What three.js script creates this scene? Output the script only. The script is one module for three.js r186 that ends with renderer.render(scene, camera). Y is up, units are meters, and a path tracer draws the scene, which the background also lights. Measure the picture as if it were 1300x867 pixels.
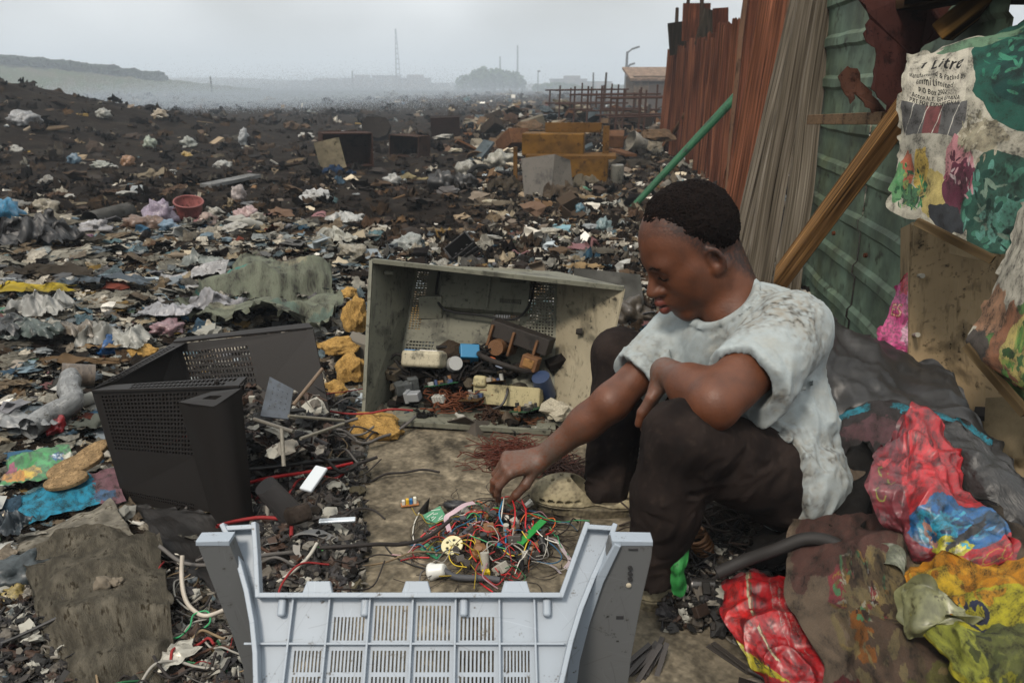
import * as THREE from 'three';
import { mergeGeometries, mergeVertices, toCreasedNormals } from 'three/addons/utils/BufferGeometryUtils.js';
import { RoundedBoxGeometry } from 'three/addons/geometries/RoundedBoxGeometry.js';
import { createNoise3D } from 'simplex-noise';

// ---------------------------------------------------------------- camera, sky, sun, exposure
const scene = new THREE.Scene();
const PITCH = 17.5 * Math.PI / 180, FOCAL = 1021, EYE = 0.92;
const camera = new THREE.PerspectiveCamera(2 * Math.atan(433.5 / FOCAL) * 180 / Math.PI, 1300 / 867, 0.05, 2500);
camera.position.set(0, EYE, 0);
camera.rotation.set(-PITCH, 0, 0);
camera.focus = 1.75;
camera.userData.fStop = 9;
scene.add(camera);
const renderer = new THREE.WebGLRenderer({ antialias: true });
renderer.toneMapping = THREE.LinearToneMapping;
renderer.toneMappingExposure = 2.45;
renderer.shadowMap.enabled = true;
renderer.shadowMap.type = THREE.PCFSoftShadowMap;

let seed = 12345;
const rnd = () => { seed = (seed * 1664525 + 1013904223) >>> 0; return seed / 4294967296; };
const rr = (a, b) => a + (b - a) * rnd();
const pick = (a) => a[Math.floor(rnd() * a.length) % a.length];
const reseed = (s) => { seed = (s * 2654435761) >>> 0; rnd(); };
const n3 = createNoise3D(() => rnd());
const fbm = (x, y, z, o = 4) => { let s = 0, a = 1, t = 0; for (let i = 0; i < o; i++) { s += a * n3(x, y, z); t += a; a *= 0.5; x = x * 2.03 + 7.1; y = y * 2.03 + 3.7; z = z * 2.03 + 1.3; } return s / t; };
const ridge = (x, y, z, o = 3) => { let s = 0, a = 1, t = 0; for (let i = 0; i < o; i++) { s += a * (1 - Math.abs(n3(x, y, z))); t += a; a *= 0.5; x = x * 2.1 + 5.2; y = y * 2.1 + 1.9; z = z * 2.1 + 8.3; } return s / t; };
const clamp = (x, a = 0, b = 1) => Math.min(b, Math.max(a, x));
const lerp = (a, b, t) => a + (b - a) * t;
const sstep = (a, b, x) => { const t = clamp((x - a) / (b - a)); return t * t * (3 - 2 * t); };
const tri = (t) => Math.abs((t - Math.floor(t)) * 2 - 1);
const creaseDirs = [[0.9, 0.1, 0.42], [-0.35, 0.5, 0.79], [0.3, 0.85, -0.43], [0.62, -0.5, 0.6], [-0.8, 0.2, 0.56], [0.1, 0.65, 0.75]];
function creases(x, y, z, f, s) { // sharp straight folds of crumpled film or cloth, about -1 to 1
  let v = 0; for (let k = 0; k < 6; k++) { const [a, b, c] = creaseDirs[k], q = k < 3 ? f : f * 2.1, t = (a * x + b * y + c * z) * q + 0.55 * n3(x * f * 0.5 + k * 7 + s, y * f * 0.5, z * f * 0.5), w = clamp(0.5 + 0.8 * n3(x * f * 0.4 + k * 3.1, y * f * 0.4 + s, z * f * 0.4 + k)); v += w * (tri(t + s * 0.37) - 0.5) * (k < 3 ? 1 : 0.45); }
  return v;
}
const V = (x, y, z) => new THREE.Vector3(x, y, z);
const C = (h) => new THREE.Color(h);

{ // overcast, smoky sky: one grey veil all round, a little brighter overhead
  const w = 512, h = 256, d = new Float32Array(w * h * 4);
  for (let j = 0; j < h; j++) for (let i = 0; i < w; i++) {
    const el = ((j + 0.5) / h - 0.5) * Math.PI, az = (i + 0.5) / w * Math.PI * 2;
    const x = Math.cos(el) * Math.cos(az), y = Math.sin(el), z = Math.cos(el) * Math.sin(az);
    const smoke = fbm(x * 2.6 + 3, y * 5.2, z * 2.6 + 1, 5);
    let b = 0.295 + 0.44 * clamp(y) + 0.17 * smoke * (0.9 + 0.5 * clamp(y));
    
    const warm = clamp(-smoke * 1.2);
    const k = (j * w + i) * 4;
    d[k] = b * (0.985 + 0.02 * warm); d[k + 1] = b * 0.998; d[k + 2] = b * (0.99 - 0.05 * warm); d[k + 3] = 1;
  }
  const t = new THREE.DataTexture(d, w, h, THREE.RGBAFormat, THREE.FloatType);
  t.mapping = THREE.EquirectangularReflectionMapping; t.magFilter = THREE.LinearFilter; t.minFilter = THREE.LinearFilter; t.needsUpdate = true;
  scene.background = t; scene.environment = t;
}
const sun = new THREE.DirectionalLight(0xfff3e4, 1.5);
sun.position.set(-3.5, 9, 3.2);
sun.target.position.set(0, 0, -3);
sun.castShadow = true; sun.shadow.radius = 22; sun.shadow.mapSize.set(2048, 2048);
Object.assign(sun.shadow.camera, { left: -12, right: 12, top: 12, bottom: -12, near: 0.5, far: 40 });
scene.add(sun, sun.target);

// ---------------------------------------------------------------- layout helpers: a point of the place from its bearing and distance
const cp = Math.cos(PITCH), sp = Math.sin(PITCH);
const at = (x, y, depth) => { const a = (x - 650) / FOCAL, b = (433.5 - y) / FOCAL; return V(a * depth, EYE + depth * (-sp + cp * b), depth * (-cp - sp * b)); };
const onGround = (x, y, h = 0) => { const b = (433.5 - y) / FOCAL; return at(x, y, (h - EYE) / (-sp + cp * b)); };

// ---------------------------------------------------------------- scene helpers
const used = {};
const numbered = (n) => { const k = used[n] = (used[n] ?? -1) + 1; return k ? `${n}_${String(k).padStart(3, '0')}` : n; };
function meta(o, label, category, group) { o.userData.label = label; o.userData.category = category; if (group) o.userData.group = group; return o; }
function group(name, label, category, pos = [0, 0, 0], grp) { const g = new THREE.Group(); g.name = numbered(name); if (pos.isVector3) g.position.copy(pos); else g.position.set(...pos); scene.add(g); return meta(g, label, category, grp); }
function mesh(name, geo, mat, parent) { const m = new THREE.Mesh(geo, mat); m.name = parent ? name : numbered(name); m.castShadow = m.receiveShadow = true; (parent ?? scene).add(m); return m; }
const single = (name, geo, mat, label, category, grp) => meta(mesh(name, geo, mat), label, category, grp);
const structure = (o) => { o.userData.kind = 'structure'; return o; };
const stuff = (o) => { o.userData.kind = 'stuff'; return o; };
const merge = (list) => { const g = mergeGeometries(list.map((x) => { const y = x.index ? x.toNonIndexed() : x; for (const k of Object.keys(y.attributes)) if (!['position', 'normal', 'uv'].includes(k)) y.deleteAttribute(k); return y; })); return g; };
const box = (w, h, d, x = 0, y = 0, z = 0, rx = 0, ry = 0, rz = 0) => { const g = new THREE.BoxGeometry(w, h, d); if (rx || ry || rz) g.applyMatrix4(new THREE.Matrix4().makeRotationFromEuler(new THREE.Euler(rx, ry, rz))); g.translate(x, y, z); return g; };
const rbox = (w, h, d, r = 0.004, x = 0, y = 0, z = 0, rx = 0, ry = 0, rz = 0, seg = 2) => { const g = new RoundedBoxGeometry(w, h, d, seg, r); if (rx || ry || rz) g.applyMatrix4(new THREE.Matrix4().makeRotationFromEuler(new THREE.Euler(rx, ry, rz))); g.translate(x, y, z); return g; };
function between(a, b, r1, r2 = r1, seg = 8, caps = false) { const L = a.distanceTo(b), g = new THREE.CylinderGeometry(r2, r1, L, seg, 1, caps); g.translate(0, L / 2, 0); g.applyQuaternion(new THREE.Quaternion().setFromUnitVectors(V(0, 1, 0), b.clone().sub(a).normalize())); g.translate(a.x, a.y, a.z); return g; }
function beam(a, b, w, t, up = V(0, 1, 0)) { // squared timber from a to b
  const L = a.distanceTo(b), g = boxUV(new RoundedBoxGeometry(w, L, t, 1, Math.min(w, t) * 0.08)), y = b.clone().sub(a).normalize();
  const x = y.clone().cross(up).normalize(), z = x.clone().cross(y);
  g.applyMatrix4(new THREE.Matrix4().makeBasis(x, y, z)); const m = a.clone().add(b).multiplyScalar(0.5); g.translate(m.x, m.y, m.z); return g;
}
const tube = (pts, r, seg, rad = 6) => new THREE.TubeGeometry(new THREE.CatmullRomCurve3(pts), seg ?? pts.length * 5, r, rad, false);
function colorize(geo, fn) { // own colour of the matter, point by point
  const p = geo.attributes.position, c = new Float32Array(p.count * 3), col = new THREE.Color();
  for (let i = 0; i < p.count; i++) { fn(col, p.getX(i), p.getY(i), p.getZ(i), i); c[i * 3] = col.r; c[i * 3 + 1] = col.g; c[i * 3 + 2] = col.b; }
  geo.setAttribute('color', new THREE.BufferAttribute(c, 3)); return geo;
}
function boxUV(geo, s = 1) { // uv in metres from the dominant axis of each face
  const g = geo.index ? geo.toNonIndexed() : geo, p = g.attributes.position, uv = new Float32Array(p.count * 2), a = V(), b = V(), c = V();
  for (let i = 0; i < p.count; i += 3) {
    a.fromBufferAttribute(p, i); b.fromBufferAttribute(p, i + 1); c.fromBufferAttribute(p, i + 2);
    const n = b.clone().sub(a).cross(c.clone().sub(a)), x = Math.abs(n.x), y = Math.abs(n.y), z = Math.abs(n.z);
    [a, b, c].forEach((q, k) => { const [u, v] = y >= x && y >= z ? [q.x, q.z] : x >= z ? [q.z, q.y] : [q.x, q.y]; uv[(i + k) * 2] = u * s; uv[(i + k) * 2 + 1] = v * s; });
  }
  g.setAttribute('uv', new THREE.BufferAttribute(uv, 2)); return g;
}
// ---------------------------------------------------------------- textures
function hash2(i, j, s) { let h = (i * 374761393 + j * 668265263 + s * 2147483647) | 0; h = Math.imul(h ^ (h >>> 13), 1274126177); h ^= h >>> 16; return (h >>> 0) / 4294967296; }
function tnoise(x, y, per, s) { // value noise that repeats every per cells
  const i = Math.floor(x), j = Math.floor(y), u = x - i, v = y - j, a = u * u * (3 - 2 * u), b = v * v * (3 - 2 * v), m = (k) => ((k % per) + per) % per;
  return lerp(lerp(hash2(m(i), m(j), s), hash2(m(i + 1), m(j), s), a), lerp(hash2(m(i), m(j + 1), s), hash2(m(i + 1), m(j + 1), s), a), b);
}
function tnoise2(x, y, pu, pv, s) { const i = Math.floor(x), j = Math.floor(y), u = x - i, v = y - j, a = u * u * (3 - 2 * u), b = v * v * (3 - 2 * v), m = (k, p) => ((k % p) + p) % p; return lerp(lerp(hash2(m(i, pu), m(j, pv), s), hash2(m(i + 1, pu), m(j, pv), s), a), lerp(hash2(m(i, pu), m(j + 1, pv), s), hash2(m(i + 1, pu), m(j + 1, pv), s), a), b); }
const tfbm2 = (u, v, pu, pv, s, o = 3) => { let r = 0, a = 1, t = 0; for (let k = 0; k < o; k++) { r += a * tnoise2(u * pu, v * pv, pu, pv, s + k * 17); t += a; a *= 0.55; pu *= 2; pv *= 2; } return r / t; };
const tfbm = (u, v, per, s, o = 5) => { let r = 0, a = 1, t = 0; for (let k = 0; k < o; k++) { r += a * tnoise(u * per, v * per, per, s + k * 17); t += a; a *= 0.55; per *= 2; } return r / t; };
function tex(size, fn, srgb = true, rep = 1) {
  const d = new Uint8Array(size * size * 4);
  for (let j = 0; j < size; j++) for (let i = 0; i < size; i++) { const c = fn(i / size, j / size), k = (j * size + i) * 4; d[k] = clamp(c[0]) * 255; d[k + 1] = clamp(c[1]) * 255; d[k + 2] = clamp(c[2]) * 255; d[k + 3] = 255; }
  const t = new THREE.DataTexture(d, size, size); t.wrapS = t.wrapT = THREE.RepeatWrapping; t.magFilter = THREE.LinearFilter; t.minFilter = THREE.LinearMipmapLinearFilter; t.generateMipmaps = true;
  if (srgb) t.colorSpace = THREE.SRGBColorSpace; t.repeat.set(rep, rep); t.needsUpdate = true; return t;
}
const grey = (x) => [x, x, x];
const rep = (t, x, y = x) => { const c = t.clone(); c.repeat.set(x, y); c.needsUpdate = true; return c; };
const T = {};
T.grime = tex(512, (u, v) => { const a = tfbm(u, v, 6, 3, 6), b = tfbm(u, v, 24, 9, 4), s = hash2(Math.floor(u * 512), Math.floor(v * 512), 5); const x = 0.62 + 0.5 * (a - 0.35) + 0.22 * (b - 0.5) + 0.05 * (s - 0.5); const d = clamp((0.40 - b) * 5) * clamp((a - 0.45) * 5); return [x - 0.35 * d, x * 0.985 - 0.37 * d, x * 0.955 - 0.40 * d]; });
T.spots = tex(512, (u, v) => { const a = tfbm(u, v, 9, 33, 6), b = tfbm(u, v, 46, 39, 3), s = tfbm2(u, v, 40, 10, 43, 3); const d = clamp((a - 0.60) * 5), e = clamp((b - 0.66) * 8), f = clamp((s - 0.64) * 5); const x = 0.9 - 0.30 * d - 0.35 * e * clamp(a * 2.6 - 0.7) - 0.18 * f + 0.22 * (tfbm(u, v, 5, 41, 5) - 0.5); return [x, x * 0.98, x * 0.94]; });
T.bump = tex(512, (u, v) => grey(0.5 + 0.6 * (tfbm(u, v, 16, 21, 6) - 0.5)), false);
T.weave = tex(256, (u, v) => { const a = Math.sin(u * Math.PI * 2 * 64), b = Math.sin(v * Math.PI * 2 * 64); const c = (Math.floor(u * 64) + Math.floor(v * 64)) % 2; return grey(0.5 + 0.3 * (c ? a * a : b * b) - 0.15 + 0.2 * (tfbm(u, v, 32, 4, 3) - 0.5)); }, false);
T.wood = tex(512, (u, v) => { const w = u + 0.012 * (tfbm(u, v, 3, 51, 3) - 0.5), g = tfbm2(w, v, 64, 4, 52, 3), k = tfbm2(u, v, 12, 4, 53, 5), c = clamp((tfbm2(w, v, 40, 3, 57, 3) - 0.6) * 6); const x = 0.5 + 0.55 * (g - 0.5) + 0.45 * (k - 0.5) - 0.3 * c; return [x + 0.12, x + 0.09, x + 0.04]; });
T.fine = tex(512, (u, v) => { const x = 0.5 + 0.9 * (tfbm(u, v, 48, 61, 4) - 0.5); return grey(x); }, false);
const std = (color, o = {}) => { const m = new THREE.MeshPhysicalMaterial({ color: typeof color === 'number' ? color : new THREE.Color(...color), roughness: 0.85, ...o }); m.specularIntensity = m.roughness > 0.84 ? 0.1 : m.roughness > 0.7 ? 0.25 : m.roughness > 0.52 ? 0.5 : 1; return m; };
const grimy = (color, o = {}) => std(color, { map: T.grime, bumpMap: T.bump, bumpScale: 0.002, ...o });
// ---------------------------------------------------------------- distance fields -> meshes
const RC = (a, b, ra, rb = ra) => { const ax = a.x, ay = a.y, az = a.z, dx = b.x - ax, dy = b.y - ay, dz = b.z - az, q = 1 / (dx * dx + dy * dy + dz * dz + 1e-12), dr = rb - ra; return (x, y, z) => { const px = x - ax, py = y - ay, pz = z - az; let t = (px * dx + py * dy + pz * dz) * q; t = t < 0 ? 0 : t > 1 ? 1 : t; return Math.hypot(px - t * dx, py - t * dy, pz - t * dz) - ra - t * dr; }; };
const ELL = (c, R, r) => { const [a, b, d] = R; return (x, y, z) => { const px = x - c.x, py = y - c.y, pz = z - c.z, u = (px * a.x + py * a.y + pz * a.z) / r[0], v = (px * b.x + py * b.y + pz * b.z) / r[1], w = (px * d.x + py * d.y + pz * d.z) / r[2]; const k0 = Math.sqrt(u * u + v * v + w * w), k1 = Math.hypot(u / r[0], v / r[1], w / r[2]); return k1 < 1e-9 ? -Math.min(...r) : k0 * (k0 - 1) / k1; }; };
const smin = (a, b, k) => { const h = k - Math.abs(a - b); return h > 0 ? Math.min(a, b) - h * h * 0.25 / k : Math.min(a, b); };
const smax = (a, b, k) => -smin(-a, -b, k);
function nets(f, lo, hi, h, blk = 4) { // surface of a field by surface nets
  const nx = Math.ceil((hi.x - lo.x) / h / blk) * blk + 1, ny = Math.ceil((hi.y - lo.y) / h / blk) * blk + 1, nz = Math.ceil((hi.z - lo.z) / h / blk) * blk + 1, F = new Float32Array(nx * ny * nz).fill(1), ix = (i, j, k) => (k * ny + j) * nx + i;
  const near = (d, n) => Math.abs(d) <= n * h * 1.3 + h, S = blk * 4;
  for (let K0 = 0; K0 < nz; K0 += S) for (let J0 = 0; J0 < ny; J0 += S) for (let I0 = 0; I0 < nx; I0 += S) {
    const D = f(lo.x + (I0 + S / 2) * h, lo.y + (J0 + S / 2) * h, lo.z + (K0 + S / 2) * h), skip = !near(D, S);
    for (let K = K0; K < Math.min(K0 + S, nz); K += blk) for (let J = J0; J < Math.min(J0 + S, ny); J += blk) for (let I = I0; I < Math.min(I0 + S, nx); I += blk) {
      const d = skip ? D : f(lo.x + (I + blk / 2) * h, lo.y + (J + blk / 2) * h, lo.z + (K + blk / 2) * h), far = skip || !near(d, blk);
      for (let k = K; k < Math.min(K + blk, nz); k++) for (let j = J; j < Math.min(J + blk, ny); j++) for (let i = I; i < Math.min(I + blk, nx); i++) F[ix(i, j, k)] = far ? d : f(lo.x + i * h, lo.y + j * h, lo.z + k * h);
    }
  }
  const id = new Int32Array(nx * ny * nz).fill(-1), pos = [], idx = [], E = [[0, 1], [2, 3], [4, 5], [6, 7], [0, 2], [1, 3], [4, 6], [5, 7], [0, 4], [1, 5], [2, 6], [3, 7]], g = new Float64Array(8);
  for (let k = 0; k < nz - 1; k++) for (let j = 0; j < ny - 1; j++) for (let i = 0; i < nx - 1; i++) {
    let m = 0; for (let c = 0; c < 8; c++) { g[c] = F[ix(i + (c & 1), j + (c >> 1 & 1), k + (c >> 2))]; if (g[c] < 0) m |= 1 << c; }
    if (m === 0 || m === 255) continue;
    let x = 0, y = 0, z = 0, n = 0;
    for (const [a, b] of E) if ((g[a] < 0) !== (g[b] < 0)) { const t = g[a] / (g[a] - g[b]); x += (a & 1) + t * ((b & 1) - (a & 1)); y += (a >> 1 & 1) + t * ((b >> 1 & 1) - (a >> 1 & 1)); z += (a >> 2) + t * ((b >> 2) - (a >> 2)); n++; }
    id[ix(i, j, k)] = pos.length / 3; pos.push(lo.x + (i + x / n) * h, lo.y + (j + y / n) * h, lo.z + (k + z / n) * h);
  }
  const quad = (a, b, c, d, flip) => { if (a < 0 || b < 0 || c < 0 || d < 0) return; if (flip) idx.push(a, c, b, a, d, c); else idx.push(a, b, c, a, c, d); };
  for (let k = 1; k < nz - 1; k++) for (let j = 1; j < ny - 1; j++) for (let i = 1; i < nx - 1; i++) {
    const a = F[ix(i, j, k)] < 0;
    if (a !== F[ix(i + 1, j, k)] < 0) quad(id[ix(i, j - 1, k - 1)], id[ix(i, j, k - 1)], id[ix(i, j, k)], id[ix(i, j - 1, k)], !a);
    if (a !== F[ix(i, j + 1, k)] < 0) quad(id[ix(i - 1, j, k - 1)], id[ix(i - 1, j, k)], id[ix(i, j, k)], id[ix(i, j, k - 1)], !a);
    if (a !== F[ix(i, j, k + 1)] < 0) quad(id[ix(i - 1, j - 1, k)], id[ix(i, j - 1, k)], id[ix(i, j, k)], id[ix(i - 1, j, k)], !a);
  }
  const geo = new THREE.BufferGeometry(); geo.setAttribute('position', new THREE.Float32BufferAttribute(pos, 3)); geo.setIndex(idx); geo.computeVertexNormals(); return geo;
}
// ================================================================ the person sorting wires
{
  reseed(7);
  const P = at;
  const person = group('person', 'person in a stained pale t-shirt sitting hunched and reaching for the wires', 'person', P(985, 690, 1.6).setY(0));
  const org = person.position.clone();
  const toLocal = (g) => { g.translate(-org.x, -org.y, -org.z); return g; };
  const withUV = (g) => { const n = boxUV(g); return n; };
  // ---- joints
  const shN = P(1000, 424, 1.47), shF = P(868, 420, 1.72);
  const elN = P(908, 511, 1.33), wrN = P(844, 470, 1.52);
  const elF = P(776, 511, 1.66), wrF = P(686, 583, 1.75);
  const neck = P(934, 392, 1.60), head0 = P(876, 316, 1.575);
  const hipN = P(990, 600, 1.50), hipF = P(940, 575, 1.68);
  const knN = P(866, 556, 1.36), knF = P(788, 452, 1.86);
  const anN = P(828, 722, 1.47), anF = P(770, 626, 1.835);
  const Lv = V(0.5, 0, 0.86), Fv = V(-0.86, 0, 0.5);
  // ---- head frame
  const yaw = 12 * Math.PI / 180, tilt = 32 * Math.PI / 180, hz = V(-Math.cos(yaw), 0, Math.sin(yaw));
  const hf = hz.clone().multiplyScalar(Math.cos(tilt)).add(V(0, -Math.sin(tilt), 0)), hu = hz.clone().multiplyScalar(Math.sin(tilt)).add(V(0, Math.cos(tilt), 0)), hr = V(Math.sin(yaw), 0, Math.cos(yaw));
  // slight roll of the head toward the camera
  const HS = 1.0, H = (r, u, f) => head0.clone().addScaledVector(hr, r * HS).addScaledVector(hu, u * HS).addScaledVector(hf, f * HS);
  const HR = [hr, hu, hf];
  const hc = (p) => { const q = p.clone().sub(head0); return [q.dot(hr) / HS, q.dot(hu) / HS, q.dot(hf) / HS]; };
  const cran = ELL(H(0, 0.034, -0.012), HR, [0.075, 0.088, 0.096].map((x) => x * HS));
  const face = ELL(H(0, -0.012, 0.030), HR, [0.061, 0.088, 0.056]);
  const jaw = [RC(H(0.046, -0.052, 0.0), H(0.014, -0.100, 0.060), 0.022, 0.016), RC(H(-0.046, -0.052, 0.0), H(-0.014, -0.100, 0.060), 0.022, 0.016), RC(H(-0.013, -0.103, 0.068), H(0.013, -0.103, 0.068), 0.018)];
  const cheek = [RC(H(0.036, -0.022, 0.052), H(0.052, -0.016, 0.028), 0.020), RC(H(-0.036, -0.022, 0.052), H(-0.052, -0.016, 0.028), 0.020)];
  const cheekF = [ELL(H(0.034, -0.048, 0.034), HR, [0.028, 0.038, 0.036]), ELL(H(-0.034, -0.048, 0.034), HR, [0.028, 0.038, 0.036])];
  const brow = RC(H(-0.036, 0.016, 0.070), H(0.036, 0.016, 0.070), 0.014);
  const muzz = ELL(H(0, -0.064, 0.066), HR, [0.035, 0.029, 0.036]);
  const nose = RC(H(0, 0.006, 0.080), H(0, -0.033, 0.106), 0.008, 0.0125), wing = [RC(H(0.006, -0.036, 0.100), H(0.0155, -0.036, 0.092), 0.009), RC(H(-0.006, -0.036, 0.100), H(-0.0155, -0.036, 0.092), 0.009)];
  const nost = [RC(H(0.0085, -0.047, 0.102), H(0.0085, -0.040, 0.098), 0.004), RC(H(-0.0085, -0.047, 0.102), H(-0.0085, -0.040, 0.098), 0.004)];
  const lipU = [RC(H(0, -0.0585, 0.1035), H(0.022, -0.0665, 0.080), 0.0095, 0.005), RC(H(0, -0.0585, 0.1035), H(-0.022, -0.0665, 0.080), 0.0095, 0.005)];
  const lipL = [RC(H(0, -0.0765, 0.1005), H(0.020, -0.0695, 0.083), 0.0110, 0.005), RC(H(0, -0.0765, 0.1005), H(-0.020, -0.0695, 0.083), 0.0110, 0.005)];
  const mouth = [RC(H(0, -0.0670, 0.110), H(0.024, -0.0675, 0.086), 0.0018), RC(H(0, -0.0670, 0.110), H(-0.024, -0.0675, 0.086), 0.0018)];
  const sock = [ELL(H(0.031, -0.001, 0.092), HR, [0.018, 0.0095, 0.0145]), ELL(H(-0.031, -0.001, 0.092), HR, [0.018, 0.0095, 0.0145])];
  const lid = [ELL(H(0.031, -0.004, 0.0705), HR, [0.0155, 0.0130, 0.0135]), ELL(H(-0.031, -0.004, 0.0705), HR, [0.0155, 0.0130, 0.0135])];
  const earAt = (s) => { const a = V().copy(hr).multiplyScalar(s * 0.55).addScaledVector(hf, -0.9).normalize(), n = V().crossVectors(hu, a).normalize(), u2 = hu.clone().addScaledVector(hf, -0.22).normalize(); return { o: ELL(H(s * 0.0785, -0.014, -0.012), [a, u2, n], [0.0175, 0.0285, 0.008]), c: ELL(H(s * 0.0850, -0.012, -0.008), [a, u2, n], [0.0095, 0.0165, 0.008]), r: [a, u2, n] }; };
  const ears = [earAt(1), earAt(-1)];
  const lobe = [RC(H(0.073, -0.034, -0.004), H(0.073, -0.038, -0.004), 0.008), RC(H(-0.073, -0.034, -0.004), H(-0.073, -0.038, -0.004), 0.008)];
  const neckP = RC(H(0, -0.040, -0.032), neck, 0.049, 0.050), nape = RC(H(0, -0.01, -0.048), neck.clone().addScaledVector(Fv, -0.012), 0.044, 0.046), throat = RC(H(0, -0.075, 0.012), neck.clone().addScaledVector(Fv, 0.035), 0.030, 0.035);
  const scm = RC(H(0.055, -0.045, -0.025), neck.clone().addScaledVector(Fv, 0.045).addScaledVector(Lv, 0.012), 0.016, 0.011);
  // ---- hands: chains of short bones rooted in the palm
  function hand(W, d, nrm, thumbSide, curl, fingers, S = 1) {
    d = d.clone().normalize(); const s = thumbSide.clone().addScaledVector(d, -thumbSide.dot(d)).normalize(), n = nrm.clone().addScaledVector(d, -nrm.dot(d)); n.addScaledVector(s, -n.dot(s)).normalize();
    const at3 = (a, b, c) => W.clone().addScaledVector(d, a * S).addScaledVector(s, b * S).addScaledVector(n, c * S), palm = [], fing = [];
    const roots = [[0.080, 0.030, 0.040], [0.085, 0.010, 0.044], [0.081, -0.010, 0.041], [0.072, -0.027, 0.032]];
    for (const [l, b] of roots) palm.push(RC(at3(0.012, b * 0.55, 0), at3(l, b, 0), 0.0155 * S, 0.0105 * S));
    roots.forEach(([l, b, len], k) => {
      let p = at3(l, b, 0), ang = 0; const fan = (b * (fingers?.fan ?? 1.6)), c = curl[k];
      const segs = [len, len * 0.62, len * 0.5], rad = [0.0098, 0.0086, 0.0078, 0.0066].map((r) => r * (k === 3 ? 0.88 : 1) * S);
      segs.forEach((L, i) => { ang += c[i]; const dir = d.clone().multiplyScalar(Math.cos(ang)).addScaledVector(n, Math.sin(ang)).addScaledVector(s, fan * Math.cos(ang)).normalize(), q = p.clone().addScaledVector(dir, L * S); fing.push([k, RC(p, q, rad[i], rad[i + 1]), q]); p = q; });
    });
    const t0 = at3(0.018, 0.018, 0.006), [ta, tb, tc] = fingers.thumb; let p = t0.clone();
    for (const [dir, L, r1, r2] of [[ta, 0.042, 0.0150, 0.0115], [tb, 0.033, 0.0112, 0.0098], [tc, 0.026, 0.0098, 0.0075]]) { const v = d.clone().multiplyScalar(dir[0]).addScaledVector(s, dir[1]).addScaledVector(n, dir[2]).normalize(), q = p.clone().addScaledVector(v, L * S); fing.push([9, RC(p, q, r1 * S, r2 * S), q]); p = q; }
    return { palm, fing };
  }
  // far hand: back of the hand up, fingers closing on the wires
  const dF = P(640, 590, 1.725).sub(wrF);
  const hF = hand(wrF, dF, V(0.35, -0.9, 0.1), V(0.15, -0.3, 0.9), [[0.95, 0.55, 0.25], [1.0, 0.6, 0.3], [1.1, 0.7, 0.35], [1.2, 0.8, 0.4]], { fan: 0.9, thumb: [[0.62, 0.5, 0.6], [0.62, 0.05, 0.8], [0.45, -0.2, 0.95]] }, 0.97);
  // near hand hangs from the bent wrist
  const hN = hand(wrN, V(-0.34, -0.93, -0.02), V(0.93, -0.1, 0.25), V(-0.2, 0.05, 0.95), [[0.25, 0.35, 0.2], [0.3, 0.4, 0.25], [0.35, 0.45, 0.25], [0.4, 0.5, 0.3]], { fan: 1.2, thumb: [[0.85, 0.45, -0.25], [0.97, 0.1, -0.15], [0.98, -0.05, 0.1]] }, 0.95);
  // ---- arms (tapered, joined smoothly)
  const mid = (a, b, t) => a.clone().lerp(b, t);
  const armN = [RC(shN, elN, 0.040, 0.0375), RC(mid(shN, elN, 0.55), mid(shN, elN, 0.8), 0.0405, 0.039), RC(elN, mid(elN, wrN, 0.45), 0.0345, 0.036), RC(mid(elN, wrN, 0.4), wrN, 0.036, 0.0250)];
  const armF = [RC(shF, elF, 0.038, 0.036), RC(elF, mid(elF, wrF, 0.35), 0.0325, 0.0325), RC(mid(elF, wrF, 0.3), wrF, 0.032, 0.0238)];
  const bone = RC(elN.clone().add(V(0.006, -0.018, 0.008)), elN.clone().add(V(0.0, -0.02, 0.0)), 0.020);
  // trunk and legs under the clothes, so that the body is one figure
  const pel = hipN.clone().lerp(hipF, 0.5), chest = mid(shN, shF, 0.5).add(V(0.02, -0.05, 0));
  const trunk = [RC(pel, chest.clone().addScaledVector(Fv, -0.03), 0.05, 0.05), RC(shN, shF, 0.036), RC(chest.clone().addScaledVector(Fv, -0.03), neck, 0.05, 0.05)];
  const legs = [RC(hipN, knN, 0.060, 0.045), RC(knN, anN, 0.045, 0.034), RC(hipF, knF, 0.060, 0.045), RC(knF, anF, 0.045, 0.034)];
  const grp = (list, k) => (x, y, z) => { let d = list[0](x, y, z); for (let i = 1; i < list.length; i++) d = smin(d, list[i](x, y, z), k); return d; };
  const aN = grp(armN, 0.03), aF = grp(armF, 0.03), tr = grp(trunk, 0.05), lg = grp(legs, 0.03), jw = grp(jaw, 0.02);
  function headD(x, y, z) {
    let d = smin(cran(x, y, z), face(x, y, z), 0.035);
    d = smin(d, jw(x, y, z), 0.030); d = smin(d, cheek[0](x, y, z), 0.022); d = smin(d, cheek[1](x, y, z), 0.022); d = smin(d, cheekF[0](x, y, z), 0.03); d = smin(d, cheekF[1](x, y, z), 0.03); d = smin(d, brow(x, y, z), 0.022); d = smin(d, muzz(x, y, z), 0.02);
    for (const k of [0, 1]) { d = smax(d, -sock[k](x, y, z), 0.012); d = smin(d, lid[k](x, y, z), 0.004); }
    d = smin(d, nose(x, y, z), 0.012); for (const k of [0, 1]) d = smin(d, wing[k](x, y, z), 0.006);
    for (const k of [0, 1]) { d = smin(d, lipU[k](x, y, z), 0.005); }
    let l = smin(lipL[0](x, y, z), lipL[1](x, y, z), 0.004); d = smin(d, l, 0.004);
    for (const k of [0, 1]) { d = smax(d, -mouth[k](x, y, z), 0.003); d = smax(d, -nost[k](x, y, z), 0.003); }
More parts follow.
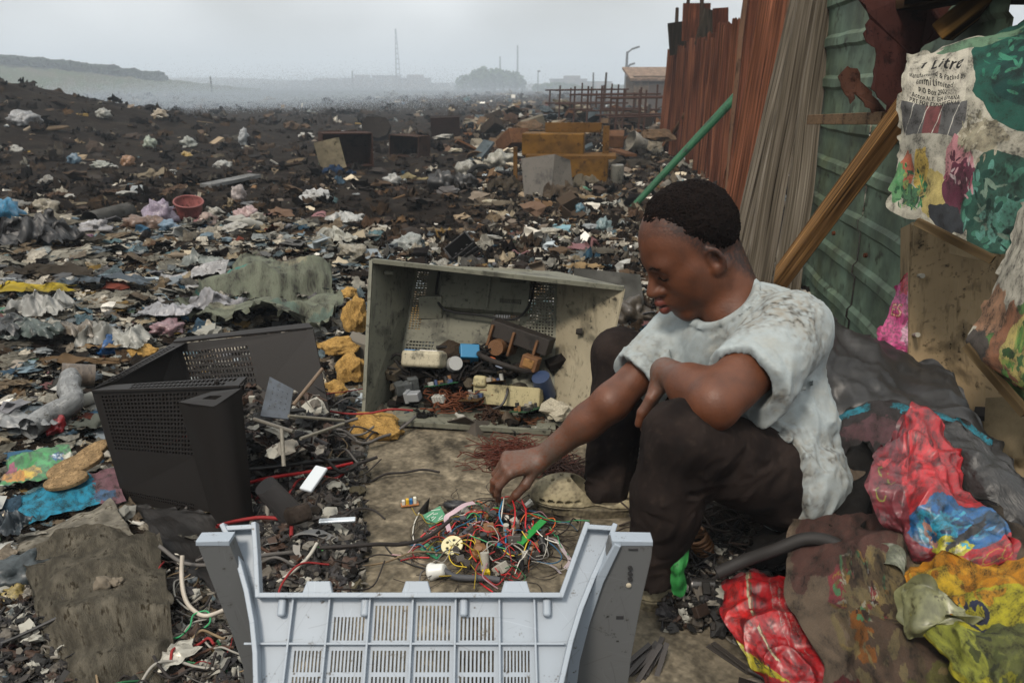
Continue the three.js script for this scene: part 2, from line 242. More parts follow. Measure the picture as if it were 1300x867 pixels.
    for (const e of ears) { const o = smax(e.o(x, y, z), -e.c(x, y, z), 0.005); d = smin(d, o, 0.006); }
    for (const k of [0, 1]) d = smin(d, lobe[k](x, y, z), 0.008);
    let n = smin(neckP(x, y, z), nape(x, y, z), 0.03); n = smin(n, throat(x, y, z), 0.025); n = smin(n, scm(x, y, z), 0.012);
    return smin(d, n, 0.022);
  }
  function handD(h, x, y, z) {
    let p = h.palm[0](x, y, z); for (let i = 1; i < 4; i++) p = smin(p, h.palm[i](x, y, z), 0.014);
    let last = -1, f = 1, out = p;
    for (const [k, q] of h.fing) { const v = q(x, y, z); if (k !== last) { if (last >= 0) out = smin(out, f, 0.007); f = v; last = k; } else f = smin(f, v, 0.004); }
    return smin(out, f, 0.009);
  }
  const hb = RC(head0, neck, 0.17, 0.1), b1 = RC(wrF, hF.fing[5][2], 0.11), b2 = RC(wrN, hN.fing[5][2], 0.11);
  const bodyD = (x, y, z) => {
    let d = smin(tr(x, y, z), lg(x, y, z), 0.04); d = smin(d, aN(x, y, z), 0.02); d = smin(d, aF(x, y, z), 0.02); d = smin(d, bone(x, y, z), 0.02);
    const c = hb(x, y, z); d = c > 0.03 ? Math.min(d, c) : smin(d, headD(x, y, z), 0.02);
    const e = b1(x, y, z); d = e > 0.02 ? Math.min(d, e) : smin(d, handD(hF, x, y, z), 0.016);
    const f = b2(x, y, z); d = f > 0.02 ? Math.min(d, f) : smin(d, handD(hN, x, y, z), 0.016);
    return d;
  };
  const bodyGeo = nets(bodyD, V(-0.09, 0.0, -2.0), V(0.66, 0.86, -1.05), 0.0027);
  const skinA = C('#55311f'), skinB = C('#3b2114'), dust = C('#544a43'), lipC = C('#63302a'), dark = C('#140d0c'), warm = C('#61371f'), t = new THREE.Color();
  colorize(bodyGeo, (c, x, y, z) => {
    const p = V(x, y, z), n = fbm(x * 22, y * 22, z * 22, 3), g = fbm(x * 120, y * 120, z * 120, 2);
    c.copy(skinA).lerp(skinB, clamp(0.45 + 0.3 * n + 0.12 * g)).lerp(warm, clamp(0.2 - 0.25 * n));
    const dw = Math.min(p.distanceTo(wrF) / 0.16, p.distanceTo(wrN) / 0.10); // dry dust caught on hands and forearms
    c.lerp(dust, clamp((1.15 - dw) * 0.75) * clamp(0.62 + 0.8 * g + 0.5 * n));
    if (c.r > 0 && hb(x, y, z) < 0.0) {
      const [r, u, f] = hc(p), s = Math.abs(r);
      const inLip = Math.min(lipU[0](x, y, z), lipU[1](x, y, z), lipL[0](x, y, z), lipL[1](x, y, z));
      c.lerp(lipC, 0.75 * sstep(0.0035, 0.0005, inLip));
      const mo = Math.min(mouth[0](x, y, z), mouth[1](x, y, z)); c.lerp(dark, 0.7 * sstep(0.0025, 0.0005, mo));
      const by = 0.0165 + 0.006 * Math.sin((s - 0.012) / 0.034 * Math.PI); // eyebrow hair
      if (s > 0.010 && s < 0.050 && f > 0.045) c.lerp(dark, 0.78 * sstep(0.0062, 0.002, Math.abs(u - by)) * sstep(0.010, 0.016, s) * sstep(0.050, 0.040, s) * clamp(0.75 + g));
      const ly = -0.0115 + 0.0035 * Math.abs(s - 0.031) / 0.015; // lashes of the lowered lid
      if (s > 0.015 && s < 0.048 && f > 0.05) c.lerp(dark, 0.9 * sstep(0.0042, 0.0014, Math.abs(u - ly)));
      // cropped stubble below the hair
      const e = cran(x, y, z); const hl = hairline(r, u, f); c.lerp(dark, (0.32 + 0.63 * sstep(0.065, 0.01, f)) * sstep(-0.004 - 0.020 * sstep(0.06, 0.0, f), 0.008 + 0.026 * sstep(0.065, 0.01, f), hl) * clamp(0.8 + 0.8 * g));
    }
  });
  function hairline(r, u, f) { // above zero where hair grows
    const s = Math.abs(r); const front = 0.074 - 0.10 * clamp((0.055 - f) / 0.13) - 0.055 * sstep(0.035, -0.02, f) - 0.05 * sstep(-0.03, -0.08, f);
    const temple = sstep(0.045, 0.075, s) * sstep(0.02, 0.07, f) * 0.012;
    return u - front - temple + 0.0;
  }
  const skin = new THREE.MeshPhysicalMaterial({ vertexColors: true, roughness: 0.53, specularIntensity: 0.75, bumpMap: rep(T.fine, 7), bumpScale: 0.0005 });
  mesh('body', withUV(toLocal(bodyGeo)), skin, person);
  // ---- hair: short tight curls
  const hairD = (x, y, z) => {
    const q = V(x, y, z).sub(head0), r = q.dot(hr), u = q.dot(hu), f = q.dot(hf), hl = hairline(r, u, f);
    const curl = 0.0075 * (ridge(x * 120, y * 120, z * 120, 2) - 0.5) + 0.002 * n3(x * 40, y * 40, z * 40);
    const side = sstep(0.065, 0.01, f), thick = 0.0100 * sstep(-0.004 + 0.022 * side, 0.085 + 0.02 * side, hl) - 0.0035;
    let d = cran(x, y, z) - thick - curl * sstep(0.0, 0.05, hl);
    d = smax(d, -(hl - 0.004 * n3(x * 60, y * 60, z * 60)) * 0.8, 0.004);
    return smax(d, -(cran(x, y, z) + 0.008), 0.002);
  };
  const hairGeo = nets(hairD, V(head0.x - 0.14, head0.y - 0.12, head0.z - 0.14), V(head0.x + 0.15, head0.y + 0.17, head0.z + 0.14), 0.002);
  colorize(hairGeo, (c, x, y, z) => { c.set('#0a0808').lerp(t.set('#1a1310'), clamp(0.25 + 1.1 * n3(x * 190, y * 190, z * 190))); });
  // lashes of the lowered lids and the eyebrows
  const surf = (r, u) => { let f = 0.14; while (f > 0.02) { const q = H(r, u, f); if (headD(q.x, q.y, q.z) < 0.0006) break; f -= 0.0008; } return H(r, u, f).sub(org); };
  const lashM = std(0x0d0908, { roughness: 0.8 });
  for (const s of [-1, 1]) {
    const lash = []; for (let k = 0; k <= 8; k++) { const r = 0.0175 + 0.027 * k / 8, e = (r - 0.031) / 0.0135; lash.push(surf(s * r, -0.0118 + 0.0045 * e * e)); }
    mesh('eyelashes', tube(lash, 0.0011, 20, 6), lashM, person);
    const hairs = []; for (let k = 0; k < 46; k++) { const t0 = k / 45, r = 0.014 + 0.034 * t0, u = 0.0165 + 0.0055 * Math.sin(t0 * 2.6) + rr(-0.0022, 0.0022), a = surf(s * r, u), b = surf(s * (r + 0.0035), u + 0.0012); hairs.push(between(a, b.addScaledVector(hf, 0.0008), 0.0007, 0.0003, 4)); }
    mesh('eyebrow', merge(hairs), lashM, person);
  }
  mesh('hair', toLocal(hairGeo), std([1, 1, 1], { vertexColors: true, roughness: 0.92 }), person);

  // ---- t-shirt
  const sl = (s, e, tt) => mid(s, e, tt);
  const hemN = sl(shN, elN, 0.66), hemF = sl(shF, elF, 0.66), dN = elN.clone().sub(shN).normalize(), dFa = elF.clone().sub(shF).normalize();
  const sleeveN = [RC(P(1008, 418, 1.47), hemN.clone().addScaledVector(dN, 0.03).add(V(0.012, -0.016, 0)), 0.070, 0.079)], sleeveF = [RC(shF, hemF.clone().addScaledVector(dFa, 0.03).add(V(0.004, -0.006, 0)), 0.064, 0.066)];
  const innN = RC(hemN.clone().addScaledVector(dN, -0.05), hemN.clone().addScaledVector(dN, 0.09).add(V(0.012, -0.016, 0)), 0.048, 0.064), innF = RC(hemF.clone().addScaledVector(dFa, -0.05), hemF.clone().addScaledVector(dFa, 0.09), 0.042, 0.053);
  const cutN = (x, y, z) => (x - hemN.x) * dN.x + (y - hemN.y) * dN.y + (z - hemN.z) * dN.z + 0.006 * Math.sin(x * 70 + z * 40), cutF = (x, y, z) => (x - hemF.x) * dFa.x + (y - hemF.y) * dFa.y + (z - hemF.z) * dFa.z + 0.005 * Math.sin(x * 60 + y * 50);
  const B = [];
  for (const s of [-1, 1]) {
    const o = Lv.clone().multiplyScalar(s * 0.068);
    B.push(RC(P(966, 590, 1.585).add(o), P(969, 530, 1.585).add(o), 0.068, 0.074), RC(P(969, 530, 1.585).add(o), P(954, 448, 1.595).add(o.clone().multiplyScalar(0.95)), 0.075, 0.086));
  }
  B.push(RC(P(1000, 592, 1.55), P(1010, 630, 1.53), 0.086, 0.060), RC(P(990, 424, 1.50), P(880, 424, 1.70), 0.073, 0.066), RC(P(985, 410, 1.60), P(940, 395, 1.60), 0.070, 0.066), RC(P(982, 585, 1.53), P(1000, 634, 1.51), 0.070, 0.044), RC(P(952, 550, 1.47), P(1000, 594, 1.455), 0.022, 0.030));
  const bd = grp(B, 0.05);
  const nk = hu.clone().multiplyScalar(0.55).add(V(-0.25, 0.85, 0.08)).normalize(); // axis of the neckline
  const nkC = P(918, 380, 1.592), e1 = Fv.clone().addScaledVector(nk, -Fv.dot(nk)).normalize(), e2 = V().crossVectors(nk, e1).normalize();
  const ringD = (x, y, z, R1, R2, rad) => { const px = x - nkC.x, py = y - nkC.y, pz = z - nkC.z, a = px * e1.x + py * e1.y + pz * e1.z, b = px * e2.x + py * e2.y + pz * e2.z, h = px * nk.x + py * nk.y + pz * nk.z + 0.020 * a / 0.06, k = Math.hypot(a / R1, b / R2), q = (k - 1) * Math.min(R1, R2); return [Math.hypot(q, h * 0.72) - rad, q, h]; };
  const knot = P(968, 572, 1.45);
  // creases: soft ridges between pairs of points
  const crease = [[P(905, 430, 1.53), P(930, 470, 1.47), 0.010], [P(955, 400, 1.46), P(925, 440, 1.47), 0.011], [P(960, 415, 1.43), P(985, 470, 1.39), 0.010], [P(1030, 420, 1.42), P(1000, 500, 1.40), 0.012], [P(855, 420, 1.62), P(845, 470, 1.64), 0.010], [P(835, 425, 1.68), P(815, 475, 1.70), 0.009], [P(890, 440, 1.55), P(882, 490, 1.56), 0.010], [P(1045, 480, 1.45), P(990, 520, 1.42), 0.010], [P(1060, 560, 1.50), P(985, 575, 1.44), 0.012], [P(1055, 600, 1.52), P(990, 590, 1.44), 0.013], [P(1000, 560, 1.42), P(965, 545, 1.44), 0.012], [P(1040, 620, 1.5), P(995, 602, 1.44), 0.012], [P(1030, 520, 1.44), P(1055, 600, 1.5), 0.010]].map(([a, b, w]) => [RC(a, b, 0), w]);
  // the tail hangs over the hip and ends in a hem across the thigh
  const tailA = RC(hipN.clone().add(V(0.01, -0.01, 0)), knN, 0.092, 0.078), tailB = RC(hipN.clone().add(V(0.03, -0.03, 0)), hipF.clone().add(V(0.03, -0.02, 0)), 0.098), tailN = knN.clone().sub(hipN).normalize().add(V(0, -0.45, 0)).normalize(), tailP = mid(hipN, knN, 0.10);
  const shirtD = (x, y, z) => {
    let sN = smax(smax(sleeveN[0](x, y, z), cutN(x, y, z), 0.004), -innN(x, y, z), 0.003), sF = smax(smax(sleeveF[0](x, y, z), cutF(x, y, z), 0.004), -innF(x, y, z), 0.003);
    let d = bd(x, y, z); { const tl = Math.max(smin(tailA(x, y, z), tailB(x, y, z), 0.03), (x - tailP.x) * tailN.x + (y - tailP.y) * tailN.y + (z - tailP.z) * tailN.z + 0.006 * Math.sin(y * 60 + x * 30), 0.170 - y); d = smin(d, tl, 0.02); } d = smin(d, sN, 0.022); d = smin(d, sF, 0.022);
    if (d < 0.05 && d > -0.05) {
      const w = n3(x * 9 + 2, y * 5, z * 9), f = ridge(x * 11 + w * 0.7, y * 6.5 + w * 0.6, z * 11, 2);
      const low = sstep(0.46, 0.24, y);
      d -= (f - 0.62) * (0.0075 + 0.005 * low) + 0.0016 * creases(x, y * 0.7, z, 9, 2);
      if (low > 0.1) d -= low * (0.003 * creases(x, y, z, 14, 4) + 0.004);
      const on = sstep(0.022, 0.008, Math.abs(d)); for (const [g, wd] of crease) { const q = g(x, y, z); if (q < 0.05) d -= on * wd * 0.8 * (Math.exp(-q * q / 0.00012) - 0.55 * Math.exp(-(q - 0.017) * (q - 0.017) / 0.00015)); }
      const sl1 = Math.abs(cutN(x, y, z) + 0.020); if (sl1 < 0.004 && sN < 0.02) d += 0.0012; const sl2 = Math.abs(cutF(x, y, z) + 0.018); if (sl2 < 0.004 && sF < 0.02) d += 0.0012;
    }
    const [rg, q, h] = ringD(x, y, z, 0.063, 0.064, 0.0095); d = smax(d, -Math.max(q + 0.004 - 1.3 * Math.max(h, 0), -h - 0.05), 0.004); { const bw = q + 0.004 - 1.3 * Math.max(h, 0); if (h > -0.03 && bw < 0.03) d -= 0.0032 * sstep(0.019, 0.015, bw) - 0.0022 * Math.exp(-Math.pow((bw - 0.0185) / 0.0022, 2)); }
    return d;
  };
  const shirtGeo = nets(shirtD, V(0.16, 0.06, -1.92), V(0.72, 0.78, -1.20), 0.0042);
  const clean = C('#7d878b'), pale = C('#919898'), stain = C('#77736a'), soot = C('#34322f'), yell = C('#938f82');
  const patch = [[P(1000, 398, 1.42), 0.055, 1.0], [P(960, 420, 1.43), 0.050, 0.85], [P(985, 380, 1.5), 0.045, 0.7], [P(890, 460, 1.5), 0.06, 0.55], [P(1040, 590, 1.47), 0.05, 0.95], [P(985, 590, 1.42), 0.07, 0.8], [P(1000, 640, 1.44), 0.06, 0.75], [P(985, 500, 1.36), 0.03, 0.7], [P(910, 440, 1.5), 0.05, 0.6], [P(820, 455, 1.66), 0.05, 0.35], [P(1025, 430, 1.4), 0.05, 0.5]];
  colorize(shirtGeo, (c, x, y, z) => {
    const a = fbm(x * 14, y * 14, z * 14, 4), b = fbm(x * 55 + 9, y * 55, z * 55, 3), k = ridge(x * 30, y * 30, z * 30, 3), fi = n3(x * 260, y * 260, z * 260);
    c.copy(clean).lerp(pale, clamp(0.5 + 0.8 * a)).lerp(yell, clamp(0.18 - 0.9 * a + 0.15 * b) * 0.6);
    let m = 0; for (const [q, r, w] of patch) { const d = q.distanceTo(V(x, y, z)) / r; if (d < 1.8) m = Math.max(m, w * sstep(1.7, 0.1, d)); }
    c.lerp(stain, clamp(m * (0.75 + 1.2 * b + 0.6 * a) + clamp(b - 0.4) * 0.9));
    c.lerp(soot, clamp((m * 1.5) * clamp((k - 0.68) * 6) * clamp(0.7 + b)) * 0.85);
    c.multiplyScalar(1 + 0.05 * fi);
  });
  mesh('t_shirt', withUV(toLocal(shirtGeo)), std([1, 1, 1], { vertexColors: true, roughness: 0.95, bumpMap: rep(T.weave, 9), bumpScale: 0.0011 }), person);

  // ---- trousers
  const tro = [RC(hipN.clone().add(V(0.01, -0.01, 0)), knN, 0.078, 0.064), RC(knN, mid(knN, anN, 0.5), 0.062, 0.058), RC(mid(knN, anN, 0.45), anN, 0.058, 0.050), RC(hipF, knF, 0.08, 0.064), RC(knF, mid(knF, anF, 0.5), 0.062, 0.060), RC(mid(knF, anF, 0.45), anF, 0.060, 0.052), RC(hipN.clone().add(V(0.03, -0.03, 0)), hipF.clone().add(V(0.03, -0.02, 0)), 0.085)];
  const bagN = RC(mid(hipN, knN, 0.3).add(V(0, -0.03, 0.01)), mid(hipN, knN, 0.85).add(V(0, -0.035, 0.0)), 0.052, 0.042);
  const trD = (x, y, z) => {
    let l1 = smin(smin(tro[0](x, y, z), bagN(x, y, z), 0.03), smin(tro[1](x, y, z), tro[2](x, y, z), 0.02), 0.022), l2 = smin(tro[3](x, y, z), smin(tro[4](x, y, z), tro[5](x, y, z), 0.02), 0.022);
    let d = smin(smin(l1, l2, 0.015), tro[6](x, y, z), 0.04);
    if (Math.abs(d) < 0.04) {
      const w = n3(x * 7, y * 7, z * 7), f = ridge(x * 12 + w, y * 9 + w * 0.8, z * 12, 3);
      const kn = Math.exp(-Math.pow(V(x, y, z).distanceTo(mid(knN, hipN, 0.25).add(V(0, -0.06, 0.0))) / 0.09, 2)) + 0.7 * sstep(0.20, 0.06, y);
      d -= (f - 0.62) * (0.006 + 0.012 * kn) + (0.0045 + 0.007 * clamp(kn)) * creases(x, y * 0.8, z, 7.5, 6);
    }
    // open cuffs
    const cN = (0.062 - y) * 0.9, cF = (0.034 - y) * 0.9;
    d = smax(d, x > 0.2 && z > -1.6 ? cN : cF, 0.004);
    return d;
  };
  const troGeo = nets(trD, V(0.04, 0.02, -1.95), V(0.70, 0.56, -1.12), 0.0044);
  colorize(troGeo, (c, x, y, z) => { const a = fbm(x * 9, y * 9, z * 9, 4), b = n3(x * 200, y * 200, z * 200), m = fbm(x * 40, y * 40, z * 40, 3); c.set('#171312').lerp(t.set('#28211e'), clamp(0.4 + 0.9 * a)).lerp(t.set('#3d342e'), clamp(m - 0.25) * 0.8).multiplyScalar(1 + 0.09 * b); });
  mesh('trousers', withUV(toLocal(troGeo)), std([1, 1, 1], { vertexColors: true, roughness: 0.93, bumpMap: rep(T.weave, 8), bumpScale: 0.0012 }), person);

  // ---- clog shoes: foam clogs with a row of openings above the sole and a heel strap
  function clog(heel, toe, yUp) {
    const f = toe.clone().sub(heel).setY(0).normalize(), u = V(0, 1, 0), s = V().crossVectors(f, u), L = toe.distanceTo(heel);
    const q = (a, b, c) => heel.clone().setY(yUp).addScaledVector(f, a * L).addScaledVector(u, b).addScaledVector(s, c), R = [f, u, s];
    const sole = ELL(q(0.50, 0.018, 0), R, [L * 0.56, 0.30, 0.047]), fore = ELL(q(0.70, 0.020, 0), R, [L * 0.36, 0.062, 0.050]), rear = ELL(q(0.18, 0.02, 0), R, [L * 0.23, 0.038, 0.040]);
    const inner = ELL(q(0.30, 0.062, 0), R, [L * 0.36, 0.060, 0.034]), instep = RC(q(0.26, 0.14, 0), q(0.24, 0.05, 0), 0.046, 0.038);
    const holes = [];
    for (const side of [-1, 1]) for (let k = 0; k < 5; k++) holes.push(ELL(q(0.56 + k * 0.088, 0.036 - 0.001 * k, side * (0.050 - Math.max(0, k - 2) * 0.011)), R, [0.0085, 0.0048, 0.016]));
    for (const [a, c] of [[0.58, 0], [0.66, 0.017], [0.66, -0.017], [0.74, 0], [0.82, 0.014], [0.82, -0.014]]) holes.push(RC(q(a, 0.09, c), q(a, 0.05, c), 0.0042));
    const groove = (h) => Math.abs(h - 0.0245) - 0.0014;
    const dd = (x, y, z) => {
      const h = y - yUp; let so = Math.max(sole(x, y, z), h - 0.026, -h); let up = smin(fore(x, y, z), rear(x, y, z), 0.02); up = Math.max(up, -h + 0.02);
      up = smax(up, -inner(x, y, z), 0.004); up = smax(up, -instep(x, y, z), 0.006);
      let d = smin(so, up, 0.004); d = smax(d, -groove(h) - 0.0005, 0.001); for (const g of holes) d = smax(d, -g(x, y, z), 0.0015);
      return d;
    };
    const lo = V(Math.min(heel.x, toe.x) - 0.09, yUp - 0.01, Math.min(heel.z, toe.z) - 0.09), hi = V(Math.max(heel.x, toe.x) + 0.09, yUp + 0.13, Math.max(heel.z, toe.z) + 0.09);
    const g = nets(dd, lo, hi, 0.0026, 2);
    colorize(g, (c, x, y, z) => { const a = fbm(x * 18, y * 18, z * 18, 4), b = fbm(x * 90, y * 90, z * 90, 2), h = y - yUp; c.set('#8f866c').lerp(t.set('#5d5544'), clamp(0.35 + 0.9 * a)).lerp(t.set('#3a342a'), clamp(h < 0.025 ? 0.75 + 0.4 * b : 0.1 + 0.7 * b + 0.3 * a)); });
    return toLocal(g);
  }
  const cm = std([1, 1, 1], { vertexColors: true, roughness: 0.7 });
  mesh('clog', clog(P(806, 646, 1.80).setY(0.018), P(680, 638, 1.83).setY(0.018), 0.014), cm, person);
  mesh('clog', clog(P(838, 722, 1.60).setY(0.012), P(822, 784, 1.47).setY(0.012), 0.012), cm, person);
}
// ================================================================ setting: ground, far land
function ground_y(x, z) {
  const d = Math.hypot(x, z), calm = sstep(2.4, 4.2, Math.hypot((x - 0.1) * 1.3, z + 1.6) + 1.2);
  let h = calm * (0.045 * fbm(x * 0.9, 1.7, z * 0.9, 4) + 0.05 * fbm(x * 0.25, 8, z * 0.25, 3)) + 0.006 * fbm(x * 6, 4, z * 6, 2);
  h += 1.28 * sstep(-3.6, -11.5, x + 0.12 * (z + 13)) * Math.exp(-Math.pow((z + 14) / 5, 2)) * (1 + 0.12 * fbm(x * 0.7, 3, z * 0.7, 3));
  h += 0.30 * Math.exp(-Math.pow((x - 1.2) / 2.6, 2) - Math.pow((z + 17) / 6, 2)) + 0.22 * sstep(30, 80, d) * fbm(x * 0.05, 2, z * 0.05, 3);
  h += 0.10 * calm * sstep(-0.3, -1.6, x) * sstep(-1.2, -2.6, z) * sstep(-9, -5, z);
  return h;
}
{
  const nx = 430, nz = 470, X = [], Z = [];
  for (let i = 0; i <= nx; i++) { const u = i / nx * 2 - 1; X.push(Math.sinh(u * 7.2) / Math.sinh(7.2) * 420); }
  for (let j = 0; j <= nz; j++) { const u = j / nz; Z.push(3 - 0.012 * 420 * u - (Math.exp(u * 6.6) - 1) / (Math.exp(6.6) - 1) * 700); }
  const pos = [], uv = [], idx = [], col = [], c = new THREE.Color(), k1 = C('#2e2823'), k2 = C('#191615'), k3 = C('#4a3b2e'), k4 = C('#4b463e');
  for (let j = 0; j <= nz; j++) for (let i = 0; i <= nx; i++) {
    const x = X[i], z = Z[j]; pos.push(x, ground_y(x, z), z); uv.push(x, z);
    const a = fbm(x * 0.35, 11, z * 0.35, 4), b = fbm(x * 2.3, 5, z * 2.3, 4), s = fbm(x * 11, 2, z * 11, 3), d = 0;
    const burnt = clamp(sstep(2.4, -1.0, x + z * 0.0) * sstep(-3.5, -6, z) + 0.25);
    c.copy(k1).lerp(k2, clamp(burnt * (0.45 + 0.5 * a))).lerp(k3, clamp(0.35 * (b + 0.1) + 0.25 * a) * (1 - 0.5 * burnt)).lerp(k4, clamp((s - 0.15) * 0.8));
    col.push(c.r, c.g, c.b);
    if (i < nx && j < nz) { const q = j * (nx + 1) + i; idx.push(q, q + 1, q + nx + 2, q, q + nx + 2, q + nx + 1); }
  }
  const g = new THREE.BufferGeometry(); g.setAttribute('position', new THREE.Float32BufferAttribute(pos, 3)); g.setAttribute('uv', new THREE.Float32BufferAttribute(uv, 2)); g.setAttribute('color', new THREE.Float32BufferAttribute(col, 3)); g.setIndex(idx); g.computeVertexNormals();
  structure(mesh('ground', g, std([1.15, 1.12, 1.08], { vertexColors: true, roughness: 0.97, map: rep(T.grime, 1.7), bumpMap: rep(T.fine, 2.3), bumpScale: 0.012 })));
}
// embankment beyond the burning field
function ridgeHill(name, pts, depthA, depthB, cols, seedOff) { // pts: crest bearings and heights
  const n = 90, m = 14, pos = [], idx = [], col = [], c = new THREE.Color();
  for (let i = 0; i <= n; i++) {
    const u = i / n * (pts.length - 1), k = Math.min(pts.length - 2, Math.floor(u)), f = u - k, px = lerp(pts[k][0], pts[k + 1][0], f), py = lerp(pts[k][1], pts[k + 1][1], f);
    for (let j = 0; j <= m; j++) {
      const v = j / m, D = lerp(depthA, depthB, v), base = at(px, 112, D), top = at(px, py, (depthA + depthB) / 2).y, p = Math.sin(Math.min(1, v * 1.25) * Math.PI / 2);
      const y = -0.6 + (top + 0.6) * p * (1 + 0.10 * fbm(i * 0.22, j * 0.4, seedOff, 3) + 0.05 * n3(i * 0.9, j * 1.3, seedOff)) * (v > 0.9 ? 0.9 : 1);
      pos.push(base.x, y, base.z);
      const a = fbm(i * 0.12, j * 0.5, seedOff + 4, 3); c.copy(cols[0]).lerp(cols[1], clamp(0.5 + a)).lerp(cols[2], clamp(sstep(0.75, 0.95, v) + 0.5 * fbm(i * 0.6, j, seedOff, 2))); col.push(c.r, c.g, c.b);
      if (i < n && j < m) { const q = i * (m + 1) + j; idx.push(q, q + m + 1, q + 1, q + 1, q + m + 1, q + m + 2); }
    }
  }
  const g = new THREE.BufferGeometry(); g.setAttribute('position', new THREE.Float32BufferAttribute(pos, 3)); g.setAttribute('color', new THREE.Float32BufferAttribute(col, 3)); g.setIndex(idx); g.computeVertexNormals();
  return structure(mesh(name, g, std([1, 1, 1], { vertexColors: true, roughness: 1 })));
}
ridgeHill('hill', [[-700, 60], [-300, 68], [0, 75], [70, 82], [130, 88], [190, 97], [260, 106], [330, 113]], 110, 165, [C('#39442a'), C('#4a4538'), C('#22281f')], 2);
ridgeHill('hill', [[60, 96], [200, 97], [320, 99], [420, 103], [560, 105], [700, 106], [900, 108], [1400, 104], [2000, 100]], 380, 520, [C('#4d4c42'), C('#575045'), C('#3a3f37')], 9);
scene.fog = new THREE.FogExp2(0xccd8e4, 0.0030);

// ---------------------------------------------------------------- shapes of litter
function ragGeo(w, d, h, s, n = 22, rough = 1) { // a crumpled sheet lying in folds
  const g = new THREE.PlaneGeometry(1, 1, n, n).rotateX(-Math.PI / 2), p = g.attributes.position, uv = g.attributes.uv;
  for (let i = 0; i < p.count; i++) {
    let x = p.getX(i), z = p.getZ(i); const a = Math.atan2(z, x), e = Math.max(Math.abs(x), Math.abs(z)) * 2;
    const out = 0.78 + 0.30 * fbm(Math.cos(a) * 1.3 + s, Math.sin(a) * 1.3, s * 1.7, 3);
    x *= w * out; z *= d * out; const q = 2.2 / Math.max(w, d), wv = n3(x * q + s, s, z * q);
    const f = ridge(x * q * 1.4 + wv * 0.6 + s, s * 3.1, z * q * 1.4 + wv * 0.5, 3), l = fbm(x * q + s * 2, 7, z * q, 2);
    let y = h * ((1 - e * e * 0.85) * (0.45 + 0.35 * l) + rough * 0.45 * (f - 0.55) + rough * 0.42 * creases(x, s * 0.1, z, q * 1.5, s)) + 0.004 + 0.05 * h * n3(x * q * 9, s, z * q * 9);
    const sh = 0.10 * w * n3(x * q * 2, y * 9 + s, z * q * 2);
    p.setXYZ(i, x + sh * 0.6, Math.max(y, 0.003 + 0.004 * e), z + sh * 0.6); uv.setXY(i, x, z);
  }
  g.computeVertexNormals(); return g;
}
function lumpGeo(s, det = 3, sharp = 0.5, flat = 0.6) { // unit crumpled bag or stone, resting on y = 0
  const g = mergeVertices(new THREE.IcosahedronGeometry(0.5, det).deleteAttribute('uv').deleteAttribute('normal')), p = g.attributes.position;
  for (let i = 0; i < p.count; i++) {
    const x = p.getX(i), y = p.getY(i), z = p.getZ(i), r = 1 + sharp * ((ridge(x * 2.1 + s, y * 2.1, z * 2.1 - s, 2) - 0.62) * 0.7 + 0.42 * creases(x, y, z, 2.6, s)) + 0.28 * n3(x * 1.7 - s, y * 1.7, z * 1.7 + s);
    p.setXYZ(i, x * r, Math.max(y * r, -0.32 + 0.04 * n3(x * 5, s, z * 5)) * flat, z * r);
  }
  g.computeBoundingBox(); g.translate(0, -g.boundingBox.min.y, 0); g.computeVertexNormals(); const b = boxUV(g); if (det <= 2) b.computeVertexNormals(); return b;
}
function slabGeo(s, w, t, d) { // broken board or panel piece
  const n = 5 + Math.floor(hash2(s, 3, 1) * 3), pts = []; for (let i = 0; i < n; i++) { const a = (i + 0.35 * hash2(s, i, 9)) / n * Math.PI * 2, r = 0.40 + 0.22 * hash2(s, i, 4); pts.push(new THREE.Vector2(Math.cos(a) * r * w, Math.sin(a) * r * d)); }
  const g = new THREE.ExtrudeGeometry(new THREE.Shape(pts), { depth: t, bevelEnabled: false }); g.rotateX(-Math.PI / 2); return g;
}
const G = { rags: [], lumps: [], stones: [], slabs: [] };
for (let i = 0; i < 7; i++) { G.rags.push(ragGeo(1, 1, 0.34, i * 3.7 + 1, 14)); G.lumps.push(lumpGeo(i * 5.3 + 2, 2, 0.75, 0.62)); G.slabs.push(slabGeo(i + 1, 1, 0.05, 0.75)); }
for (let i = 0; i < 4; i++) G.stones.push(lumpGeo(i * 3.1 + 40, 1, 0.35, 0.7));
const lowRag = [0, 1, 2, 3].map((i) => ragGeo(1, 0.55 + 0.15 * i, 0.42, i * 9.1 + 30, 5, 1.6)), wireBit = [0, 1].map((i) => tube([V(-0.5, 0, 0), V(-0.2, 0.12, 0.25 - 0.3 * i), V(0.1, 0.02, 0.1), V(0.3, 0.15, -0.2 + 0.4 * i), V(0.55, 0, 0)], 0.022, 10, 4)), stick = new THREE.BoxGeometry(1, 0.07, 0.09), bar = new THREE.BoxGeometry(1, 0.22, 0.4);
const palDark = ['#1a1715', '#27221e', '#332b25', '#3e342b', '#241f1c', '#141212', '#473a2e', '#2d2926'], palMid = ['#5a5148', '#6a6055', '#4d4842', '#736a5d', '#5b5750', '#7d6f5c', '#66513c', '#544337'], palNear = ['#74736d', '#898882', '#5e5e61', '#979793', '#697075', '#4f4f4e', '#81796f', '#73685a', '#5a6870'], palPale = ['#9b978e', '#b3aea3', '#87867f', '#a59a86', '#c3bfb6', '#8f979b'], palHue = ['#3a4f62', '#5f7683', '#6a3a30', '#8a734a', '#4b5f50', '#75575a', '#637f88', '#7d683c', '#2f4a5e'];
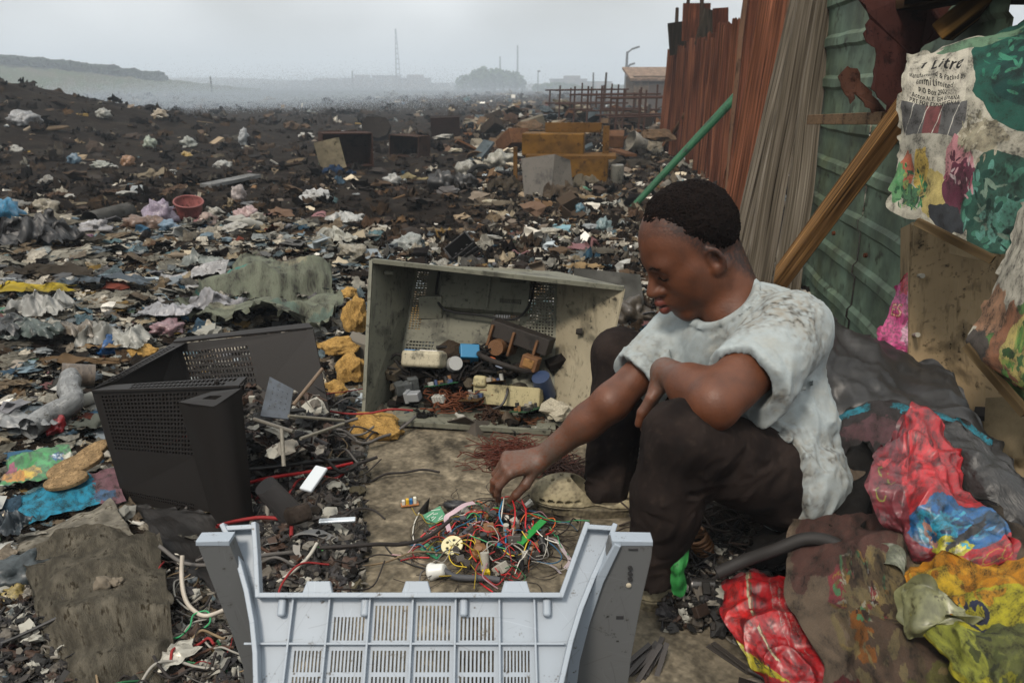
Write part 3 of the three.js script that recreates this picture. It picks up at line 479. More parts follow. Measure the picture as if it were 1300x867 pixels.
const matEdge = [[474, 543], [760, 558], [806, 640], [880, 720], [930, 800], [985, 900], [240, 900], [420, 792], [452, 700], [464, 600]].map(([x, y]) => onGround(x, y, 0.012)), onMat = (x, z) => { let c = false; for (let i = 0, j = matEdge.length - 1; i < matEdge.length; j = i++) { const a = matEdge[i], b = matEdge[j]; if ((a.z > z) !== (b.z > z) && x < (b.x - a.x) * (z - a.z) / (b.z - a.z) + a.x) c = !c; } return c; };
const bottle = new THREE.LatheGeometry([[0, 0], [0.16, 0], [0.17, 0.05], [0.16, 0.3], [0.17, 0.55], [0.16, 0.7], [0.06, 0.85], [0.06, 0.95], [0, 0.95]].map(([a, b]) => new THREE.Vector2(a, b)), 9).rotateZ(1.5).translate(0.4, 0.14, 0), carton = merge([box(0.8, 0.03, 0.6, 0, 0.015, 0), box(0.8, 0.4, 0.03, 0, 0.2, -0.3), box(0.03, 0.38, 0.6, -0.4, 0.19, 0), box(0.8, 0.03, 0.4, 0, 0.4, -0.5, 0.3)]);
{ // trodden litter that covers the dump: uncountable scraps
  reseed(77);
  const shapes = [[lowRag[0], 0.3], [lowRag[1], 0.3], [lowRag[2], 0.28], [lowRag[3], 0.24], [lumpGeo(61, 1, 1.3, 0.34), 0.09], [lumpGeo(67, 1, 1.1, 0.5), 0.05], [stick, 0.16], [bar, 0.05], [slabGeo(21, 1, 0.05, 0.7), 0.17], [slabGeo(22, 1, 0.035, 0.45), 0.17], [wireBit[0], 0.10], [wireBit[1], 0.10], [bottle, 0.035], [carton, 0.04]];
  const total = shapes.reduce((a, s) => a + s[1], 0), N = 115000, lists = shapes.map(() => []);
  for (let k = 0; k < N; k++) {
    const px = rr(-220, 1330), py = 117 + Math.pow(rnd(), 1.1) * 830; let p = onGround(px, py); if (p.z < -120) continue;
    const D = Math.hypot(p.x, p.z), burnt = px < 600 && py < 300 && py > 130;
    if (onMat(p.x, p.z)) continue;
    if (p.x > 1.1 + 0.16 * (-p.z - 2) && p.z > -6) continue;
    if (burnt && rnd() < 0.6) continue;
    if (px > 20 && px < 228 && py > 668 && rnd() < 0.9) continue; // under the felt sheet
    if (px > 0 && px < 165 && py > 560 && py < 668 && rnd() < 0.7) continue;
    const r = rnd(), r2 = rnd(); let pal = palDark;
    if (burnt) pal = r < 0.86 ? palDark : r < 0.95 ? palMid : r < 0.988 ? palPale : palHue; else if (py > 300) pal = r < 0.42 ? palDark : r < 0.56 ? palMid : r < 0.77 ? palNear : r < 0.96 ? palPale : palHue; else pal = r < 0.46 ? palDark : r < 0.82 ? palMid : r < 0.965 ? palPale : palHue;
    const soft = px < 470 && py > 295; if (soft && rnd() < 0.28) continue; let t = rnd() * total * (soft && rnd() < 0.75 ? 0.42 : 1), i = 0; if (soft && rnd() < 0.6) pal = rnd() < 0.66 ? palNear : rnd() < 0.75 ? palPale : palHue; while (t > shapes[i][1]) t -= shapes[i++][1];
    const s = (0.012 + 0.042 * Math.pow(r2, 2.6)) * Math.pow(Math.max(D, 1.3) / 1.6, 0.66) * (soft ? 1.12 : 1);
    lists[i].push([p.x, p.z, s * rr(0.7, 1.5), pick(pal), soft && i < 4 ? 0.36 : 1]);
  }
  shapes.forEach(([g], i) => {
    const im = new THREE.InstancedMesh(g, std([1, 1, 1], { roughness: 0.9, map: i < 4 ? T.grime : null }), lists[i].length), m = new THREE.Matrix4(), q = new THREE.Quaternion(), c = new THREE.Color();
    lists[i].forEach(([x, z, s, col, fl], k) => { q.setFromEuler(new THREE.Euler(rr(-0.45, 0.45), rr(0, 6.28), rr(-0.35, 0.35))); m.compose(V(x, ground_y(x, z) + s * rr(-0.12, 0.16), z), q, V(s, s * rr(0.7, 1.5) * fl, s)); im.setMatrixAt(k, m); c.set(col).multiplyScalar(rr(0.75, 1.15)); im.setColorAt(k, c); });
    im.name = numbered('litter'); im.castShadow = im.receiveShadow = true; stuff(im); im.userData.label = 'trodden scraps of rubbish covering the dump'; scene.add(im);
  });
}
{ // low smoke drifting over the burning ground: fine bright motes, denser toward the fires
  reseed(909); const N = 230000, im = new THREE.InstancedMesh(new THREE.OctahedronGeometry(0.5, 0), std([0.36, 0.41, 0.46], { roughness: 1 }), N), m = new THREE.Matrix4(), q = new THREE.Quaternion(), gauss = () => (rnd() + rnd() + rnd() + rnd() - 2) * 0.9;
  const fires = [[215, 38, 16, 2.0], [290, 52, 20, 2.6], [360, 66, 24, 3.0], [250, 85, 40, 4.2], [430, 95, 34, 3.6], [520, 110, 36, 3.2], [150, 60, 20, 2.2]];
  for (let k = 0; k < N; k++) { const [px, D, w, hh] = fires[Math.floor(rnd() * rnd() * 1.25 * fires.length) % fires.length], c = at(px, 112, D), u = Math.abs(gauss()), x = c.x + gauss() * w * 0.62 + u * w * 0.25, z = c.z + gauss() * w * 0.5, y = ground_y(x, z) + u * hh * (0.36 + 0.34 * rnd()), s = D / FOCAL * rr(0.22, 0.7); q.setFromEuler(new THREE.Euler(rr(0, 6), rr(0, 6), 0)); m.compose(V(x, y, z), q, V(s, s, s)); im.setMatrixAt(k, m); }
  im.name = 'smoke'; stuff(im); im.userData.label = 'pale smoke drifting low over the far burning ground'; scene.add(im);
}
// ================================================================ mat and plastic casings
const M = {};
T.scuffed = canvasTex(1024, 1024, (x, w, h) => { x.fillStyle = '#d6d7d6'; x.fillRect(0, 0, w, h); reseed(17); for (let k = 0; k < 240; k++) { x.strokeStyle = pick(['rgba(90,84,76,0.22)', 'rgba(240,242,244,0.5)', 'rgba(60,55,50,0.16)', 'rgba(120,112,100,0.25)']); x.lineWidth = rr(0.8, 2.6); const a = rr(0, w), b = rr(0, h), t = rr(0, 6.28), l = rr(20, 170); x.beginPath(); x.moveTo(a, b); x.quadraticCurveTo(a + Math.cos(t) * l * 0.5 + rr(-14, 14), b + Math.sin(t) * l * 0.5, a + Math.cos(t) * l, b + Math.sin(t) * l); x.stroke(); } for (let k = 0; k < 120; k++) { const a = rr(0, w), b = rr(0, h), n = 6 + rnd() * 46, sp2 = rr(4, 40); x.fillStyle = pick(['rgba(86,76,64,0.20)', 'rgba(60,54,48,0.26)', 'rgba(100,90,76,0.16)']); for (let j = 0; j < n; j++) { const q = rr(0, 6.28), d = rnd() * rnd() * sp2, r = rr(0.6, 3.2); x.beginPath(); x.arc(a + Math.cos(q) * d * 1.6, b + Math.sin(q) * d, r, 0, 7); x.fill(); } } }); T.scuffed.wrapS = T.scuffed.wrapT = THREE.RepeatWrapping; T.scuffed.repeat.set(2.4, 2.4);
M.casing = grimy(0x9ba5b1, { roughness: 0.5, map: T.scuffed, bumpScale: 0.0006 });
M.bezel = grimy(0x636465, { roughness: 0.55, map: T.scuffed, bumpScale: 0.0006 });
M.shell = grimy(0x6c6e65, { roughness: 0.65, map: rep(T.spots, 2.2), bumpScale: 0.001 });
M.beige = grimy(0x918b7a, { roughness: 0.65, map: rep(T.spots, 1.7), bumpScale: 0.001 });
M.black = grimy(0x1a1614, { roughness: 0.6, map: T.scuffed, bumpScale: 0.0008 });
function panel(A, B, Cc, D, t, holes = [], nu = 1, bulge = null) { // sheet with real openings between four corners (A-B below, D-C above)
  const w = (A.distanceTo(B) + D.distanceTo(Cc)) / 2, h = (A.distanceTo(D) + B.distanceTo(Cc)) / 2, n = B.clone().sub(A).cross(D.clone().sub(A)).normalize();
  const sh = new THREE.Shape(), k = nu;
  sh.moveTo(0, 0); for (let i = 1; i <= k; i++) sh.lineTo(w * i / k, 0); for (let i = k; i >= 0; i--) sh.lineTo(w * i / k, h); sh.closePath();
  for (const [a, b, c, d] of holes) { const q = new THREE.Path(); q.moveTo(a * w, b * h); q.lineTo(a * w, d * h); q.lineTo(c * w, d * h); q.lineTo(c * w, b * h); q.closePath(); sh.holes.push(q); }
  const g = new THREE.ExtrudeGeometry(sh, { depth: t, bevelEnabled: false }), p = g.attributes.position, uv = new Float32Array(p.count * 2), q = V(), r = V();
  for (let i = 0; i < p.count; i++) { const u = p.getX(i) / w, v = p.getY(i) / h; q.copy(A).lerp(B, u); r.copy(D).lerp(Cc, u); q.lerp(r, v).addScaledVector(n, p.getZ(i) - t + (bulge ? bulge(u, v) : 0)); uv[i * 2] = u * w; uv[i * 2 + 1] = v * h; p.setXYZ(i, q.x, q.y, q.z); }
  g.setAttribute('uv', new THREE.BufferAttribute(uv, 2)); g.computeVertexNormals(); return g;
}
const grid = (u0, v0, u1, v1, nu, nv, fu = 0.6, fv = 0.6, skip = () => false) => { const o = []; for (let i = 0; i < nu; i++) for (let j = 0; j < nv; j++) if (!skip(i, j)) { const a = u0 + (u1 - u0) * (i + 0.5 - fu / 2) / nu, b = v0 + (v1 - v0) * (j + 0.5 - fv / 2) / nv; o.push([a, b, a + (u1 - u0) * fu / nu, b + (v1 - v0) * fv / nv]); } return o; };

{ // worn mat on which the wires are sorted
  const o = V(0.1, 0, -1.6), pts = [[474, 543], [560, 546], [760, 558], [806, 640], [880, 720], [930, 800], [985, 900], [240, 900], [420, 792], [452, 700], [464, 600]].map(([x, y]) => onGround(x, y, 0.012)).map((p) => new THREE.Vector2(p.x - o.x, -(p.z - o.z)));
  const g = new THREE.ExtrudeGeometry(new THREE.Shape(new THREE.SplineCurve([...pts, pts[0]]).getPoints(90)), { depth: 0.010, bevelEnabled: true, bevelSize: 0.003, bevelThickness: 0.003, bevelSegments: 1 }).rotateX(-Math.PI / 2).translate(0, 0.003, 0);
  const matTex = tex(1024, (u, v) => { const a = tfbm(u, v, 5, 301, 6), b = tfbm(u, v, 22, 307, 5), c = tfbm(u, v, 90, 311, 3), s = tfbm2(u + 0.04 * b, v, 16, 6, 313, 4); let x = 0.42 + 0.20 * (a - 0.5) + 0.20 * (b - 0.5) + 0.24 * (c - 0.5); x -= 0.16 * clamp((s - 0.58) * 4); x -= 0.2 * clamp((0.36 - a) * 4); x += 0.10 * clamp((b - 0.62) * 5); return [x * 1.06, x * 0.98, x * 0.85]; });
  const m = mesh('floor_mat', boxUV(g), std([0.62, 0.62, 0.60], { map: rep(matTex, 1.1), bumpMap: rep(T.bump, 3), bumpScale: 0.004, roughness: 0.95 })); m.position.copy(o);
  meta(m, 'worn grey-brown mat spread on the ground under the sorted wires', 'mat');
}
{ // pale grey casing with slotted panel standing in front
  const TH = -40 * Math.PI / 180, c0 = at(521, 757, 1.19), o = c0.clone().add(V(0, -0.203, 0.17));
  const g = group('plastic_casing', 'pale grey plastic television casing with slotted panel and two raised side arms', 'casing', o); g.rotation.x = TH;
  const uX = V(1, 0, 0), uV = V(0, Math.cos(TH), Math.sin(TH)), uN = V(0, -Math.sin(TH), Math.cos(TH));
  const L = (px, py) => { const d = at(px, py, 1).sub(camera.position), t = o.clone().sub(camera.position).dot(uN) / d.dot(uN), q = camera.position.clone().addScaledVector(d, t).sub(o); return new THREE.Vector2(q.dot(uX), q.dot(uV)); };
  const tl = L(330, 757), tr = L(712, 757), W = tr.x - tl.x, top = tl.y, cols = [374, 420, 471, 525, 579, 634, 678].map((x) => (x - 330) / 382), rows = [top, top - 0.066, top - 0.142, top - 0.215, 0.004];
  // panel face and arms as one sheet with slots cut through
  const lo = L(316, 760), outL = [[284, 670], [291, 684], [304, 716], [314, 752], [321, 790], [325, 830], [326, 868]].map(([x, y]) => L(x, y)), outR = [[782, 670], [774, 694], [755, 735], [739, 775], [727, 815], [719, 850], [715, 868]].map(([x, y]) => L(x, y));
  const inL = [[331, 757], [329, 715], [326, 668]].map(([x, y]) => L(x, y)), inR = [[744, 668], [727, 715], [712, 757]].map(([x, y]) => L(x, y));
  const xl = L(326, 868).x - 0.008, xr = L(715, 868).x + 0.0;
  const outline = [new THREE.Vector2(xl - 0.01, 0.004), ...outL.slice().reverse(), inL[2], inL[1], inL[0], inR[2], inR[1], inR[0], ...outR, new THREE.Vector2(xr - 0.012, 0.004)];
  const sh = new THREE.Shape(outline);
  const cx = [tl.x + 0.004, ...cols.map((c) => tl.x + c * W), tr.x - 0.004];
  const slot = (x0, x1, y0, y1, n) => { for (let i = 0; i < n; i++) { const p = (x1 - x0) / n, a = x0 + p * (i + 0.24), b = a + p * 0.5, q = new THREE.Path(); q.moveTo(a, y0); q.lineTo(a, y1); q.lineTo(b, y1); q.lineTo(b, y0); q.closePath(); sh.holes.push(q); } };
  const cell = (c, r, v0 = 0.10, v1 = 0.92, two = false, n = 9) => { const x0 = cx[c] + 0.006, x1 = cx[c + 1] - 0.006, y1 = rows[r], h = y1 - rows[r + 1]; if (two) { slot(x0, x1, y1 - h * 0.50, y1 - h * 0.12, n); slot(x0, x1, y1 - h * 0.96, y1 - h * 0.58, n); } else slot(x0, x1, y1 - h * v1, y1 - h * v0, n); };
  cell(2, 0, 0.44, 0.93); cell(3, 0, 0.2, 0.93); cell(4, 0, 0.2, 0.93); cell(5, 0, 0.44, 0.93);
  for (const r of [1, 2]) for (const c of [1, 2, 3, 4, 5, 6]) cell(c, r, 0, 0, true, c === 1 || c === 6 ? 8 : 9);
  mesh('slotted_panel', boxUV(new THREE.ExtrudeGeometry(sh, { depth: 0.004, bevelEnabled: false }).translate(0, 0, -0.004)), M.casing, g);
  const bars = (pts, w, h, z0 = 0) => { const out = []; for (let i = 0; i < pts.length - 1; i++) { const a = pts[i], b = pts[i + 1], l = a.distanceTo(b); out.push(rbox(l + w * 0.9, w, h + 0.0004 * (i % 2), Math.min(w, h) * 0.22, (a.x + b.x) / 2, (a.y + b.y) / 2, z0 + h / 2, 0, 0, Math.atan2(b.y - a.y, b.x - a.x))); } return boxUV(merge(out)); };
  const off = (pts, d) => pts.map((p) => new THREE.Vector2(p.x + d, p.y));
  mesh('rim', bars([inL[2], inL[1], inL[0], inR[2], inR[1], inR[0]], 0.0075, 0.019, 0.0005), M.casing, g);
  mesh('rim', bars([...off(outL, 0.004), new THREE.Vector2(xl - 0.004, 0.006)], 0.0075, 0.021, 0.0003), M.casing, g);
  mesh('rim', bars([...off(outR, -0.004), new THREE.Vector2(xr - 0.014, 0.006)], 0.0075, 0.021, 0.0003), M.casing, g);
  mesh('rim', bars([new THREE.Vector2(outL[0].x + 0.006, outL[0].y - 0.004), new THREE.Vector2(inL[2].x - 0.004, inL[2].y - 0.004)], 0.0075, 0.0185, 0.0007), M.casing, g);
  mesh('rim', bars([new THREE.Vector2(inR[0].x + 0.004, inR[0].y - 0.004), new THREE.Vector2(outR[0].x - 0.006, outR[0].y - 0.004)], 0.0075, 0.0185, 0.0007), M.casing, g);
  for (let i = 1; i < cx.length - 1; i++) mesh('rib', bars([new THREE.Vector2(cx[i], top - 0.003), new THREE.Vector2(cx[i] + (cx[i] - 0.02) * 0.03, 0.008)], 0.0032, 0.0095, 0.0002), M.casing, g);
  for (const r of [1, 2, 3]) mesh('rib', bars([new THREE.Vector2(cx[0] - 0.012 - 0.004 * r, rows[r]), new THREE.Vector2(cx[8] + 0.012 - 0.006 * r, rows[r])], 0.0032, 0.0088, 0.0001), M.casing, g);
  for (const [a, b] of [[386, 424], [511, 548], [636, 673]]) { const p = L(a, 757), q = L(b, 757), s = new THREE.Shape([new THREE.Vector2(p.x, p.y), new THREE.Vector2(q.x, q.y), new THREE.Vector2(q.x - 0.006, q.y + 0.019), new THREE.Vector2(p.x + 0.006, p.y + 0.019)]); mesh('tab', boxUV(new THREE.ExtrudeGeometry(s, { depth: 0.010, bevelEnabled: true, bevelSize: 0.001, bevelThickness: 0.001, bevelSegments: 1 }).translate(0, 0, 0.004)), M.casing, g); }
  for (const x of [359, 464, 589, 694]) { const p = L(x, 772); mesh('peg', boxUV(rbox(0.012, 0.026, 0.012, 0.0045, p.x, p.y, 0.006)), M.casing, g); }
  // square columns of the front frame at both sides, standing upright behind the arms
  const Z = at(805, 680, 1.17).z, F = (px, py, z = Z) => { const d = at(px, py, 1).sub(camera.position), t = (z - camera.position.z) / d.z; const q = camera.position.clone().addScaledVector(d, t); return new THREE.Vector2(q.x, q.y); };
  const inv = new THREE.Matrix4().makeRotationX(-TH), place = (geo) => { geo.translate(-o.x, -o.y, -o.z); geo.applyMatrix4(inv); return geo; };
  const column = (pts, d, z) => { const s = new THREE.Shape(pts.map(([x, y]) => F(x, y, z))); const e = new THREE.ExtrudeGeometry(s, { depth: d, bevelEnabled: true, bevelSize: 0.0012, bevelThickness: 0.0012, bevelSegments: 2 }); e.translate(0, 0, z - d); return place(boxUV(e)); };
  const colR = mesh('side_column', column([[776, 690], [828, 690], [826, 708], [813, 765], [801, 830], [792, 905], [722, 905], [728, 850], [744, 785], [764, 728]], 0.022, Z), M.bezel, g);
  mesh('column_cap', column([[778, 687], [828, 688], [828, 692], [778, 692]], 0.024, Z + 0.001), M.casing, g);
  mesh('lip', column([[781, 692], [787, 694], [765, 740], [748, 790], [735, 840], [727, 905], [716, 905], [722, 845], [736, 790], [757, 735]], 0.03, Z + 0.006), M.casing, g);
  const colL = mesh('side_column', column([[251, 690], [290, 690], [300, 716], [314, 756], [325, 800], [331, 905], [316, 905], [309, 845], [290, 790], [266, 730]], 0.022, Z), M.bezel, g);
  mesh('column_cap', column([[249, 688], [290, 687], [290, 692], [249, 692]], 0.024, Z + 0.001), M.casing, g);
  const dk = std(0x2a2a2b, { roughness: 0.6 }), bt = std(0x6e6f70, { roughness: 0.5 });
  for (const y of [720, 727, 734]) { const p = F(800, y); mesh('button', place(new THREE.CylinderGeometry(0.0036, 0.0036, 0.004, 14).rotateX(Math.PI / 2).translate(p.x, p.y, Z + 0.002)), dk, g); }
  { const p = F(798, 742); mesh('button', place(new THREE.SphereGeometry(0.0042, 14, 8).scale(1, 1, 0.5).translate(p.x, p.y, Z + 0.0025)), std(0x9c9482), g); }
  for (const [x, y, w, h] of [[804, 697, 0.014, 0.0035], [787, 783, 0.011, 0.006]]) { const p = F(x, y); mesh('slot', place(rbox(w, h, 0.003, 0.0006, p.x, p.y, Z + 0.001)), dk, g); }
}
{ // grey-green shell of a large television, open side to the camera
  const FBL = at(461, 534, 2.24), FBR = at(750, 552, 2.18), FTL = at(471, 331, 2.38), FTR = at(792, 366, 2.30), BBL = at(500, 504, 2.46), BBR = at(703, 522, 2.38), BTL = at(528, 339, 2.64), BTR = at(708, 347, 2.60);
  for (const p of [FBL, FBR, BBL, BBR]) p.y = Math.max(p.y, 0.022);
  const o = FBL.clone().lerp(FBR, 0.5).setY(0.014), g = group('television_shell', 'open grey-green television shell lying on its side holding scrapped electronics', 'casing', o), loc = (x) => x.translate(-o.x, -o.y, -o.z), P = (...a) => panel(...a);
  mesh('side_wall', loc(P(FBL, BBL, BTL, FTL, 0.006)), M.shell, g);
  const back = [...grid(0.015, 0.50, 0.10, 0.97, 4, 26, 0.72, 0.5), ...grid(0.02, 0.22, 0.21, 0.42, 9, 8, 0.7, 0.55), ...grid(0.80, 0.36, 0.985, 0.93, 9, 24, 0.55, 0.6, (i, j) => (i + j * 3) % 11 === 0), ...grid(0.58, 0.60, 0.76, 0.66, 11, 1, 0.55, 0.8), ...grid(0.60, 0.84, 0.76, 0.90, 10, 1, 0.55, 0.8)];
  mesh('back_wall', loc(P(BBL, BBR, BTR, BTL, 0.005, back)), M.shell, g);
  mesh('floor_wall', loc(P(FBL, FBR, BBR, BBL, 0.006)), M.shell, g);
  const lerp3 = (u, v, w) => { const a = FBL.clone().lerp(FBR, u), b = FTL.clone().lerp(FTR, u), c = BBL.clone().lerp(BBR, u), d = BTL.clone().lerp(BTR, u); return a.lerp(b, v).lerp(c.lerp(d, v), w); };
  mesh('side_wall', loc(P(BBR, FBR, FTR, BTR, 0.006)), M.beige, g).userData.label = 'beige side wall';
  mesh('top_wall', loc(P(BTL, BTR, FTR, FTL, 0.006)), M.shell, g);
  const rimAt = (a, b, r) => boxUV(beam(a, b, r, r * 1.3));
  mesh('edge_rim', loc(rimAt(FBL, FTL, 0.010)), M.shell, g); mesh('edge_rim', loc(rimAt(FTL.clone().add(V(0.006, 0, 0)), FTR, 0.0105)), M.shell, g); mesh('edge_rim', loc(rimAt(FBL.clone().add(V(0.008, 0, 0)), FBR, 0.0108)), M.shell, g);
  // raised recess cover with rounded lower edge, and the black lead along it
  const nB = BBR.clone().sub(BBL).cross(BTL.clone().sub(BBL)).normalize(), bk = (u, v, d) => BBL.clone().lerp(BBR, u).lerp(BTL.clone().lerp(BTR, u), v).addScaledVector(nB, d);
  const rec = panel(bk(0.22, 0.66, 0.03), bk(0.81, 0.64, 0.03), bk(0.83, 0.985, 0.03), bk(0.20, 0.985, 0.03), 0.024, [...grid(0.68, 0.18, 0.93, 0.30, 12, 1, 0.5, 0.9), ...grid(0.66, 0.66, 0.95, 0.8, 13, 1, 0.5, 0.9)]);
  mesh('recess_cover', loc(rec), M.shell, g);
  mesh('divider', loc(beam(bk(0.545, 0.66, 0.034), bk(0.55, 0.98, 0.034), 0.006, 0.006)), M.shell, g);
  mesh('lead', loc(tube([bk(0.19, 0.93, 0.035), bk(0.20, 0.72, 0.035), bk(0.26, 0.635, 0.036), bk(0.5, 0.60, 0.036), bk(0.74, 0.585, 0.036), bk(0.82, 0.68, 0.036), bk(0.86, 0.92, 0.036)], 0.0042, 48)), std(0x1a1918, { roughness: 0.6 }), g);
  mesh('latch_block', loc(boxUV(rbox(0.075, 0.075, 0.02, 0.004, ...bk(0.16, 0.66, 0.02).toArray()))), M.shell, g);
  mesh('screw_boss', loc(between(lerp3(0.985, 0.62, 0.45), lerp3(0.955, 0.62, 0.45), 0.012, 0.008, 10, false)), std(0x2a2724), g);
  mesh('screw_boss', loc(between(lerp3(0.012, 0.93, 0.25), lerp3(0.05, 0.93, 0.25), 0.008, 0.006, 10, false)), M.shell, g);
}
{ // dark perforated casing at the other side
  const A = at(158, 634, 1.84), B = at(282, 664, 1.76), Ct = at(307, 489, 1.70), D = at(118, 497, 1.80), E = at(221, 437, 2.14), Fp = at(397, 418, 2.12), Eb = at(262, 560, 2.10), Fb = at(428, 562, 2.04);
  A.y = 0.02; B.y = 0.012; Eb.y = 0.02; Fb.y = 0.02;
  const o = A.clone().lerp(B, 0.5).setY(0), g = group('perforated_casing', 'dark brown perforated monitor casing with slotted top flange, spilling scrap', 'casing', o), loc = (x) => x.translate(-o.x, -o.y, -o.z);
  mesh('front_wall', loc(panel(A, B, Ct, D, 0.005, [...grid(0.04, 0.47, 0.72, 0.965, 27, 15, 0.6, 0.6), ...grid(0.04, 0.05, 0.72, 0.10, 30, 2, 0.55, 0.55)])), M.black, g);
  mesh('back_wall', loc(panel(Eb, Fb, Fp, E, 0.005, grid(0.03, 0.45, 0.52, 0.93, 21, 10, 0.6, 0.6))), M.black, g);
  mesh('side_wall', loc(panel(A, Eb, E, D, 0.005)), M.black, g);
  // flange with two rows of slots along the top of the front wall
  const d2 = at(134, 489, 1.86), c2 = at(313, 478, 1.78), D1 = D.clone().add(V(-0.003, 0.004, 0.003)), C1 = at(303, 491, 1.70).add(V(0, 0.004, 0.003));
  mesh('top_flange', loc(panel(D1, C1, c2, d2, 0.005, [...grid(0.22, 0.52, 0.95, 0.90, 24, 1, 0.72, 0.9), ...grid(0.25, 0.10, 0.9, 0.42, 22, 1, 0.72, 0.9)])), M.black, g);
  const e2 = E.clone().add(V(0.035, 0.006, 0)), E1 = E.clone().add(V(-0.004, 0.004, 0));
  mesh('top_flange', loc(panel(D1.clone().add(V(0, 0.002, -0.002)), d2.clone().add(V(0.012, 0.003, 0.0)), e2, E1, 0.005, grid(0.2, 0.1, 0.75, 0.9, 2, 20, 0.6, 0.6))), M.black, g);
  mesh('top_flange', loc(panel(E1.clone().add(V(0, 0.003, 0)), Fp.clone().add(V(0, 0.006, 0)), Fp.clone().add(V(-0.02, 0.008, -0.035)), E1.clone().add(V(0.0, 0.004, -0.03)), 0.005)), M.black, g);
  // rounded corner post
  const arcT = [at(226, 511, 1.665), at(245, 517, 1.635), at(265, 517, 1.625), at(287, 509, 1.635), at(306, 494, 1.675)], arcB = [at(272, 672, 1.745), at(283, 676, 1.715), at(297, 676, 1.70), at(311, 671, 1.705), at(322, 664, 1.73)];
  for (const p of arcB) p.y = Math.max(p.y, 0.014);
  const cT = new THREE.CatmullRomCurve3(arcT), cB = new THREE.CatmullRomCurve3(arcB), n = 16, m = 8, pos = [], uv = [], idx = [], back = V(-0.02, 0, -0.05);
  for (let i = 0; i <= n; i++) for (let j = 0; j <= m; j++) { const a = cT.getPoint(i / n), b = cB.getPoint(i / n), p = b.lerp(a, j / m); pos.push(p.x, p.y, p.z); uv.push(i / n * 0.1, j / m * 0.3); if (i < n && j < m) { const q = i * (m + 1) + j; idx.push(q, q + m + 1, q + 1, q + 1, q + m + 1, q + m + 2); } }
  const pg = new THREE.BufferGeometry(); pg.setAttribute('position', new THREE.Float32BufferAttribute(pos, 3)); pg.setAttribute('uv', new THREE.Float32BufferAttribute(uv, 2)); pg.setIndex(idx); pg.computeVertexNormals();
  mesh('corner_post', loc(pg), M.black, g);
  const cap = panel(arcT[0].clone().add(V(0, 0.001, 0)), arcT[2].clone().add(V(0.01, 0.001, 0.0)), arcT[4].clone().add(V(0, 0.002, 0)), at(268, 497, 1.70), 0.005, [[0.35, 0.35, 0.75, 0.6]]);
  mesh('post_cap', loc(cap), M.black, g);
  mesh('knob', loc(new THREE.CylinderGeometry(0.005, 0.006, 0.012, 10).translate(...at(275, 487, 1.735).toArray())), std(0x1c1a19), g);
}
// ================================================================ scrap: wires, boards, devices, foam
const plast = (c, r = 0.5) => std(c, { roughness: r });
const wireCols = { red: 0xa3161a, blue: 0x1f6a92, white: 0xb9b6ac, black: 0x171615, green: 0x1f7a4a, yellow: 0xb59a1e, grey: 0x6c6a66, brown: 0x5a3a28, pink: 0xb58a94, orange: 0xb5571f, tan: 0x9a8464 };
const wireMats = Object.fromEntries(Object.entries(wireCols).map(([k, c]) => [k, plast(c, 0.45)]));
const dirtyMats = Object.fromEntries(Object.entries(wireCols).map(([k, c]) => [k, std(new THREE.Color(c).lerp(new THREE.Color(0x2a2523), 0.55).getHex(), { roughness: 0.7 })]));
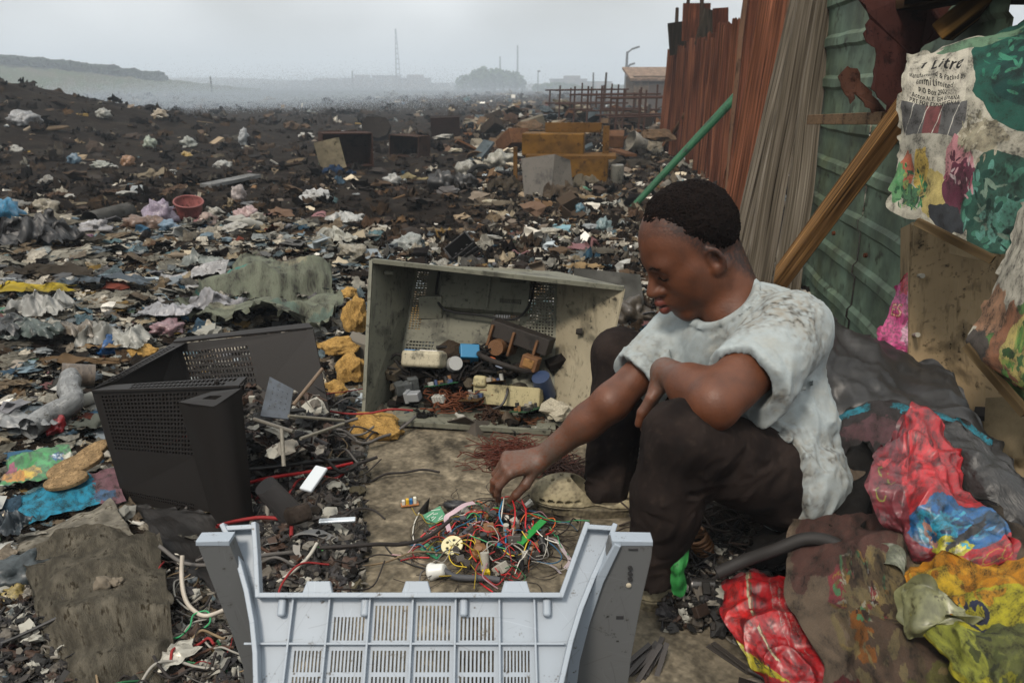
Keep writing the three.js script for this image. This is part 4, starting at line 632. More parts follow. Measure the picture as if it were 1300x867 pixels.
// a single wire from points in the place: thing of its own
function wire(name, pts, r, mat, label, cat = 'wire', grp) { const o = pts[0].clone(), m = mesh(name, tube(pts.map((p) => p.clone().sub(o)), r, pts.length * 6, 5), mat); m.position.copy(o); return meta(m, label, cat, grp); }
const heap = (px, py, y = 0.016) => onGround(px, py, y);
const tallyH = (x, z, c, h, r) => h * Math.exp(-((x - c.x) ** 2 + (z - c.z) ** 2) / (r * r));
{ // the pile of coloured wires on the mat
  reseed(31);
  const c = onGround(628, 690, 0.02), r0 = 0.12, top = (x, z) => 0.016 + tallyH(x, z, c, 0.035, 0.11);
  const names = ['red', 'blue', 'white', 'black', 'green', 'yellow', 'grey', 'brown', 'pink', 'orange', 'tan'], wts = [0.2, 0.1, 0.12, 0.22, 0.05, 0.06, 0.1, 0.08, 0.03, 0.03, 0.1];
  for (let k = 0; k < 105; k++) {
    let t = rnd(), i = 0; while (t > wts[i] && i < 10) t -= wts[i++]; const col = names[i], a0 = rr(0, 6.28), q = Math.sqrt(rnd()) * r0; let x = c.x + Math.cos(a0) * q * 1.05, z = c.z + Math.sin(a0) * q * 1.15, a = rr(0, 6.28); const n = 4 + Math.floor(rnd() * 5), L = rr(0.012, 0.03), bend = rr(-0.9, 0.9), pts = [];
    for (let j = 0; j < n; j++) { pts.push(V(x, top(x, z) + rr(0, 0.018) + (j % 2) * 0.005, z)); a += bend + rr(-0.5, 0.5); x += Math.cos(a) * L; z += Math.sin(a) * L; }
    const R = pick([0.0008, 0.001, 0.0013, 0.0016]); wire(`${col}_wire`, pts, R, (rnd() < 0.35 ? wireMats : dirtyMats)[col], `short ${col} wire tangled in the colourful pile on the mat`, 'wire', `${col} wires of the pile on the mat`);
  }
  // named wires
  const hd = V(0, 0, 0), Y = (px, py, y) => onGround(px, py, y);
  wire('red_wire', [Y(650, 633, 0.07), Y(654, 650, 0.075), Y(652, 668, 0.06), Y(644, 684, 0.04)], 0.0017, wireMats.red, 'red wire rising from the pile to the fingers');
  wire('red_wire', [Y(662, 634, 0.066), Y(668, 652, 0.07), Y(667, 668, 0.055), Y(670, 682, 0.045), Y(660, 690, 0.035), Y(646, 690, 0.03)], 0.0017, wireMats.red, 'second red wire looping down from the fingers over the green strip');
  wire('blue_wire', [Y(638, 636, 0.07), Y(634, 655, 0.07), Y(642, 676, 0.055), Y(643, 698, 0.04), Y(654, 710, 0.03), Y(676, 708, 0.028)], 0.0017, wireMats.blue, 'blue wire looping from the fingertips across the pile');
  wire('white_wire', [Y(640, 630, 0.075), Y(638, 645, 0.075), Y(636, 660, 0.06)], 0.0014, wireMats.white, 'short white wire held between the fingertips');
  wire('white_wire', [Y(532, 651, 0.022), Y(526, 664, 0.02), Y(524, 680, 0.02), Y(527, 694, 0.018)], 0.0013, wireMats.white, 'white wire bowed out at the edge of the pile');
  wire('red_wire', [Y(534, 682, 0.024), Y(546, 672, 0.035), Y(560, 665, 0.03)], 0.0022, wireMats.red, 'thick red wire beside the green circuit board');
  wire('red_wire', [Y(508, 712, 0.018), Y(524, 708, 0.02), Y(545, 708, 0.02)], 0.0018, wireMats.red, 'red wire end sticking out on the bare mat');
  wire('red_wire', [Y(600, 730, 0.02), Y(612, 742, 0.018), Y(626, 752, 0.018)], 0.0018, wireMats.red, 'red wire trailing toward the slotted casing');
  wire('black_wire', [Y(486, 690, 0.016), Y(500, 706, 0.017), Y(520, 716, 0.018), Y(540, 722, 0.02)], 0.0018, wireMats.black, 'black wire stretched out over the bare mat');
  wire('grey_wire', [Y(700, 664, 0.02), Y(712, 664, 0.022), Y(726, 666, 0.02)], 0.0013, wireMats.grey, 'straight grey wire end pointing at the clog');
  // ribbons
  const ribbon = (pts, w, col, label) => { const o = pts[0].clone(), cv = new THREE.CatmullRomCurve3(pts.map((p) => p.clone().sub(o))), n = 26, pos = [], idx = []; for (let i = 0; i <= n; i++) { const p = cv.getPoint(i / n), t = cv.getTangent(i / n), s = V(-t.z, 0.25, t.x).normalize(); pos.push(...p.clone().addScaledVector(s, w / 2).toArray(), ...p.clone().addScaledVector(s, -w / 2).toArray()); if (i < n) idx.push(2 * i, 2 * i + 1, 2 * i + 2, 2 * i + 1, 2 * i + 3, 2 * i + 2); } const g = new THREE.BufferGeometry(); g.setAttribute('position', new THREE.Float32BufferAttribute(pos, 3)); g.setIndex(idx); g.computeVertexNormals(); const m = mesh('ribbon_cable', g, col); m.position.copy(o); return meta(m, label, 'cable'); };
  ribbon([Y(602, 638, 0.055), Y(590, 641, 0.06), Y(576, 650, 0.06), Y(567, 656, 0.055), Y(569, 670, 0.05), Y(574, 684, 0.04)], 0.011, plast(0xa58f96, 0.5), 'pale pink ribbon cable bent over the pile');
  ribbon([Y(682, 678, 0.03), Y(694, 682, 0.035), Y(706, 686, 0.03), Y(716, 700, 0.025), Y(724, 712, 0.02), Y(718, 722, 0.022)], 0.010, plast(0x9b8f92, 0.5), 'pale ribbon cable curling at the outer side of the pile');
  ribbon([Y(672, 700, 0.025), Y(690, 712, 0.022), Y(704, 720, 0.02), Y(712, 728, 0.02)], 0.006, plast(0x8d8489, 0.5), 'thin grey ribbon cable trailing toward the casing arm');
  // small parts
  const small = (name, geo, mat, label, cat, p, rot = [0, 0, 0]) => { const m = mesh(name, geo, mat); m.position.copy(p); m.rotation.set(...rot); return meta(m, label, cat); };
  const g1 = group('circuit_board', 'small green circuit board with solder lines on the pile edge', 'circuit board', Y(552, 656, 0.03)); g1.rotation.set(0.55, 0.5, 0.1);
  const pcb = plast(0x1f6a48, 0.45), sol = std(0x9aa39a, { roughness: 0.35, metalness: 0.7 });
  mesh('board', box(0.042, 0.0018, 0.034), pcb, g1); for (let k = 0; k < 7; k++) mesh('solder_track', box(rr(0.008, 0.02), 0.0006, 0.0016, rr(-0.012, 0.012), 0.0013, -0.013 + k * 0.0042, 0, rr(-0.6, 0.6), 0), sol, g1);
  const g2 = group('circuit_board', 'triangular green circuit board lying at the front of the pile', 'circuit board', Y(548, 700, 0.022)); g2.rotation.set(0.2, -0.7, 0.05); mesh('board', box(0.05, 0.0018, 0.022), pcb, g2); for (let k = 0; k < 5; k++) mesh('component', rbox(0.006, 0.005, 0.004, 0.001, -0.018 + k * 0.009, 0.003, rr(-0.006, 0.006)), plast(pick([0x1b1b1b, 0x8a6a30, 0x6a6a68])), g2);
  { const o = Y(686, 672, 0.045), p0 = Y(660, 690, 0.05), p1 = Y(690, 661, 0.05); const sh = boxUV(beam(V(), p1.clone().sub(p0), 0.015, 0.003, V(0, 1, 0.3))); const m = mesh('green_strip', sh, plast(0x147a2e, 0.4)); m.position.copy(p0); meta(m, 'bright green plastic circuit strip lying across the pile', 'circuit strip'); }
  { const gw = group('gear_wheel', 'cream plastic gear wheel with round holes on the pile', 'gear', Y(574, 693, 0.045)); gw.rotation.set(0.42, 0, 0.12); const s = new THREE.Shape(); s.absarc(0, 0, 0.0215, 0, Math.PI * 2); for (let k = 0; k < 5; k++) { const h = new THREE.Path(); h.absarc(Math.cos(k * 1.257) * 0.0115, Math.sin(k * 1.257) * 0.0115, 0.0036, 0, Math.PI * 2, true); s.holes.push(h); } mesh('disc', new THREE.ExtrudeGeometry(s, { depth: 0.003, bevelEnabled: true, bevelSize: 0.0006, bevelThickness: 0.0006, bevelSegments: 1, curveSegments: 20 }).rotateX(-Math.PI / 2), plast(0xb7b08a, 0.5), gw); mesh('hub', new THREE.CylinderGeometry(0.004, 0.005, 0.008, 12).translate(0, 0.004, 0), plast(0xa9a27c), gw); }
  { const so = group('lamp_socket', 'white lamp socket with a grey lead at the front of the pile', 'socket', Y(545, 730, 0.022)); so.rotation.set(0, -0.22, 0); mesh('cup', new THREE.LatheGeometry([[0.012, 0], [0.0165, 0.001], [0.0175, 0.006], [0.014, 0.014], [0.0125, 0.03], [0.010, 0.034], [0.0, 0.034]].map(([a, b]) => new THREE.Vector2(a, b)), 22).rotateZ(-1.25).translate(0, 0.006, 0), plast(0xb9bab5, 0.4), so); mesh('lead', tube([V(0.03, 0.014, 0), V(0.05, 0.006, 0.003), V(0.075, 0.004, 0.0), V(0.11, 0.006, -0.004), V(0.14, 0.006, -0.004)], 0.0065, 26, 8), plast(0x3c3d40, 0.6), so); }
  const ring = (px, py, R, r, c, label, rot, y = 0.03) => small('wire_ring', new THREE.TorusGeometry(R, r, 8, 24), plast(c, 0.5), label, 'ring', Y(px, py, y), rot);
  ring(578, 641, 0.020, 0.008, 0x1c1c1e, 'black speaker ring under the pink ribbon cable', [1.2, 0, 0.2]); ring(622, 650, 0.018, 0.0055, 0x2f8a3a, 'green ring core standing in the pile', [1.0, 0.3, 0]); 
  small('yellow_transformer', rbox(0.014, 0.010, 0.012, 0.001), plast(0xb39a12), 'small yellow transformer block at the front of the pile', 'component', Y(617, 727, 0.026), [0, 0.3, 0]);
  small('blue_component', rbox(0.012, 0.009, 0.009, 0.002), plast(0x1c6c9c), 'small blue component lying in the middle of the pile', 'component', Y(634, 692, 0.04), [0.3, 0.5, 0]);
  small('white_connector', merge([rbox(0.016, 0.009, 0.010, 0.001), box(0.004, 0.012, 0.004, 0.008, 0, 0.003), box(0.004, 0.012, 0.004, 0.008, 0, -0.003)]), plast(0xbfbdb2), 'white plug connector on the mat beside the fingers', 'connector', Y(671, 640, 0.035), [0.2, 0.5, 0.4]);
  { const b = group('component_board', 'small brown board with coloured parts lying apart on the mat', 'circuit board', Y(520, 640, 0.02)); b.rotation.y = 0.25; mesh('board', box(0.04, 0.0018, 0.018), plast(0x8a5a32), b); for (const [x, c, h] of [[-0.014, 0xb9b6ac, 0.012], [-0.005, 0xb8941c, 0.014], [0.003, 0x1c5f96, 0.013], [0.012, 0xc2bfae, 0.016]]) mesh('component', rbox(0.007, h, 0.008, 0.0015, x, h / 2, 0), plast(c), b); }
  small('black_wedge', new THREE.ConeGeometry(0.012, 0.055, 7), plast(0x161616), 'black tapered plug standing beside the green circuit board', 'plug', Y(541, 642, 0.035), [0.3, 0, -0.35]);
  for (let k = 0; k < 70; k++) { const a = rr(0, 6.28), q = Math.sqrt(rnd()) * 0.105, x = c.x + Math.cos(a) * q, z = c.z + Math.sin(a) * q * 1.1, kind = rnd() < 0.5 ? 'cylindrical' : 'square'; const s = rr(0.006, 0.018); const m = small('loose_component', kind === 'square' ? rbox(s * 1.5, s, s * 1.2, 0.001) : new THREE.CylinderGeometry(s * 0.5, s * 0.5, s * 1.9, 10), plast(pick([0x1a1a1a, 0x26221f, 0x3a3632, 0x6b4a2a, 0x8f8c82, 0x2a2a30]), 0.5), kind === 'square' ? 'small square component scattered in the wire pile on the mat' : 'small cylindrical component scattered in the wire pile on the mat', 'component', V(x, top(x, z) + 0.006, z), [rr(-0.6, 0.6), rr(0, 6), rr(-0.8, 0.8)]); m.userData.group = `${kind} components in the pile on the mat`; }
}
// tangles of thin copper: one object each (hoisted)
function tangle(name, c, rx, rz, h, n, r, mats, label, cat, sd) { reseed(sd); const geos = []; for (let k = 0; k < n; k++) { const a = rr(0, 6.28), q = Math.sqrt(rnd()); let p = V(Math.cos(a) * q * rx, rr(0.15, 1) * h * (1 - q * q * 0.8), Math.sin(a) * q * rz), d = rr(0, 6.28); const pts = []; for (let j = 0; j < 5; j++) { pts.push(p.clone()); d += rr(-1.4, 1.4); p = p.clone().add(V(Math.cos(d) * rx * 0.35, rr(-0.3, 0.3) * h, Math.sin(d) * rz * 0.35)); p.y = clamp(p.y, 0.002, h * 1.1); } geos.push(tube(pts, r * rr(0.7, 1.5), 12, 4)); } const m = mesh(name, merge(geos), mats); m.position.copy(c); return meta(m, label, cat); }
tangle('copper_tangle', onGround(662, 586, 0.014), 0.085, 0.055, 0.05, 260, 0.0010, std(0x4a2114, { roughness: 0.6 }), 'tangled clump of burnt reddish copper wire on the mat', 'wire clump', 91);
tangle('copper_tangle', onGround(715, 600, 0.014), 0.06, 0.04, 0.035, 140, 0.0010, std(0x2a1a15, { roughness: 0.7 }), 'darker clump of burnt wire beside the far clog', 'wire clump', 92);
tangle('fine_wire_mat', onGround(628, 692, 0.012), 0.115, 0.115, 0.028, 190, 0.0008, std(0x2a2420, { roughness: 0.7 }), 'mat of fine dark wire under the colourful pile', 'wire clump', 103);
{ // scrap heap spilling out of the dark casing
  reseed(52);
  const names = ['black', 'black', 'black', 'black', 'grey', 'brown', 'grey', 'red', 'tan'];
  for (let k = 0; k < 78; k++) {
    const px = rr(300, 470), py = rr(505, 748); if (px > 440 + 20 * rnd() && py > 560) continue; if (px < 335 && py > 650) continue;
    const c0 = onGround(px, py, 0.02), hgt = 0.015 + 0.10 * Math.exp(-(((px - 350) / 70) ** 2) - (((py - 545) / 60) ** 2)) + 0.06 * Math.exp(-(((px - 390) / 60) ** 2) - (((py - 690) / 60) ** 2)), col = pick(names); const p = onGround(px, py, hgt); let a = rr(0, 6.28), x = p.x, z = p.z; const pts = [], L = rr(0.025, 0.06), bend = rr(-0.5, 0.5); for (let j = 0; j < 6; j++) { pts.push(V(x, hgt + rr(-0.01, 0.022), z)); a += bend + rr(-0.3, 0.3); x += Math.cos(a) * L; z += Math.sin(a) * L; }
    wire(`${col}_cable`, pts, pick([0.0016, 0.0022, 0.003, 0.0042]), dirtyMats[col], `dirty ${col} cable tangled in the heap spilling from the dark casing`, 'cable', `${col} cables of the heap at the dark casing`);
  }
  const H = (px, py, y) => onGround(px, py, y), sm = (name, geo, mat, label, cat, p, rot = [0, 0, 0], grp) => { const m = mesh(name, geo, mat); m.position.copy(p); m.rotation.set(...rot); return meta(m, label, cat, grp); };
  for (let k = 0; k < 70; k++) { const px = rr(305, 462), py = rr(500, 745); if (px < 335 && py > 660) continue; const hgt = 0.014 + 0.075 * Math.exp(-(((px - 350) / 70) ** 2) - (((py - 545) / 60) ** 2)) + 0.045 * Math.exp(-(((px - 390) / 60) ** 2) - (((py - 690) / 60) ** 2)), s = rr(0.014, 0.045), t = Math.floor(rnd() * 4); sm('scrap_part', [rbox(s, s * 0.3, s * 0.6, 0.002), slabGeo(60 + k % 9, s * 1.4, s * 0.12, s), new THREE.CylinderGeometry(s * 0.2, s * 0.22, s, 10), boxUV(lumpGeo(k, 1, 0.9, 0.6)).scale(s, s, s)][t], grimy(pick([0x1c1a19, 0x272423, 0x35312e, 0x4a4640, 0x5f5b52, 0x6c6656, 0x23211f]), { bumpScale: 0.0006, map: rep(T.grime, 6) }), `dark ${['block', 'plate', 'cylinder', 'lump'][t]} of scrap in the heap at the dark casing`, 'scrap', H(px, py, hgt), [rr(-0.6, 0.6), rr(0, 6), rr(-0.6, 0.6)], `dark scrap ${['blocks', 'plates', 'cylinders', 'lumps'][t]} of the heap at the dark casing`); }
  // named pieces
  { const p = at(352, 505, 1.78), b = group('metal_plate', 'blue-grey perforated metal plate leaning in the dark casing', 'plate', p); const hs = [...grid(0.15, 0.2, 0.9, 0.85, 4, 4, 0.14, 0.14)]; mesh('plate', panel(at(330, 528, 1.74).sub(p), at(366, 532, 1.72).sub(p), at(372, 494, 1.80).sub(p), at(342, 478, 1.84).sub(p), 0.003, hs), grimy(0x3d4653, { roughness: 0.45, map: rep(T.grime, 5) }), b); }
  const rod = (a, b, r, c, l) => { const m = mesh('metal_rod', between(V(), b.clone().sub(a), r, r, 8), grimy(c, { roughness: 0.5, map: rep(T.spots, 8) })); m.position.copy(a); meta(m, l, 'rod'); };
  rod(at(372, 514, 1.74), at(409, 468, 1.80), 0.0042, 0x6c5a48, 'brown rod standing steeply at the casing mouth'); rod(at(366, 528, 1.72), at(436, 534, 1.86), 0.0035, 0x7d7a70, 'pale rod lying level toward the yellow foam'); rod(at(381, 557, 1.66), at(436, 538, 1.84), 0.0035, 0x7d7a70, 'pale rod slanting up toward the yellow foam'); rod(at(322, 532, 1.70), at(372, 548, 1.64), 0.0042, 0x5e5b55, 'grey rod crossing the heap below the blue-grey plate'); rod(at(357, 544, 1.62), at(360, 592, 1.60), 0.0042, 0x76736b, 'short upright pale rod in the middle of the heap');
  { const m = sm('metal_tube', new THREE.CylinderGeometry(0.022, 0.026, 0.085, 20, 6), std(0x3a3838, { roughness: 0.38, metalness: 0.55, bumpMap: rep(T.fine, 3), bumpScale: 0.004 }), 'dented dark metal cylinder lying in the heap', 'cylinder', at(352, 634, 1.60), [0.3, 0, 0.45]); }
  sm('curled_strip', new THREE.TorusGeometry(0.03, 0.008, 8, 24, 2.6).scale(1, 1, 2.2), grimy(0x3f3834, { bumpScale: 0.001 }), 'curled dark strip wrapped around the dented cylinder', 'strip', at(385, 650, 1.58), [1.2, 0.3, 0.9]);
  sm('white_plastic_piece', rbox(0.03, 0.008, 0.062, 0.003), plast(0xaab0b4, 0.4), 'white plastic switch piece lying on the heap', 'plastic piece', at(398, 608, 1.63), [0.5, -0.4, 0.2]);
  sm('chrome_trim', rbox(0.075, 0.008, 0.014, 0.0035), std(0xb9bfc4, { roughness: 0.22, metalness: 0.75 }), 'shiny chrome trim piece in the heap', 'trim', at(428, 661, 1.62), [0.2, 0.08, 0]);
  wire('red_cable', [H(318, 612, 0.06), H(345, 606, 0.075), H(385, 600, 0.06), H(420, 594, 0.05), H(447, 588, 0.04)], 0.0045, wireMats.red, 'thick red cable running across the heap below the rods', 'cable');
  wire('black_cable', [H(312, 596, 0.09), H(350, 592, 0.085), H(400, 586, 0.07), H(440, 584, 0.05), H(462, 580, 0.03)], 0.0062, wireMats.black, 'thick black cable running above the thick red one', 'cable');
  sm('green_terminal', rbox(0.028, 0.012, 0.014, 0.002), plast(0x3c7a3a), 'small green terminal block in the tangle by the pale casing', 'terminal block', H(404, 700, 0.06), [0.2, 0.3, 0]);
  const flat = (pts, w, c, l) => { const o = pts[0].clone(), cv = new THREE.CatmullRomCurve3(pts.map((p) => p.clone().sub(o))), n = 30, pos = [], idx = []; for (let i = 0; i <= n; i++) { const p = cv.getPoint(i / n), t = cv.getTangent(i / n), s = V(-t.z, 0.5 * Math.sin(i * 0.2), t.x).normalize(); pos.push(...p.clone().addScaledVector(s, w / 2).toArray(), ...p.clone().addScaledVector(s, -w / 2).toArray()); if (i < n) idx.push(2 * i, 2 * i + 1, 2 * i + 2, 2 * i + 1, 2 * i + 3, 2 * i + 2); } const g = new THREE.BufferGeometry(); g.setAttribute('position', new THREE.Float32BufferAttribute(pos, 3)); g.setIndex(idx); g.computeVertexNormals(); const m = mesh('ribbon_cable', g, plast(c, 0.55)); m.position.copy(o); meta(m, l, 'cable'); };
  flat([H(338, 690, 0.05), H(358, 688, 0.07), H(378, 678, 0.085), H(400, 676, 0.08), H(424, 684, 0.06), H(438, 682, 0.05)], 0.020, 0x6f6e6c, 'wide grey ribbon cable twisting over the tangle');
  flat([H(376, 690, 0.07), H(378, 704, 0.07), H(392, 712, 0.06), H(414, 712, 0.05), H(440, 706, 0.04)], 0.014, 0x8a8680, 'dirty white ribbon cable hooked through the tangle');
  wire('white_cable', [H(344, 744, 0.03), H(360, 734, 0.05), H(378, 720, 0.065), H(392, 706, 0.075), H(402, 690, 0.08)], 0.004, plast(0x9b978d), 'stiff dirty white cable slanting through the tangle', 'cable');
  // wires strewn before the felt sheet
  for (let k = 0; k < 90; k++) { const px = rr(165, 318), py = rr(712, 905); if (px > 250 + (py - 700) * 0.4) continue; const col = pick(['black', 'black', 'grey', 'brown', 'red', 'white', 'tan', 'green', 'black']), hgt = rr(0.02, 0.05), p = H(px, py, hgt); let a = rr(0, 6.28), x = p.x, z = p.z; const pts = [], L = rr(0.014, 0.034), bend = rr(-0.6, 0.6); for (let j = 0; j < 6; j++) { pts.push(V(x, hgt + rr(-0.012, 0.012), z)); a += bend + rr(-0.3, 0.3); x += Math.cos(a) * L; z += Math.sin(a) * L; } wire(`${col}_lead`, pts, pick([0.0009, 0.0012, 0.0018, 0.0025]), dirtyMats[col], `${col} lead in the loose wires strewn before the felt sheet`, 'wire', `${col} leads strewn before the felt sheet`); }
  wire('green_wire', [H(212, 812, 0.035), H(228, 808, 0.045), H(240, 796, 0.05), H(246, 780, 0.05), H(262, 776, 0.05), H(266, 790, 0.045), H(256, 800, 0.04)], 0.0017, wireMats.green, 'bright green wire looping in the strewn wires');
  wire('white_cable', [H(231, 705, 0.09), H(230, 730, 0.06), H(233, 755, 0.045), H(242, 772, 0.045), H(262, 782, 0.05), H(290, 772, 0.05)], 0.0042, plast(0x9f978b), 'thick pinkish white cable standing up in the strewn wires', 'cable');
  { const m = mesh('metal_foil', ragGeo(0.06, 0.085, 0.02, 4, 10, 0.8), std(0xa9a9a4, { roughness: 0.4, metalness: 0.3, map: rep(T.spots, 9) })); m.position.copy(H(222, 836, 0.04)); m.rotation.set(0.1, -0.7, 0.1); meta(m, 'bent pale metal plate lying in the strewn wires', 'plate'); }
  { const m = mesh('metal_foil', ragGeo(0.05, 0.05, 0.02, 8, 10, 0.8), std(0x9a8d78, { roughness: 0.6, map: rep(T.grime, 9) })); m.position.copy(H(198, 790, 0.04)); meta(m, 'crumpled tan paper piece between the strewn wires', 'paper'); }
}
// fine scrap packed around the dark casing, in the near corner and under the legs: uncountable
function scatter(name, label, polys, n, hgt, size, sd) {
  reseed(sd); const shapes = [bar, stick, slabGeo(21, 1, 0.05, 0.7), wireBit[0], wireBit[1], lumpGeo(61, 1, 1.2, 0.45), lowRag[1], new THREE.CylinderGeometry(0.14, 0.14, 1, 7).rotateZ(1.57)], lists = shapes.map(() => []);
  for (let k = 0; k < n; k++) { const [x0, y0, x1, y1] = pick(polys), px = rr(x0, x1), py = rr(y0, y1), h = hgt(px, py) * rr(0.35, 1.05); lists[k % shapes.length].push([onGround(px, py, h), rr(...size)]); }
  shapes.forEach((g, i) => { const im = new THREE.InstancedMesh(g, std([1, 1, 1], { roughness: 0.6 }), lists[i].length), m = new THREE.Matrix4(), q = new THREE.Quaternion(), c = new THREE.Color(); lists[i].forEach(([p, s], k) => { q.setFromEuler(new THREE.Euler(rr(-0.8, 0.8), rr(0, 6.28), rr(-0.8, 0.8))); m.compose(p, q, V(s, s, s)); im.setMatrixAt(k, m); c.set(pick(['#131211', '#1a1918', '#221f1d', '#2e2a27', '#3d3934', '#4f4a43', '#6a665e', '#8a887f', '#3a2c24', '#1c1b1c', '#252324'])); im.setColorAt(k, c); }); im.name = numbered(name); im.castShadow = im.receiveShadow = true; stuff(im); im.userData.label = label; scene.add(im); });
}
scatter('scrap_debris', 'fine dark scrap packed between the casings', [[300, 500, 440, 620], [310, 560, 462, 700], [325, 640, 458, 760], [330, 680, 455, 750]], 4600, (px, py) => 0.015 + 0.15 * Math.exp(-(((px - 345) / 75) ** 2) - (((py - 535) / 60) ** 2)) + 0.05 * Math.exp(-(((px - 390) / 65) ** 2) - (((py - 690) / 65) ** 2)), [0.012, 0.042], 201);
scatter('scrap_debris', 'fine dark scrap piled inside the dark casing', [[270, 462, 400, 545], [300, 480, 412, 575]], 1300, () => 0.17, [0.016, 0.05], 204);
scatter('scrap_debris', 'fine dark scrap in the near corner before the felt sheet', [[-30, 740, 90, 900], [150, 740, 320, 900], [-30, 800, 300, 920]], 1500, () => 0.03, [0.010, 0.032], 202);
scatter('scrap_debris', 'fine dark scrap under the bent legs', [[835, 650, 960, 760], [840, 720, 930, 800], [900, 640, 1010, 720]], 1300, (px, py) => 0.05 - Math.max(0, py - 740) * 0.0004, [0.010, 0.034], 203);
{ // things inside the television shell
  const F = (px, py, D) => at(px, py, D), sm = (name, geo, mat, label, cat, p, rot = [0, 0, 0]) => { const m = mesh(name, geo, mat); m.position.copy(p); m.rotation.set(...rot); return meta(m, label, cat); };
  const ivory = grimy(0xa9a594, { roughness: 0.6, map: rep(T.spots, 6), bumpScale: 0.0008 });
  { const g = group('adapter', 'off-white power adapter with a blue label in the shell', 'adapter', F(538, 468, 2.38)); g.rotation.set(-0.35, -0.32, -0.05); mesh('housing', boxUV(rbox(0.125, 0.05, 0.07, 0.012, 0, 0.028, 0)), ivory, g); mesh('blue_label', rbox(0.034, 0.003, 0.05, 0.001, -0.038, 0.0535, 0), plast(0x1c5f90), g); mesh('socket_face', boxUV(rbox(0.055, 0.003, 0.05, 0.001, 0.022, 0.0535, 0)), plast(0xb5b2aa), g); for (const x of [0.01, 0.028]) mesh('socket_slot', box(0.004, 0.002, 0.012, x, 0.0555, 0), plast(0x2a2625), g); }
  { const g = group('blue_box', 'bright blue plastic box wedged among the scrap in the shell', 'box', F(594, 460, 2.42)); g.rotation.set(-0.75, 0.22, 0.05); mesh('body', rbox(0.058, 0.045, 0.085, 0.003, 0, 0.02, 0), plast(0x1c6286, 0.4), g); mesh('lid_line', rbox(0.059, 0.003, 0.02, 0.001, 0, 0.042, -0.03), plast(0x16506e), g); }
  { const g = group('desk_phone', 'dirty cream desk device with cable lying in the shell', 'device', F(642, 512, 2.34)); g.rotation.set(-0.28, -0.22, -0.06); const cream = grimy(0xa39c7c, { roughness: 0.65, map: rep(T.spots, 5), bumpScale: 0.001 }); const s = new THREE.Shape([[0, 0], [0.12, 0], [0.12, 0.028], [0, 0.05]].map(([a, b]) => new THREE.Vector2(a, b))); mesh('base', boxUV(new THREE.ExtrudeGeometry(s, { depth: 0.19, bevelEnabled: true, bevelSize: 0.004, bevelThickness: 0.004, bevelSegments: 2 }).rotateY(Math.PI / 2).translate(-0.09, 0.0, 0.02)), cream, g); mesh('handset', boxUV(rbox(0.04, 0.034, 0.14, 0.010, -0.075, 0.052, -0.035, -0.14)), cream, g); mesh('label_plate', rbox(0.04, 0.002, 0.05, 0.0008, 0.055, 0.045, -0.04, -0.18), plast(0x9c9ea6), g); mesh('cable', tube([V(-0.07, 0.075, -0.08), V(-0.04, 0.062, -0.06), V(-0.015, 0.055, -0.02), V(0.01, 0.04, 0.03), V(0.0, 0.0, 0.05), V(-0.03, -0.015, 0.07)], 0.004, 30, 6), plast(0x1f1c1a), g); for (let k = 0; k < 12; k++) mesh('key', rbox(0.009, 0.003, 0.008, 0.001, -0.02 + (k % 3) * 0.016, 0.048 - Math.floor(k / 3) * 0.0032, -0.075 + Math.floor(k / 3) * 0.017, -0.18), cream, g); }
  { const g = group('burnt_chassis', 'burnt metal chassis with blackened coils at the back of the shell', 'chassis', F(648, 468, 2.42)); g.rotation.set(-0.2, -0.32, -0.3); const bk = grimy(0x2c2826, { roughness: 0.7, map: rep(T.spots, 5) }), br = grimy(0x6a4c33, { roughness: 0.7, map: rep(T.spots, 6) }); mesh('frame', boxUV(rbox(0.19, 0.05, 0.07, 0.003, 0, 0.10, -0.02)), bk, g); for (const x of [-0.085, -0.015, 0.06]) mesh('divider', boxUV(rbox(0.008, 0.075, 0.075, 0.002, x, 0.075, -0.012)), br, g); mesh('coil', new THREE.CylinderGeometry(0.024, 0.024, 0.05, 18).rotateX(1.57).translate(-0.05, 0.055, 0.02), br, g); mesh('transformer', boxUV(rbox(0.05, 0.042, 0.045, 0.003, 0.062, 0.045, 0.03)), br, g); mesh('copper_winding', boxUV(rbox(0.034, 0.028, 0.047, 0.006, 0.062, 0.045, 0.034)), grimy(0x8a6a45, { map: rep(T.spots, 8) }), g); mesh('ring', new THREE.TorusGeometry(0.085, 0.008, 8, 36).rotateX(1.45).translate(-0.01, 0.02, 0.03), bk, g); mesh('orange_part', rbox(0.018, 0.012, 0.012, 0.003, -0.045, 0.022, 0.06), plast(0xa3502a), g); mesh('foil', rbox(0.022, 0.012, 0.008, 0.002, -0.015, 0.014, 0.072), plast(0x8a93a5, 0.3), g); }
  sm('motor', new THREE.CylinderGeometry(0.027, 0.03, 0.075, 18), plast(0x22304a, 0.4), 'dark blue cylindrical motor leaning on the beige wall of the shell', 'motor', F(690, 490, 2.36), [0.4, 0, 0.25]);
  sm('grey_connector', boxUV(merge([rbox(0.05, 0.036, 0.04, 0.006), rbox(0.03, 0.045, 0.03, 0.004, 0.03, 0.002, 0)])), grimy(0x5f6467, { map: rep(T.grime, 6) }), 'grey plastic connector low in the shell corner', 'connector', F(512, 492, 2.36), [0, 0.4, 0.1]);
  sm('silver_plug', boxUV(merge([rbox(0.036, 0.026, 0.028, 0.003), rbox(0.012, 0.034, 0.03, 0.002, -0.022)])), std(0x8f9295, { roughness: 0.4, metalness: 0.4 }), 'silver plug lying beside the grey connector', 'plug', F(526, 503, 2.33), [0.1, -0.3, 0.2]);
